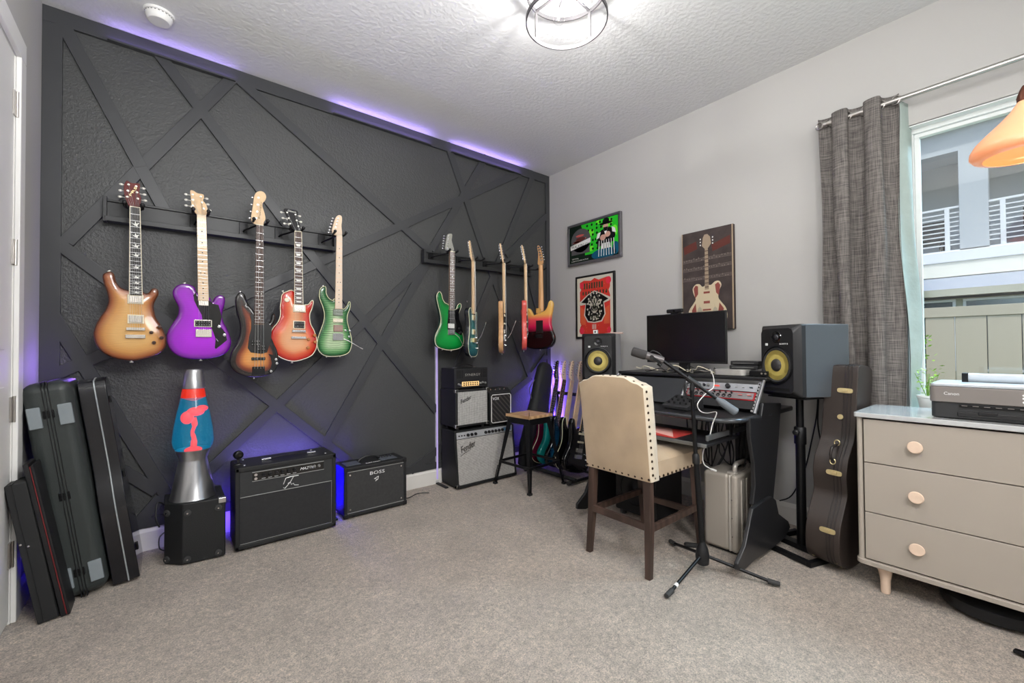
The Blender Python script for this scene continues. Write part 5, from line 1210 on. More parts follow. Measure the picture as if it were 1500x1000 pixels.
# --- printer
t = thing('printer', 'grey and black flat printer on the dresser, with a pale roller bar behind its lid', 'printer', (2.75, .12, dzt))
px_, py0, py1, pz0 = 2.612, .312, -.12, dzt+.004
PG = mat('printer_grey', (128, 122, 118), .35); PT = mat('printer_lid', (186, 192, 198), .25)
MB().prism(rp(px_+.008, 2.90, py1+.008, py0-.004, .02), flatz, pz0, pz0+.066).build('lower_body', mat('printer_black', (52, 53, 54), .35), t, bevel=.003, **k)
MB().prism(rp(px_, 2.91, py1, py0, .022), flatz, pz0+.066, pz0+.132).build('front_panel', PG, t, bevel=.004, **k)
MB().prism(rp(px_+.003, 2.905, py1+.003, py0-.003, .02), flatz, pz0+.132, pz0+.146).build('lid', PT, t, bevel=.005, **k)
MB().box(px_-.001, px_+.03, py1+.03, py0-.085, pz0+.010, pz0+.030).build('paper_tray', mat('printer_dark', (38, 38, 39), .35), t, bevel=.003, **k)
b = MB(); b.box(px_+.002, px_+.012, py1+.03, py0-.09, pz0+.048, pz0+.058).build('output_slot', mat('void_black', 0), t, **k)
b = MB()
for i in range(9): b.box(px_+.0005, px_+.004, py0-.115-.032*i, py0-.098-.032*i, pz0+.054, pz0+.0565)
b.build('slot_ribs', PG, t, **k)['kind'] = 'stuff'
MB().box(px_-.004, px_+.004, py0-.20, py0-.145, pz0+.020, pz0+.034).build('tray_grip', BLK, t, bevel=.003, **k)
text('Canon', .0125, WRITE, t, (px_-.001, py0-.045, pz0+.098), (0, -1, 0), (0, 0, 1), width=.046)
MB().box(px_-.001, px_+.002, py1+.03, py0-.285, pz0+.078, pz0+.115).build('screen', BGLOSS, t, bevel=.001, **k)
for z_ in (.084, .099, .111): MB().cyl((px_-.0015, py0-.268, pz0+z_-.0), (px_+.001, py0-.268, pz0+z_), .004, seg=12).build('button', WRITE, t, **k)
for x_, y_ in ((2.65, .25), (2.87, .25), (2.65, -.06), (2.87, -.06)): MB().cyl((x_, y_, dzt), (x_, y_, pz0+.001), .008, seg=12).build('foot', RUB, t, **k)
MB().cyl((2.80, .205, pz0+.165), (2.80, -.10, pz0+.165), .020, seg=24).build('roller', PT, t, smooth=True, **k)
for ya_ in (.205, -.12): MB().box(2.775, 2.825, ya_, ya_+.02, pz0+.143, pz0+.186).build('roller_bracket', BLKM, t, bevel=.003, **k)
# --- potted plant on the sill
t = thing('potted_plant', 'little light green plant in a white pot between the curtain and the printer', 'plant', (3.09, .375, WZ0+.004))
MB().lathe([(0, 0), (.030, 0), (.040, .065), (.043, .067), (.043, .078), (.037, .078), (.034, .06), (0, .06)], (0, 0, 0), 28).build('pot', mat('white_ceramic', (226, 226, 222), .3), t, smooth=True)
LF = mat('fresh_leaf', (146, 190, 70), .5, 0, 0, 50, .25, 40)
b = MB(); rnd = random.Random(5)
for i in range(16):
    a = rnd.uniform(0, 2*PI); l_ = rnd.uniform(.05, .14); e = Vector((math.cos(a)*l_*.35, math.sin(a)*l_*.35, .06+l_)); b.tube([(0, 0, .058), e*.55+Vector((0, 0, .03)), e], .0011, 4)
b.build('stems', mat('stem_green', (110, 150, 60), .6), t)
for i in range(46):
    a = rnd.uniform(0, 2*PI); l_ = rnd.uniform(.02, .15); c = Vector((math.cos(a)*.038*rnd.random()**.5, math.sin(a)*.045*rnd.random()**.5, .062+l_)); q = Vector((math.cos(a*3), math.sin(a*3), rnd.uniform(-.2, .7))).normalized()*.021; s_ = q.cross(Vector((0, 0, 1))).normalized()*.006
    MB().add([c, c+q*.5+s_+Vector((0, 0, .002)), c+q, c+q*.5-s_+Vector((0, 0, .002)), c+q*.5-Vector((0, 0, .002))], [(0, 1, 4), (1, 2, 4), (2, 3, 4), (3, 0, 4), (0, 1, 2, 3)]).build('leaf', LF, t)
# --- curtain and rod
RODX, RODZ = 3.055, 2.463
t = thing('curtain_rod', 'brushed metal curtain rod above the window', 'curtain rod', (RODX, -.2, RODZ))
MB().cyl((RODX, .775, RODZ), (RODX, -1.35, RODZ), .013, seg=20).build('rod', NICK, t, smooth=True, world=True)
MB().lathe([(.013, 0), (.018, .002), (.018, .02), (.012, .026), (0, .027)], (RODX, .775, RODZ), 20, (0, 1, 0)).build('finial', NICK, t, smooth=True, world=True)
for y_ in (.70, -1.28):
    MB().cyl((RODX, y_, RODZ), (XR, y_, RODZ-.01), .006, seg=10).cyl((XR-.006, y_, RODZ-.01), (XR-.0005, y_, RODZ-.01), .02, seg=20).build('bracket', NICK, t, world=True, smooth=True)
def linen():
    m = bpy.data.materials.new('charcoal_linen'); m.use_nodes = True; n = m.node_tree.nodes; L = m.node_tree.links; b = n['Principled BSDF']; tc = n.new('ShaderNodeTexCoord')
    o_ = []
    for sc in ((260, 260, 9), (14, 14, 300), (5, 5, 5)):
        mp = n.new('ShaderNodeMapping'); mp.inputs['Scale'].default_value = sc; t_ = n.new('ShaderNodeTexNoise'); t_.inputs['Scale'].default_value = 1; t_.inputs['Detail'].default_value = 3
        L.new(tc.outputs['Object'], mp.inputs[0]); L.new(mp.outputs[0], t_.inputs[0]); o_.append(t_)
    a_ = n.new('ShaderNodeMath'); a_.operation = 'ADD'; L.new(o_[0].outputs[0], a_.inputs[0]); L.new(o_[1].outputs[0], a_.inputs[1])
    mr = n.new('ShaderNodeMapRange'); mr.inputs[1].default_value = .72; mr.inputs[2].default_value = 1.28; L.new(a_.outputs[0], mr.inputs[0])
    mx = n.new('ShaderNodeMix'); mx.data_type = 'RGBA'; mx.inputs[6].default_value = lin((70, 66, 65))+(1,); mx.inputs[7].default_value = lin((134, 128, 123))+(1,)
    L.new(mr.outputs[0], mx.inputs[0]); L.new(mx.outputs[2], b.inputs['Base Color']); b.inputs['Roughness'].default_value = .92
    bp = n.new('ShaderNodeBump'); bp.inputs['Strength'].default_value = .4; bp.inputs['Distance'].default_value = .001; L.new(a_.outputs[0], bp.inputs['Height']); L.new(bp.outputs[0], b.inputs['Normal'])
    return m
CUR = linen()
t = thing('curtain', 'dark grey woven curtain gathered at the left of the window, with a pale green lining', 'curtain', (RODX, .62, .04))
yl, yr = .815, .470
def cur(s, z):
    w_ = 2.505-z; amp = .042+.010*min(1, w_/.5); ph = 2*PI*2.35*s+.2
    sway = .010*math.sin(z*2.1+s*9)+.006*math.sin(z*5.3+s*17)
    return RODX-.004+amp*math.sin(ph)*(.85+.15*math.sin(z*1.3+s*4))+sway*.5*min(1, w_), yl+(yr-yl)*s+.012*math.sin(2*ph+.5)+sway*min(1, w_)-.015*w_*(1-s)*.8
b = MB(); NS, NZ = 96, 60
for j in range(NZ+1):
    z = .03+(2.505-.03)*j/NZ
    for i in range(NS+1):
        x, y = cur(i/NS, z); b.v.append(Vector((x, y, z)))
for j in range(NZ):
    for i in range(NS): a = j*(NS+1)+i; b.f.append((a, a+1, a+NS+2, a+NS+1))
o = b.build('panel', CUR, t, smooth=True, world=True, ang=180); so = o.modifiers.new('thick', 'SOLIDIFY'); so.thickness = .003
LIN = mat('pale_mint_lining', (166, 180, 174), .6, 0, .6, 16, .07, 9, dist=.01)
b = MB(); NS2 = 20
for j in range(NZ+1):
    z = .03+(2.46-.03)*j/NZ
    x0_, y0_ = cur(1, z); w_ = 2.46-z
    for i in range(NS2+1):
        s = i/NS2; b.v.append(Vector((x0_+.095*s+.006*math.sin(z*7+s*5), y0_-.006-.030*s-.012*math.sin(s*PI*1.5+z*2.3)*min(1, w_*2), z)))
for j in range(NZ):
    for i in range(NS2): a = j*(NS2+1)+i; b.f.append((a, a+1, a+NS2+2, a+NS2+1))
o = b.build('lining', LIN, t, smooth=True, world=True, ang=180); so = o.modifiers.new('thick', 'SOLIDIFY'); so.thickness = .002
for s in (.03, .19, .41, .62, .83, .97):
    x, y = cur(s, RODZ); b = MB(); n = 20; r0 = .021
    b.tube([(RODX+r0*math.cos(2*PI*i/n)*.35, y+.0+r0*math.cos(2*PI*i/n)*.9, RODZ+r0*math.sin(2*PI*i/n)) for i in range(n)], .0045, 8, True); b.build('grommet', NICK, t, smooth=True, world=True)
# --- floor lamp with a peach bowl, only its left part in view
lx_, ly_ = 2.312, .018
t = thing('floor_lamp', 'floor lamp with a glowing peach bowl shade, at the right edge', 'lamp', (lx_, ly_, 0))
SHADE = mat('peach_glass', (222, 160, 122), .25, trans=.1, emit=(255, 160, 104), estr=.24, coat=.4)
prof = [(.022, 1.985), (.034, 1.965), (.055, 1.935), (.095, 1.895), (.145, 1.850), (.180, 1.815), (.197, 1.785), (.198, 1.765), (.184, 1.750), (.15, 1.742)]
b = MB(); b.lathe([(r_*.70, 1.80+(z_-1.742)*.80) for r_, z_ in prof+[(.15, 1.746), (.182, 1.757), (.192, 1.770), (.190, 1.785), (.175, 1.81), (.14, 1.845), (.09, 1.888), (.05, 1.93), (.03, 1.96), (.018, 1.98)]], (0, 0, 0), 56)
b.f = b.f[:-2]; b.build('shade', SHADE, t, smooth=True, ang=60)
MB().lathe([(.010, 1.975), (.020, 1.98), (.022, 2.0), (.015, 2.025), (.008, 2.04), (0, 2.04)], (0, 0, 0), 24).build('shade_cap', mat('oxidised_brass', (92, 54, 40), .4, .7), t, smooth=True)
MB().tube([(0, 0, 2.03), (.04, -.10, 2.12), (.06, -.22, 2.10), (.05, -.27, 1.9), (.05, -.28, .05)], .011, 12).build('pole', BLKM, t, smooth=True)
q = Vector((.05, -.28, 0))
for tip in ((.138, .062, .010), (-.16, -.45, .010), (.3, -.4, .010)):
    tp = Vector(tip); MB().bar((q.x, q.y, .05), (tp.x, tp.y, .012), .024, .012).build('leg', BLKM, t, bevel=.003)
light('POINT', 'floor_lamp_light', (lx_, ly_, 1.85), .38, (1, .62, .38), .03)
# --- guitar case by the dresser
t = thing('instrument_case', 'brown leatherette hard guitar case with brass latches, standing beside the dresser', 'case', (2.785, .70, .002), (R(1.5), R(7), R(-5)))
CT = .150
co = [(-.10, 1.0), (-.085, 1.035), (.0, 1.045), (.085, 1.035), (.10, 1.0), (.095, .80), (.10, .66), (.13, .60), (.165, .54), (.175, .47), (.155, .40), (.150, .36), (.175, .30), (.21, .22), (.215, .14), (.19, .06), (.13, .015), (0, .0), (-.13, .015), (-.19, .06), (-.215, .14), (-.21, .22), (-.175, .30), (-.150, .36), (-.155, .40), (-.175, .47), (-.165, .54), (-.13, .60), (-.10, .66), (-.095, .80)]
co = catmull(co, 4)
BRL = mat('brown_leatherette', (54, 46, 42), .42, 0, .35, 160); BRL2 = mat('brown_leatherette_edge', (42, 36, 34), .4, 0, .2, 160)
MB().prism(co, lambda u, v, w: (u, w, v), -CT/2, CT/2).build('shell', BRL, t, bevel=.014, seg=3)
b = MB(); sc_ = lambda f_: [(u*f_[0], (v-.5)*f_[1]+.5) for u, v in co]
def rimz(w0, w1, e, m_, nm):
    P_ = np.array(co); tn_ = np.roll(P_, -1, 0)-np.roll(P_, 1, 0); tn_ /= np.linalg.norm(tn_, axis=1)[:, None]; s_ = -1 if area2(co) < 0 else 1
    q_ = P_+np.stack([tn_[:, 1], -tn_[:, 0]], 1)*s_*e
    MB().prism([tuple(a) for a in q_], lambda u, v, w: (u, w, v), w0, w1).build(nm, m_, t, bevel=.002)
rimz(-.022, -.016, .003, BRL2, 'edge_band'); rimz(-.038, -.030, .004, BRL2, 'edge_band'); rimz(-.052, -.046, .003, BRL2, 'edge_band')
def latchat(u, z, ang, big=True):
    o_ = Matrix.Translation((u, -.022, z)) @ Matrix.Rotation(ang, 4, 'Y')
    b = MB(); pl = catmull([(-.035, 0), (-.030, .011), (0, .013), (.028, .011), (.034, 0), (.028, -.011), (0, -.013), (-.030, -.011)], 3)
    b.prism(pl, lambda a, c_, w: (w, a, c_), -.005, 0); q_ = b.build('latch', GOLD, t, xf=o_, bevel=.001, seg=1)
    MB().box(-.010, -.004, -.014, .012, -.007, .007).build('clasp', GOLD, q_, xf=o_, bevel=.002)
latchat(-.216, .19, R(2)); latchat(-.178, .475, R(0)); latchat(-.100, .90, 0); 
MB().tube([(-.166, -.012, .44+.10), (-.200, -.012, .545), (-.207, -.012, .57), (-.195, -.012, .60), (-.140, -.012, .615)], .007, 8).build('handle', BRL2, t, smooth=True)
for z_, u_ in ((.53, -.170), (.625, -.128)):
    b = MB(); n = 14; b.tube([(u_-.004, -.012+.012*math.cos(2*PI*i/n), z_+.014*math.sin(2*PI*i/n)) for i in range(n)], .0025, 6, True); b.build('handle_ring', GOLD, t, smooth=True)
MB().lathe([(.014, 0), (.013, .004), (0, .005)], (-.104, -.01, .76), 20, (-1, 0, 0)).build('lock', GOLD, t, smooth=True)
for u_, z_, y_ in ((-.16, .035, -.05), (-.16, .035, .05), (-.10, .010, -.05), (-.10, .010, .05), (.1, .01, -.05), (.1, .01, .05)):
    MB().lathe([(.008, 0), (.007, .005), (0, .006)], (u_, y_, z_), 14, (u_*2, 0, -1)).build('foot_stud', GOLD, t, smooth=True)
# --- studio monitors
def speaker(label, c, z, rz, group='studio monitors'):
    t = thing('studio_monitor', label, 'speaker', (c[0], c[1], z), rz, group); w_, h_, d_ = .275, .40, .335; y_ = -d_/2
    SP = mat('speaker_vinyl', (70, 76, 82), .32, 0, .15, 200, sheen=.3); BF = mat('speaker_baffle', (36, 36, 38), .38)
    MB().box(-w_/2, w_/2, y_+.05, d_/2, .004, h_).build('cabinet', SP, t, bevel=.006)
    b = MB(); o_ = rp(-w_/2, w_/2, .002, h_, .012); i_ = rp(-w_/2+.024, w_/2-.024, .022, h_-.020, .03); n = len(o_)
    b.v = [Vector((u, y_+.055, v)) for u, v in o_]+[Vector((u, y_+.030, v)) for u, v in o_]+[Vector((u, y_+.004, v)) for u, v in i_]+[Vector((u*.985, y_, v)) for u, v in i_]
    for r_ in range(3):
        for i in range(n): b.f.append((r_*n+i, r_*n+(i+1) % n, (r_+1)*n+(i+1) % n, (r_+1)*n+i))
    b.f += [tuple(range(n))[::-1], tuple(range(3*n, 4*n))]
    b.build('baffle', BF, t, smooth=True, ang=35)
    wz = .175; F_ = (0, -1, 0)
    MB().lathe([(.109, -.001), (.109, .004), (.103, .007), (.097, .002), (.097, -.004)], (0, y_, wz), 48, F_).build('woofer_ring', BLKM, t, smooth=True)
    MB().lathe([(.098, .0005), (.094, .006), (.086, .004), (.083, .002), (.0, .002)], (0, y_, wz), 48, F_).build('surround', RUB, t, smooth=True)
    wf = MB().lathe([(.084, .0035), (.060, .0035), (.034, .0025), (0, .0025)], (0, y_, wz), 48, F_).build('woofer_cone', stripes('kevlar_yellow', (184, 164, 82), (212, 194, 112), 90, .45, 'DIAGONAL', 0, 0, .3, .7), t, smooth=True)
    MB().lathe([(.036, .003), (.033, .009), (.022, .016), (.01, .019), (0, .0195)], (0, y_, wz), 32, F_).build('dust_cap', mat('dust_cap', (56, 54, 54), .4), wf, smooth=True)
    tz = .332
    MB().lathe([(.034, .000), (.032, .003), (.020, .001), (.018, .0005)], (0, y_, tz), 36, F_).build('waveguide', BGLOSS, t, smooth=True)
    MB().lathe([(.017, .001), (.014, .006), (.006, .010), (0, .0105)], (0, y_, tz), 28, F_).build('tweeter', mat('tweeter_dome', (60, 60, 64), .3, .3), t, smooth=True)
    MB().box(-.085, .085, y_-.001, y_+.004, .032, .048).build('bass_port', mat('void_black', 0), t, bevel=.004)
    MB().box(-.080, -.062, y_-.002, y_+.001, .285, .299).build('badge', WRITE, t, bevel=.001)
    text('ROKIT 8', .008, WRITE, t, (.022, y_-.0012, .290), (1, 0, 0), (0, 0, 1), world=False, width=.055, depth=.0008)
    for u in (-.1, .1):
        for v in (-.12, .12): MB().cyl((u, v, 0), (u, v, .006), .01, seg=12).build('foot', RUB, t)
    return t
aR = R(-118); w_, d_ = .275, .335
def rot2(a, x, y): return x*math.cos(a)-y*math.sin(a), x*math.sin(a)+y*math.cos(a)
ox, oy = rot2(aR, w_/2, -d_/2); cR = (2.612-ox, .815-oy)
speaker('large black studio monitor with yellow cone, its side lit by the window', cR, .862, aR)
def spk_stand(label, c, ztop, a, plate=.22, f=1):
    t = thing('speaker_stand', label, 'stand', (c[0], c[1], 0), a)
    MB().box(-plate/2, plate/2, -plate/2, plate/2, ztop-.008, ztop).build('top_plate', BLKM, t, bevel=.003)
    MB().cyl((0, 0, .03), (0, 0, ztop-.24), .024, seg=24).build('lower_tube', BLKM, t, smooth=True)
    MB().cyl((0, 0, ztop-.28), (0, 0, ztop-.006), .019, seg=24).build('upper_tube', BLKM, t, smooth=True)
    q = MB().lathe([(.030, 0), (.030, .09), (.026, .095)], (0, 0, ztop-.27), 24).build('clamp', BLKM, t, smooth=True)
    MB().lathe([(.006, 0), (.006, .03), (.016, .034), (.016, .046), (.010, .05), (0, .05)], (-.02, -.01, ztop-.20), 14, (-1, -.2, 0)).build('clamp_knob', BLK, q, smooth=True)
    # square floor frame with a cross bar
    for s_ in (-1, 1):
        MB().box(-.17*f, .17*f, s_*.15*f-.014, s_*.15*f+.014, .0, .028).build('base_bar', BLKM, t, bevel=.003)
        MB().box(s_*(.17*f-.014)-.014, s_*(.17*f-.014)+.014, -.15*f+.014, .15*f-.014, .001, .027).build('base_bar', BLKM, t, bevel=.003)
    MB().box(-.03, .03, -.15*f+.014, .15*f-.014, .002, .030).build('cross_bar', BLKM, t, bevel=.003)
    return t
sc1 = cR
pp = U('z', .0, 1168, 806)
spk_stand('black tube speaker stand with an open square floor frame, right of the desk', (pp.x*.4+cR[0]*.6, pp.y*.4+cR[1]*.6), .862, R(-18))
cL = (2.90, 2.36)
speaker('black studio monitor with yellow cone at the far left end of the desk', cL, .858, R(-61))
spk_stand('black speaker stand behind the beige chair', (cL[0]-.03, cL[1]-.05), .858, R(-61), f=.7)
# small cube and strip on the far monitor
zt_ = .858+.40
p = U('z', zt_, 883, 483)
t = thing('small_cube', 'tiny white-faced cube with a black diamond on the far studio monitor', 'ornament', (2.86, 2.395, zt_), R(-50))
MB().box(-.015, .025, -.02, .02, 0, .034).build('cube', mat('grey_cube', (160, 160, 160), .5), t, bevel=.002)
MB().box(-.016, .016, -.022, -.018, .002, .033).build('face', WHT, t, bevel=.001)
MB().prism([(0, .006), (.009, .0175), (0, .029), (-.009, .0175)], lambda u, v, w: (u, w, v), -.0235, -.021).build('diamond', BLK, t)
t = thing('paper_strip', 'small pinkish box lying on the far studio monitor', 'box', (2.98, 2.26, zt_), R(-61))
MB().box(-.05, .05, -.03, .03, 0, .012).build('lid', mat('pinkish_card', (214, 186, 176), .6), t, bevel=.001); MB().box(-.048, .048, -.028, .028, .0, .004).build('base', RED, t)
# --- desk
DK = mat('black_wood_laminate', (34, 34, 36), .32, 0, .08, 90); DKP = mat('dark_grey_panel', (48, 50, 52), .45); TUB = mat('dark_silver_tube', (138, 140, 142), .3, .7)
dkR, dkL = .985, 2.02
t = thing('studio_desk', 'black two-tier studio desk with angled rack bays and silver uprights', 'desk', (2.66, 1.5, 0))
topo = [(2.245, 1.09), (2.262, 1.035), (2.30, 1.0), (2.36, .985), (2.66, .975), (3.04, .975), (3.04, dkL), (2.36, dkL), (2.30, 2.0), (2.262, 1.97), (2.245, 1.90)]
MB().prism(topo, flatz, .742, .772).build('desktop', DK, t, bevel=.009, seg=3, **k)
MB().tube([(x_, y_, .757) for x_, y_ in [(2.68, .978)]+topo[3:4]+topo[2:3]+topo[1:2]+topo[0:1]+topo[:-6:-1][:1]+[(2.262, 1.97), (2.30, 2.0)]], .0135, 12).build('edge_band', mat('dark_steel_edge', (88, 90, 94), .25, .7), t, smooth=True, **k)
MB().prism([(2.655, .985), (2.665, .975), (2.682, .975), (2.735, 1.085), (3.04, 1.085), (3.04, dkL), (2.675, dkL), (2.655, dkL-.02)], flatz, .944, .966).build('upper_shelf', DK, t, bevel=.008, **k)
MB().box(2.70, 2.712, 1.45, dkL-.01, .772, .944).build('rear_panel', DKP, t, **k)
def sloped(y0, y1, xa, za, xb, zb, th_, m_, nm, par=t):
    n_ = Vector((zb-za, 0, -(xb-xa))).normalized()*th_
    a, b_, c, d = Vector((xa, y0, za)), Vector((xa, y1, za)), Vector((xb, y1, zb)), Vector((xb, y0, zb))
    return MB().hexa([a, b_, b_+n_, a+n_], [d, c, c+n_, d+n_]).build(nm, m_, par, bevel=.002, **k)
sloped(1.455, 1.985, 2.525, .784, 2.640, .936, .012, DKP, 'blank_panel')
for y_ in (1.438, 1.99, .990):
    MB().tube([(2.505, y_, .775), (2.640, y_, .948)], .009, 12).build('upright', TUB, t, smooth=True, **k)
for y_ in (1.420, 1.008):
    rl = sloped(y_-.010, y_+.010, 2.520, .782, 2.638, .938, .006, mat('zinc_rail', (150, 150, 150), .4, .6), 'rack_rail')
    b = MB()
    for i in range(9):
        f_ = (i+.7)/9.4; x_, z_ = 2.520+.118*f_, .782+.156*f_; b.cyl((x_-.006, y_, z_+.004), (x_+.004, y_, z_-.003), .003, seg=8)
    b.build('rail_holes', mat('void_black', 0), rl, **k)['kind'] = 'stuff'
for y_, nm in ((.978, 'side_panel'), (dkL, 'side_panel')):
    pts = [(1099, 612), (1100, 640), (1106, 680), (1107, 712), (1104, 740), (1133, 738), (1141, 650), (1145, 590), (1119, 590), (1116, 612)]
    ps = [U('y', .965, *q) for q in pts]; b = MB(); b.prism([(q.x, q.z) for q in ps], lambda u, v, w: (u, w, v), y_-.012, y_+.012); b.build(nm, DK, t, bevel=.006, **k)
    pts = [(1103, 745), (1120, 733), (1131, 727), (1137, 732), (1141, 752), (1155, 763), (1158, 772), (1150, 788), (1128, 806), (1104, 822), (1092, 834), (1081, 836), (1081, 826), (1092, 800)]
    ps = [U('y', .945, *q) for q in pts]; b = MB(); b.prism([(q.x, max(.0, q.z)) for q in ps], lambda u, v, w: (u, w, v), y_-.034, y_-.012); b.build('foot', DK, t, bevel=.006, **k)
MB().box(2.77, 2.785, 1.0, 1.21, .40, .742).build('modesty_panel', DK, t, **k)
# tray
MB().box(2.135, 2.50, 1.07, 1.86, .632, .648).build('keyboard_tray', DK, t, bevel=.004, **k)
MB().box(2.126, 2.135, 1.07, 1.86, .630, .650).build('tray_edge', TUB, t, bevel=.003, **k)
for y_ in (1.085, 1.845):
    MB().box(2.16, 2.62, y_-.006, y_+.006, .660, .688).build('slide_rail', TUB, t, bevel=.002, **k)
    MB().box(2.40, 2.43, y_-.012, y_+.012, .648, .745).build('tray_bracket', BLKM, t, bevel=.002, **k)
# equipment in the rack
SLN = lambda f_, o_: (2.518+.118*f_-o_*.80, .784+.156*f_+o_*.60)
def rackunit(name, label, cat, f0, f1, fm, y0=1.012, y1=1.418, dep=.16):
    (xa, za), (xb, zb) = SLN(f0, .002), SLN(f1, .002)
    r_ = thing(name, label, cat, (xa, (y0+y1)/2, za)); n_ = Vector((.80, 0, -.60))
    A_, B_, C_, D_ = Vector((xa, y0, za)), Vector((xa, y1, za)), Vector((xb, y1, zb)), Vector((xb, y0, zb)); up_ = (D_-A_).normalized()
    MB().hexa([A_, B_, B_+n_*.006, A_+n_*.006], [D_, C_, C_+n_*.006, D_+n_*.006]).build('front_plate', fm, r_, bevel=.001, seg=1, **k)
    i_ = Vector((0, .012, 0)); dp_ = n_*.05
    MB().hexa([A_+i_+n_*.006, B_-i_+n_*.006, B_-i_+dp_, A_+i_+dp_], [D_+i_+n_*.006, C_-i_+n_*.006, C_-i_+dp_, D_+i_+dp_]).build('chassis', BLKM, r_, **k)
    H_ = (D_-A_).length
    def at_(s, v): return B_+Vector((0, -(y1-y0)*s, 0))+up_*H_*v-n_*.0005
    return r_, at_, n_
REDM = mat('red_anodised', (150, 26, 34), .35, .5)
r_, at_, n_ = rackunit('rack_processor', 'grey rack unit with a small red display and black dial, above the red one', 'audio unit', .64, .90, mat('pale_grey_panel', (150, 152, 156), .4, .4))
nn = tuple(-n_)
q = MB().lathe([(.014, 0), (.013, .016), (0, .017)], at_(.60, .5), 18, nn).build('dial', BLK, r_, smooth=True, **k)
b = MB(); a, c = at_(.40, .30), at_(.48, .75); b.bar(at_(.395, .5), at_(.475, .5), .002, .017, (-.8, 0, .6)).build('display', mat('red_display', (230, 70, 60), .4, emit=(255, 60, 40), estr=.8), r_, **k)
for s_ in (.80, .70): MB().bar(at_(s_, .5), at_(s_+.03, .5), .003, .012, (-.8, 0, .6)).build('button', mat('pale_button', (190, 190, 190), .4), r_, **k)
MB().bar(at_(.90, .5), at_(.94, .5), .003, .018, (-.8, 0, .6)).build('power_switch', mat('teal_switch', (40, 66, 76), .4), r_, **k)
for i in range(5): MB().lathe([(.008, 0), (.007, .012), (0, .013)], at_(.05+.065*i, .5), 12, nn).build('knob', BLK if i % 2 else mat('grey_knob', 0), r_, smooth=True, **k)
r_, at_, n_ = rackunit('audio_interface', 'red rack audio interface with a row of jacks and knobs', 'audio unit', .34, .62, REDM)
fc = MB().hexa([at_(.02, .12), at_(.98, .12), at_(.98, .12)-n_*.002, at_(.02, .12)-n_*.002], [at_(.02, .88), at_(.98, .88), at_(.98, .88)-n_*.002, at_(.02, .88)-n_*.002]).build('silver_face', mat('silver_face', (128, 122, 122), .4, .5), r_, **k)
for i in range(8):
    MB().lathe([(.0115, .001), (.0115, .004), (.007, .004), (.006, .002), (0, .002)], at_(.08+.083*i, .40), 16, nn).build('jack', BLKM, fc, smooth=True, **k)
    MB().lathe([(.006, 0), (.005, .012), (0, .013)], at_(.10+.083*i, .76), 12, nn).build('knob', BLK, fc, smooth=True, **k)
for s_ in (.78, .90): MB().bar(at_(s_, .55), at_(s_+.05, .55), .004, .018, (-.8, 0, .6)).build('button', mat('pinkish_button', (206, 120, 116), .4), fc, **k)
rackunit('blank_rack_panel', 'plain black panel under the red interface', 'panel', .06, .33, mat('matt_black_panel', (20, 20, 22), .5))
# desktop mixer
t = thing('controller', 'small black slanted desktop controller at the left foot of the rack', 'audio unit', (2.42, 1.36, .772), R(-8))
MB().hexa([(-.08, -.09, .004), (.08, -.09, .004), (.08, .09, .004), (-.08, .09, .004)], [(-.08, -.09, .022), (.06, -.09, .075), (.06, .09, .075), (-.08, .09, .022)]).build('case', mat('gunmetal', (62, 62, 64), .35, .5), t, bevel=.003)
for i in range(4):
    for j in range(3): MB().cyl((-.045+.035*j, -.06+.04*i, .030+.013*j), (-.05+.035*j, -.06+.04*i, .046+.013*j), .0065, seg=12).build('knob', BLK, t, smooth=True)
for sx in (-.065, .065):
    for sy in (-.07, .07): MB().cyl((sx, sy, 0), (sx, sy, .005), .008, seg=10).build('foot', RUB, t)
# monitor
MX = 2.80; a, c, d_ = U('x', MX, 947, 463), U('x', MX, 1063, 455), U('x', MX, 1066, 534)
t = thing('computer_monitor', 'black widescreen computer monitor, switched off, on the upper shelf', 'monitor', (MX+.05, (a.y+c.y)/2, .966))
z0_, z1_ = d_.z+.004, a.z+.004; y0_, y1_ = c.y, a.y
MB().box(MX, MX+.022, y0_, y1_, z0_, z1_).build('bezel', BLK, t, bevel=.003, **k)
MB().box(MX-.001, MX+.002, y0_+.006, y1_-.006, z0_+.014, z1_-.006).build('screen', mat('dark_screen', (13, 12, 15), .22, coat=.1), t, **k)
MB().box(MX+.022, MX+.055, (y0_+y1_)/2-.14, (y0_+y1_)/2+.14, z0_+.05, z1_-.08).build('rear_housing', BLK, t, bevel=.012, **k)
ym = (y0_+y1_)/2+.02
MB().box(MX+.03, MX+.065, ym-.035, ym+.035, .974, z0_+.10).build('neck', BLK, t, bevel=.004, **k)
MB().box(MX-.05, MX+.14, ym-.12, ym+.12, .966, .978).build('base', BLK, t, bevel=.004, **k)
a = U('x', MX+.01, 989, 459)
t = thing('webcam', 'small black bar webcam clipped on top of the monitor', 'camera', (MX+.01, a.y, z1_))
MB().box(-.016, .014, -.062, .062, .006, .034).build('housing', BLK, t, bevel=.009, seg=3); MB().box(-.012, .030, -.03, .03, -.0, .008).build('clip', BLKM, t, bevel=.002)
MB().lathe([(.009, 0), (.008, .003), (0, .003)], (-.016, 0, .02), 16, (-1, 0, 0)).build('lens', BGLOSS, t, smooth=True)
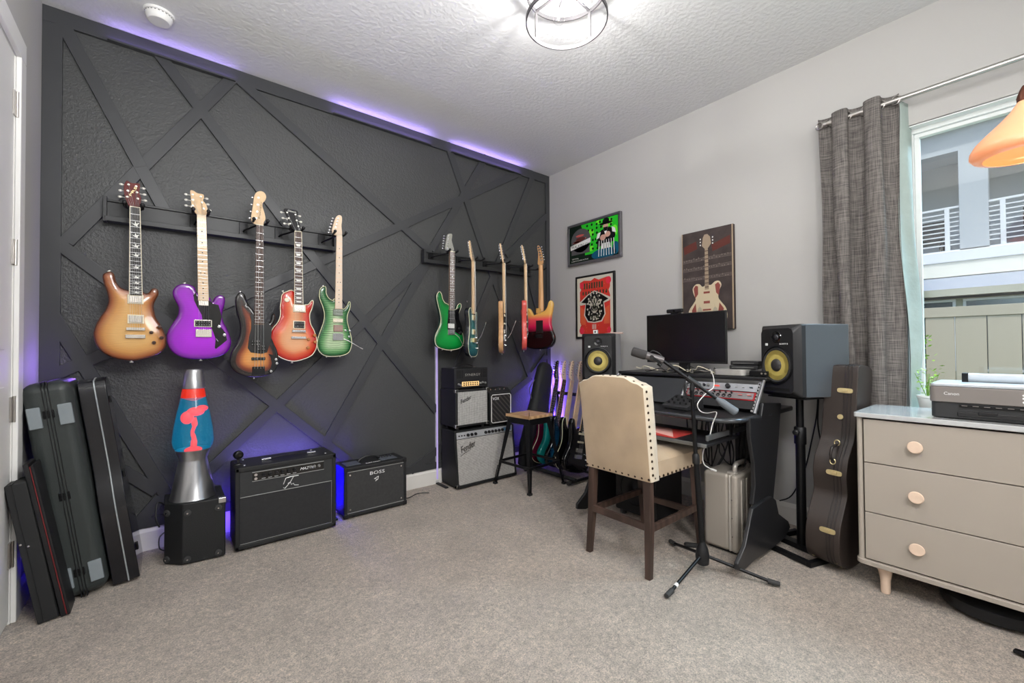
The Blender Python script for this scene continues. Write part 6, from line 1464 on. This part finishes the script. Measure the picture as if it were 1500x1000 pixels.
# mini computer and drives on the upper shelf
t = thing('mini_computer', 'silver square mini computer on the right end of the upper shelf', 'computer', (2.76, 1.20, .966))
MB().prism(rp(-.095, .095, -.095, .095, .03), flatz, .002, .038).build('case', mat('aluminium_case', (196, 194, 190), .3, .5), t, bevel=.003); MB().prism(rp(-.08, .08, -.08, .08, .02), flatz, 0, .003).build('base', BLK, t)
for i, (x_, y_, z_, a_) in enumerate(((2.79, 1.155, .966+.038, 10), (2.80, 1.150, .966+.064, 4))):
    t = thing('hard_drive', ['lower flat black drive stacked on the silver mini computer', 'upper flat black drive stacked on the silver mini computer'][i], 'drive', (x_, y_, z_), R(a_))
    MB().box(-.05, .05, -.085, .075, 0, .024).build('case', BLK, t, bevel=.004); MB().box(-.0515, -.049, -.06, .06, .010, .013).build('seam', mat('grey_knob', 0), t)
t = thing('usb_hub', 'little black box with sockets at the right corner of the upper shelf', 'hub', (2.72, 1.03, .966))
MB().box(-.04, .04, -.045, .055, .004, .034).build('case', BLKM, t, bevel=.003)
for x_ in (-.03, .03):
    for y_ in (-.035, .045): MB().cyl((x_, y_, 0), (x_, y_, .005), .006, seg=10).build('foot', RUB, t)
for i in range(2): MB().cyl((-.040, -.035+.02*i, .02), (-.046, -.035+.02*i, .02), .006, seg=12).build('socket', CHR, t, smooth=True)
# stuff beneath the monitor
t = thing('cable_bundle', 'tangle of pale and dark cables lying on the shelf under the monitor', 'cables', (2.75, 1.6, .966))
rnd = random.Random(11)
for i in range(9):
    y_ = 1.88-.075*i; pts = [(2.70+rnd.uniform(-.02, .05), y_+rnd.uniform(-.05, .05)-.04*j, .970+rnd.uniform(0, .03)+(.02 if j == 2 else 0)) for j in range(6)]
    MB().tube(catmull(pts, 4, False), .0035 if i % 2 else .0025, 6).build('cable', [CREAM, BLK, mat('grey_cable', (140, 136, 130), .6)][i % 3], t, world=True, smooth=True)
t = thing('cable_bundle', 'loose black cables hanging behind the desk above the silver suitcase', 'cables', (2.62, 1.2, .3))
for i in range(12):
    y_ = 1.06+.035*i; pts = [(2.62, y_, .735), (2.62+rnd.uniform(-.03, .03), y_+rnd.uniform(-.03, .03), .62), (2.60+rnd.uniform(-.04, .04), y_+rnd.uniform(-.05, .05), .52), (2.62+rnd.uniform(-.03, .03), y_+rnd.uniform(-.05, .05), .40+rnd.uniform(0, .06)), (2.66, y_+rnd.uniform(-.04, .04), .55), (2.68, y_, .735)]
    MB().tube(catmull(pts, 4, False), .004, 6).build('cable', BLK, t, world=True, smooth=True)
t = thing('white_cable', 'long white cable looping down in front of the desk to the floor side', 'cable', tuple(U('x', 2.35, 1045, 540)))
pts = [tuple(U('x', 2.66, 1040, 541)), tuple(U('x', 2.50, 1045, 552)), tuple(U('x', 2.40, 1045, 567)), tuple(U('x', 2.36, 1035, 575)), tuple(U('x', 2.30, 1022, 591)), tuple(U('x', 2.30, 1026, 602)), tuple(U('x', 2.28, 1036, 605)), tuple(U('x', 2.24, 1049.6, 603.6)), tuple(U('x', 2.23, 1044, 620)), tuple(U('x', 2.22, 1039, 640)), tuple(U('x', 2.22, 1030, 661)), tuple(U('x', 2.24, 1031, 679)), tuple(U('x', 2.28, 1042, 687))]
MB().tube(catmull(pts, 5, False), .0028, 8).build('wire', WHT, t, world=True, smooth=True)
MB().cyl(pts[-1], tuple(Vector(pts[-1])+Vector((.03, -.01, -.012))), .006, seg=10).build('plug', WHT, t, world=True, smooth=True)
# mouse and mat
t = thing('mouse_mat', 'red and pink mouse mat on the keyboard tray', 'mat', (2.25, 1.42, .648))
MB().prism(rp(-.10, .13, -.16, .14, .015), flatz, 0, .004).build('base', mat('mat_red', (190, 60, 54), .8), t); MB().prism([(-.09, -.15), (.12, -.02), (.12, .13), (-.0, .13)], flatz, .004, .0046).build('printed_shape', mat('mat_pink', (226, 170, 160), .8), t)
t = thing('computer_mouse', 'white computer mouse on the red mat', 'mouse', (2.225, 1.475, .6528), R(100))
b = MB(); b.ball((0, 0, 0), 1, 24, (.030, .058, .036)); b.v = [Vector((v.x, v.y, max(0, v.z))) for v in b.v]; b.build('shell', WHT, t, smooth=True, ang=60); MB().cyl((-.004, -.03, .028), (.004, -.03, .028), .008, seg=12).build('wheel', RUB, t)
# --- mic stand
base = Vector((2.13, 1.10, 0)); topp = Vector((2.098, 1.128, .930))
t = thing('microphone_stand', 'black boom microphone stand on three legs in front of the desk', 'stand', tuple(base))
MB().tube([base+Vector((0, 0, .13)), base.lerp(topp, .62)], .014, 16).build('lower_tube', BLKM, t, world=True, smooth=True)
MB().tube([base.lerp(topp, .60), topp], .0105, 14).build('upper_tube', BLKM, t, world=True, smooth=True)
MB().lathe([(.018, 0), (.018, .04), (.013, .05)], base.lerp(topp, .59), 18, topp-base).build('height_clutch', BLK, t, world=True, smooth=True)
hub = MB().lathe([(.014, 0), (.030, .01), (.034, .05), (.026, .09), (.016, .11), (.013, .125)], base+Vector((0, 0, .035)), 20).build('hub', BLK, t, world=True, smooth=True)
for tip in ((1.778, 1.087), (2.268, .802), (2.287, 1.368)):
    tp = Vector((*tip, .012)); d = (tp-base); d.z = 0; d.normalize(); a = base+d*.02+Vector((0, 0, .085)); e = base+(tp-base)*.93; e.z = .018
    lg = MB().tube([a, e], .008, 12).build('leg', BLKM, t, world=True, smooth=True)
    MB().tube([e-d*.02+Vector((0, 0, .003)), e+d*.03-Vector((0, 0, .002))], [.0125, .011], 12).build('rubber_foot', RUB, lg, world=True, smooth=True)
    if tip[0] < 1.8: MB().tube([a.lerp(e, .78), a.lerp(e, .84)], .0098, 12).build('white_tape', WHT, lg, world=True, smooth=True)
dpt = 2.19; BA, BBt = UD(972, 529, dpt+.05), UD(1053, 586, dpt-.03)
MB().tube([BA, BBt], .0085, 12).build('boom', BLKM, t, world=True, smooth=True)
db = (BBt-BA).normalized()
MB().tube([BBt-db*.015, BBt, BBt+db*.012, BBt+db*.095, BBt+db*.10], [.010, .014, .0185, .0215, .016], 16).build('counterweight', mat('grey_rubber_grip', (96, 102, 108), .5), t, world=True, smooth=True)
cc = UD(1015, 559, dpt+.005)
MB().tube([cc-db*.035, cc+db*.035], .015, 14).build('boom_clutch', BLK, t, world=True, smooth=True)
MB().tube([topp-Vector((0, 0, .01)), cc], .013, 12).build('swivel', BLK, t, world=True, smooth=True)
MB().tube(catmull([tuple(cc+Vector((-.005, .01, -.0))), tuple(UD(1004, 563, dpt)), tuple(UD(1003, 574, dpt)), tuple(UD(1008, 582, dpt)), tuple(UD(1015, 584, dpt))], 5, False), .005, 8).build('clutch_lever', BLK, t, world=True, smooth=True)
t = thing('microphone', 'dark grey broadcast microphone with foam front on the boom arm', 'microphone', tuple(UD(950, 520, dpt+.06)))
M0, M1 = UD(925, 514, dpt+.09), UD(972, 528, dpt+.05); dm = (M1-M0); L_ = dm.length; dm.normalize()
MB().lathe([(0, 0), (.020, .002), (.024, .008), (.0245, .07), (.022, .078), (0, .078)], M0, 28, dm).build('foam_windscreen', mat('dark_foam', (56, 54, 54), .9, 0, .4, 300), t, world=True, smooth=True)
MB().lathe([(.020, .074), (.021, .082), (.019, .10), (.020, .104), (.020, .150), (.017, L_), (0, L_+.001)], M0, 28, dm).build('body', mat('mic_grey', (104, 100, 100), .4, .4), t, world=True, smooth=True)
b = MB(); c = M0+dm*.105; s_ = dm.cross(Vector((0, 0, 1))).normalized(); u_ = s_.cross(dm).normalized()
for sg in (-1, 1): MB().bar(c+s_*sg*.024, c+s_*sg*.024+dm*.05-u_*.016, .004, .014, u_).build('yoke_arm', BLKM, t, world=True, bevel=.001)
MB().cyl(c+s_*.021, c+s_*.036, .011, seg=16).cyl(c-s_*.021, c-s_*.036, .011, seg=16).build('yoke_knob', BLK, t, world=True, smooth=True)
MB().lathe([(.009, 0), (.009, .022), (0, .023)], c-u_*.022+dm*.04, 14, -u_*.4+dm).build('thread_mount', BLK, t, world=True, smooth=True)
MB().tube(catmull([tuple(c+dm*.05+u_*.018), tuple(c+dm*.03+u_*.03), tuple(c+dm*.0+u_*.034), tuple(c-dm*.012+u_*.024)], 4, False), .0032, 8).build('cable_stub', BLK, t, world=True, smooth=True)
# --- chair
FAB = mat('beige_velvet', (178, 155, 126), .85, 0, .12, 60, .09, 7, sheen=.4); FABE = mat('cream_velvet_edge', (206, 192, 170), .85, 0, .1, 60, .05, 9, sheen=.3)
WALN = stripes('dark_walnut', (56, 42, 36), (78, 60, 52), 6, .35, 'X', 8, 4, .2, .8, mapscale=(1, 1, .15)); NAIL = mat('bronze_nail', (70, 56, 46), .3, .8)
cy0_, cy1_ = 1.222, 1.628; cm = (cy0_+cy1_)/2
t = thing('upholstered_chair', 'beige velvet chair with nailhead trim and dark wooden legs, back to the room', 'chair', (2.12, cm, 0))
def bk(s, h, w):            # s -1..1 across, h height, w 0 rear face .. 1 front face
    x = 1.862-.062*max(0, (h-.47)/.52)**1.1; hw = (cy1_-cy0_)/2*(1+.012*(h-.47)/.5)
    return (x+.010*(1-s*s)*0+w*.078, cm-s*hw, h)
def topz(s): a = abs(s); return   .960+.030*(1/(1+math.exp((a-.62)*16)))-.018*max(0, a-.85)/.15
b = MB(); NX, NZ_ = 24, 18
def grid(b, fn, nu, nv):
    k_ = len(b.v)
    for j in range(nv+1):
        for i in range(nu+1): b.v.append(Vector(fn(i/nu, j/nv)))
    for j in range(nv):
        for i in range(nu): a = k_+j*(nu+1)+i; b.f.append((a, a+1, a+nu+2, a+nu+1))
puff = lambda s, v: .010*(1-s**6)*(1-(2*v-1)**6)
def rear(u, v): s = 2*u-1; h = .475+(topz(s)-.475)*v; x, y, z = bk(s, h, 0); return (x-puff(s, v), y, z)
def front(u, v): s = 2*u-1; h = .475+(topz(s)-.475)*v; x, y, z = bk(s, h, 1); return (x+puff(s, v)*1.6, y, z)
grid(b, rear, NX, NZ_); b.build('back_upholstery', FAB, t, smooth=True, ang=180, **k)
b = MB(); grid(b, front, NX, NZ_)
b.build('inner_back', FAB, t, smooth=True, ang=180, **k)
b = MB()
path = [(-1, v) for v in np.linspace(0, 1, 14)]+[(s, 1) for s in np.linspace(-1, 1, 30)[1:-1]]+[(1, v) for v in np.linspace(1, 0, 14)]
n = len(path)
for s, v in path:
    h = .475+(topz(s)-.475)*v; ex = .005
    for w in (0, .07, .93, 1):
        x, y, z = bk(s, h, w)
        if 0 < w < 1: y += -s*ex if abs(s) == 1 else 0; z += ex if v == 1 else 0
        b.v.append(Vector((x, y, z)))
for i in range(n-1):
    for j in range(3): b.f.append((i*4+j, i*4+j+1, (i+1)*4+j+1, (i+1)*4+j))
b.f.append(tuple([0, 3, (n-1)*4+3, (n-1)*4])); b.build('side_band', FABE, t, smooth=True, ang=60, **k)
sx0_, sx1_ = 1.93, 2.385
b = MB()
def seat(u, v):
    s = 2*u-1; q = 2*v-1; dome = .034*(1-s**4)*(1-q**4); return (sx0_+(sx1_-sx0_)*v, cm-s*.203, .565+dome)
grid(b, seat, 20, 20); b.build('seat_cushion', FAB, t, smooth=True, ang=180, **k)
b = MB(); rr_ = rp(sx0_, sx1_, cm-.203, cm+.203, .012); b.prism(rr_, flatz, .480, .566); b.build('seat_band', FAB, t, bevel=.004, **k)
b = MB(); nails = []
for i in range(11): nails.append((bk(1-2*i/10*.97-.03, .488, 0), (-1, 0, 0)))
for i in range(13): 
    h = .51+.45*i/13; x, y, z = bk(1, h, .5); nails.append(((x-.02, cy0_-.006-.0025*(h-.47)/.5, z), (0, -1, 0))); nails.append(((x-.02, cy1_+.006, z), (0, 1, 0)))
for i in range(13): x = 1.90+.475*i/12; nails.append(((x, cm-.205, .490), (0, -1, 0))); nails.append(((x, cm+.205, .490), (0, 1, 0)))
for i in range(9): s = -.92+1.84*i/8; x, y, z = bk(s, topz(s), .25); nails.append(((x, y, z+.005), (0, 0, 1)))
for p_, n_ in nails: MB().lathe([(.0068, -.001), (.0055, .003), (.0025, .0045), (0, .005)], p_, 10, n_).build('nailhead', NAIL, t, world=True, smooth=True)
legs = [((1.885, cm-.175, .478), (1.862, cm-.190, 0), .040, .030), ((1.885, cm+.175, .478), (1.862, cm+.190, 0), .040, .030), ((2.345, cm-.175, .482), (2.385, cm-.185, 0), .044, .030), ((2.345, cm+.175, .482), (2.385, cm+.185, 0), .044, .030)]
for a, c, w0, w1 in legs:
    a, c = Vector(a), Vector(c); mid = a.lerp(c, .5)+Vector(((-.008 if a.x < 2 else -.006), 0, 0)) * (-1 if a.x < 2 else 1)
    b = MB(); secs = [(a, w0), (mid, (w0+w1)/2*1.04), (c, w1)]
    b.v = [p_+Vector((sx*w/2, sy*w/2, 0)) for p_, w in secs for sx, sy in ((-1, -1), (1, -1), (1, 1), (-1, 1))]
    b.f = [(i*4+j, i*4+(j+1) % 4, (i+1)*4+(j+1) % 4, (i+1)*4+j) for i in range(2) for j in range(4)]+[(3, 2, 1, 0), (8, 9, 10, 11)]
    b.build('leg', WALN, t, bevel=.003, **k)
MB().bar((1.874, cm-.165, .245), (1.874, cm+.165, .245), .022, .034).build('stretcher', WALN, t, bevel=.002, **k)
MB().bar((2.365, cm-.165, .20), (2.365, cm+.165, .20), .022, .034).build('stretcher', WALN, t, bevel=.002, **k)
for s_ in (-1, 1): MB().bar((1.89, cm+s_*.183, .235), (2.352, cm+s_*.181, .235), .020, .034).build('stretcher', WALN, t, bevel=.002, **k)
# --- silver suitcase
t = thing('hard_suitcase', 'pale grey ribbed hard suitcase standing upright under the desk', 'suitcase', (2.60, 1.16, 0))
SU = mat('grey_abs', (166, 158, 148), .4, .1); SU2 = mat('pale_edge_alu', (196, 190, 182), .35, .4)
ux0, ux1, uy0, uy1, uz = 2.425, 2.76, 1.065, 1.245, .435
MB().box(ux0, ux1, uy0+.035, uy1, .012, uz).build('shell', SU, t, bevel=.022, seg=4, **k)
MB().box(ux0, ux1, uy0-.01, uy0+.028, .012, uz).build('lid', SU, t, bevel=.016, seg=4, **k)
MB().box(ux0+.002, ux1-.002, uy0+.024, uy0+.040, .014, uz-.002).build('seam_band', SU2, t, bevel=.008, **k)
for i in range(4): MB().box(ux0+.05+.065*i, ux0+.075+.065*i, uy0-.016, uy0-.006, .04, uz-.03).build('rib', SU, t, bevel=.005, **k)
b = MB(); b.tube(catmull([(ux0+.08, uy0+.035, uz-.004), (ux0+.085, uy0+.035, uz+.03), (ux0+.12, uy0+.036, uz+.042), (ux0+.20, uy0+.036, uz+.042), (ux0+.235, uy0+.035, uz+.03), (ux0+.24, uy0+.035, uz-.004)], 4, False), .013, 12); b.build('handle', SU2, t, smooth=True, **k)
for x_ in (ux0+.03, ux1-.06): MB().box(x_, x_+.035, uy0+.010, uy0+.055, uz-.004, uz+.008).build('latch', SU2, t, bevel=.003, **k)
for z_ in (.10, .20, .30): MB().lathe([(.004, 0), (.004, .004), (0, .005)], (ux0-.001, uy0+.016, z_), 10, (-1, 0, 0)).build('rivet', CHR, t, smooth=True, **k)
for x_ in (ux0+.04, ux1-.04): MB().box(x_-.02, x_+.02, uy0+.01, uy1-.02, 0, .014).build('foot', BLK, t, bevel=.003, **k)
# --- black box under the desk
t = thing('subwoofer', 'black cube subwoofer on the carpet under the desk behind the chair', 'speaker', (2.62, 1.72, 0))
MB().box(2.44, 2.76, 1.56, 1.88, .03, .36).build('cabinet', BLK, t, bevel=.012, **k)
MB().lathe([(.11, 0), (.11, .005), (.10, .008), (.09, .003), (.03, .003), (.02, .010), (0, .011)], (2.44, 1.72, .20), 36, (-1, 0, 0)).build('driver', BLKM, t, smooth=True, **k)
for x_ in (2.48, 2.72):
    for y_ in (1.60, 1.84): MB().cyl((x_, y_, 0), (x_, y_, .032), .022, seg=16).build('foot', RUB, t, **k)
t = thing('pedal', 'small black foot pedal on the carpet by the silver suitcase', 'pedal', (2.36, 1.27, 0), R(-55))
MB().box(-.05, .05, -.018, .018, 0, .012).build('base', BLK, t, bevel=.003); MB().box(-.045, .045, -.014, .014, .012, .017).build('tread', RUB, t, bevel=.002)
# coiled cable ring left of the chair
t = thing('headphones', 'black ring-shaped headphones hanging low behind the chair leg', 'headphones', (2.50, 2.10, 0))
b = MB(); n = 20; b.tube([(2.50, 2.10+.075*math.cos(2*PI*i/n), .085+.075*math.sin(2*PI*i/n)) for i in range(n)], .008, 8, True); b.build('band', BLK, t, smooth=True, **k)
for s_ in (-1, 1): MB().lathe([(.035, -.012), (.04, 0), (.034, .012), (0, .014)], (2.50, 2.10+s_*.06, .05), 20, (0, s_, 0)).build('ear_cup', BLK, t, smooth=True, **k)
# wall cables behind the near speaker
t = thing('wall_cable', 'two black cables hanging from the near speaker down the wall', 'cable', (2.95, .85, 0))
for i, pts in enumerate(([(1198, 583), (1196, 610), (1188, 650), (1178, 690), (1160, 725), (1142, 733)], [(1199, 583), (1198, 620), (1203, 650), (1206, 670), (1200, 700), (1195, 740)])):
    MB().tube(catmull([tuple(U('x', 3.06, *q)) for q in pts], 5, False), .004, 6).build('cable', BLK, t, smooth=True, **k)

# ================================================================== OUTSIDE
GX = -.15
g = MB().box(OUTX, 40, -25, 12, GX-.2, GX).build('ground', mat('lawn', (96, 110, 70), .95, 0, .5, 20, .2, 3)); g['kind'] = 'structure'
FX = 7.9; FEN = mat('tan_vinyl', (168, 157, 140), .5)
t = thing('privacy_fence', 'tan plank privacy fence with a flat cap rail across the yard', 'fence', (FX, -1, GX))
fy0, fy1 = .985, -4.6; zt_ = 1.635
MB().box(FX-.03, FX+.03, fy1, fy0-.0, zt_-.13, zt_).build('top_rail', FEN, t, bevel=.006, **k)
MB().box(FX-.03, FX+.03, fy1, fy0, GX+.06, GX+.20).build('bottom_rail', FEN, t, bevel=.006, **k)
n = 0; y_ = fy0-.02
while y_ > fy1+.2:
    MB().box(FX-.012, FX+.012, y_-.272, y_, GX+.20, zt_-.13).build('plank', FEN, t, bevel=.006, seg=1, **k); y_ -= .278
for y_ in (1.05, -1.42, -3.9):
    pq = MB().box(FX-.065, FX+.065, y_-.065, y_+.065, GX, zt_+.03).build('post', FEN, t, bevel=.006, **k)
    MB().hexa([(FX-.075, y_-.075, zt_+.03), (FX+.075, y_-.075, zt_+.03), (FX+.075, y_+.075, zt_+.03), (FX-.075, y_+.075, zt_+.03)], [(FX-.03, y_-.03, zt_+.075), (FX+.03, y_-.03, zt_+.075), (FX+.03, y_+.03, zt_+.075), (FX-.03, y_+.03, zt_+.075)]).build('post_cap', FEN, pq, world=True)
t = thing('privacy_fence', 'shorter run of tan fence left of the corner post', 'fence', (FX+1, 2.4, GX))
for i in range(12): MB().box(FX-.012, FX+.012, 1.13+.278*i, 1.13+.278*i+.272, GX+.02, zt_-.02).build('plank', FEN, t, bevel=.006, seg=1, **k)
MB().box(FX-.03, FX+.03, 1.12, 4.5, zt_-.13, zt_).build('top_rail', FEN, t, bevel=.006, **k)
# bush in front of the fence post
t = thing('garden_bush', 'airy light green shrub in front of the fence post', 'shrub', (6.9, .93, GX))
rnd = random.Random(8); LV = []
MB().tube([(0, 0, 0), (.03, .02, .6), (0, .0, 1.35)], .012, 6).tube([(0, 0, .2), (-.1, .08, .8), (-.08, .1, 1.2)], .008, 6).build('stem', mat('bush_stem', (104, 120, 70), .8), t)
b = MB()
for i in range(380):
    z_ = rnd.uniform(.15, 1.42); r_ = .24*math.sin(min(1, z_/1.45)*PI*.86+.2)+.02; a = rnd.uniform(0, 2*PI); rr2 = r_*rnd.random()**.6; c = Vector((rr2*math.cos(a), rr2*math.sin(a), z_))
    q = Vector((rnd.uniform(-1, 1), rnd.uniform(-1, 1), rnd.uniform(-.3, .8))).normalized()*.05; s_ = q.cross(Vector((rnd.random(), .3, 1))).normalized()*.016
    b.add([c, c+q*.5+s_, c+q, c+q*.5-s_], [(0, 1, 2, 3)])
b.build('foliage', mat('bush_leaf', (150, 190, 70), .6, 0, 0, 50, .3, 5), t)['kind'] = 'stuff'
# neighbour's house
HX = 13.9; STU = mat('pale_blue_stucco', (164, 169, 173), .8, 0, .3, 30); TRM = mat('house_trim_white', (204, 206, 208), .6); RECW = mat('balcony_wall', (150, 158, 164), .85, 0, .2, 30)
t = thing('neighbor_house', 'pale two-storey house with white railed balconies beyond the fence', 'house', (HX, -1, GX))
hz1, hz2, hz3 = 3.33, 5.53, 5.95
cols = [(1.105, .66), (-2.2, -2.65), (-5.5, -6.0), (4.4, 3.95)]
for (ya, yb_) in cols: MB().box(HX, HX+.35, yb_, ya, 3.05, hz2).build('column', STU, t, **k)
MB().box(HX, HX+.35, -9, 7.5, hz2, hz2+.50).build('upper_wall', STU, t, **k)
MB().box(HX-.06, HX+.35, -9, 7.5, 3.02, hz1-.06).build('balcony_edge', TRM, t, bevel=.02, **k)
MB().box(HX-.02, HX+.35, -9, 7.5, 2.70, 3.02).build('band_course', mat('cream_band', (206, 204, 192), .7), t, **k)
MB().box(HX+2.1, HX+2.3, -9, 7.5, 3.2, hz2+.5).build('recess_wall', RECW, t, **k)
MB().box(HX, HX+2.3, -9, 7.5, 3.1, 3.3).build('balcony_floor', TRM, t, **k)
MB().box(HX+.3, HX+2.3, -9, 7.5, hz2+.3, hz2+.45).build('balcony_ceiling', mat('balcony_ceiling', (170, 174, 176), .8), t, **k)
MB().box(HX+2.0, HX+8, -9, 7.5, GX, hz3).build('rear_mass', STU, t, **k)
MB().box(HX-.14, HX+9, -9.6, 8.1, hz3+.08, hz3+.20).build('eave', TRM, t, bevel=.02, **k)
MB().box(HX-.26, HX-.14, -9.7, 8.2, hz3+.14, hz3+.42).build('gutter', mat('slate_gutter', (92, 108, 128), .5), t, bevel=.02, **k)
MB().hexa([(HX-.14, -9.6, hz3+.3), (HX+9, -9.6, hz3+.3), (HX+9, 8.1, hz3+.3), (HX-.14, 8.1, hz3+.3)], [(HX+3.6, -6, hz3+1.9), (HX+4.4, -6, hz3+1.9), (HX+4.4, 4.5, hz3+1.9), (HX+3.6, 4.5, hz3+1.9)]).build('roof', mat('slate_roof', (100, 104, 112), .8, 0, .5, 12), t, **k)
def hwin(par, x, ya, yb_, z0, z1, m_=None, tf=.08):
    b = MB(); rect_frame(b, x-.05, x+.02, yb_, ya, z0, z1, tf); f_ = b.build('window', TRM, par, bevel=.01, world=True)
    MB().box(x-.02, x, yb_+tf, ya-tf, z0+tf, z1-tf).build('pane', m_ or mat('teal_glass', (60, 110, 112), .08, coat=.5), f_, world=True)
hwin(t, HX+2.1, 3.4, 1.9, 3.3, 5.0); hwin(t, HX+2.1, -.55, -1.6, 3.3, 5.1, mat('dark_glass', (30, 44, 50), .06, coat=.5), .1)
hwin(t, HX+2.1, -3.4, -4.9, 3.3, 5.1, mat('dark_glass', 0), .1)
def rail(y0, y1, lab):
    r_ = MB().box(HX+.04, HX+.09, y1, y0, hz1+.92, hz1+.97).build('railing', TRM, t, bevel=.008, world=True)
    for i in range(8): MB().box(HX+.05, HX+.08, y1, y0, hz1+.09+.103*i, hz1+.115+.103*i).build('rail_bar', TRM, r_, world=True)
    for y_ in (y0-.20, y1+.20, (y0+y1)/2): MB().box(HX+.03, HX+.10, y_-.04, y_+.04, hz1-.06, hz1+.96).build('rail_post', TRM, r_, world=True)
rail(3.95, 1.105, ''); rail(.66, -2.2, ''); rail(-2.65, -5.5, '')
# lower storey: shallow roof, band of dark windows
MB().hexa([(HX-1.3, -9, 2.22), (HX+.2, -9, 2.22), (HX+.2, 7.5, 2.22), (HX-1.3, 7.5, 2.22)], [(HX-1.25, -9, 2.30), (HX+.2, -9, 2.74), (HX+.2, 7.5, 2.74), (HX-1.25, 7.5, 2.30)]).build('lean_roof', mat('pale_shingle', (142, 150, 162), .7, 0, .5, 18), t, **k)
MB().box(HX-1.33, HX-1.2, -9, 7.5, 2.15, 2.30).build('fascia', mat('olive_fascia', (124, 126, 108), .6), t, bevel=.01, **k)
MB().box(HX-1.0, HX-.7, -9, 7.5, GX, 2.12).build('lower_wall', mat('olive_wall', (150, 150, 130), .8), t, **k)
for ya, yb_ in ((1.78, 1.10), (1.0, -1.8), (-1.95, -4.5), (4.6, 1.95)): hwin(t, HX-1.0, ya, yb_, .6, 2.10, mat('dark_glass', 0), .05)
# balcony furniture
for i, (x_, y_, lab) in enumerate(((HX+1.0, 1.75, 'dark outdoor chair on the left balcony of the far house'), (HX+1.0, -.2, 'dark outdoor chair on the right balcony of the far house'))):
    c_ = thing('outdoor_chair', lab, 'chair', (x_, y_, 3.3), R(30*i))
    MB().box(-.3, .3, -.3, .3, .36, .46).build('seat', BLKM, c_, bevel=.03); MB().box(.22, .3, -.3, .3, .46, .95).build('backrest', BLKM, c_, bevel=.03)
    for sx in (-.26, .26):
        for sy in (-.26, .26): MB().box(sx-.025, sx+.025, sy-.025, sy+.025, 0, .37).build('leg', BLKM, c_)
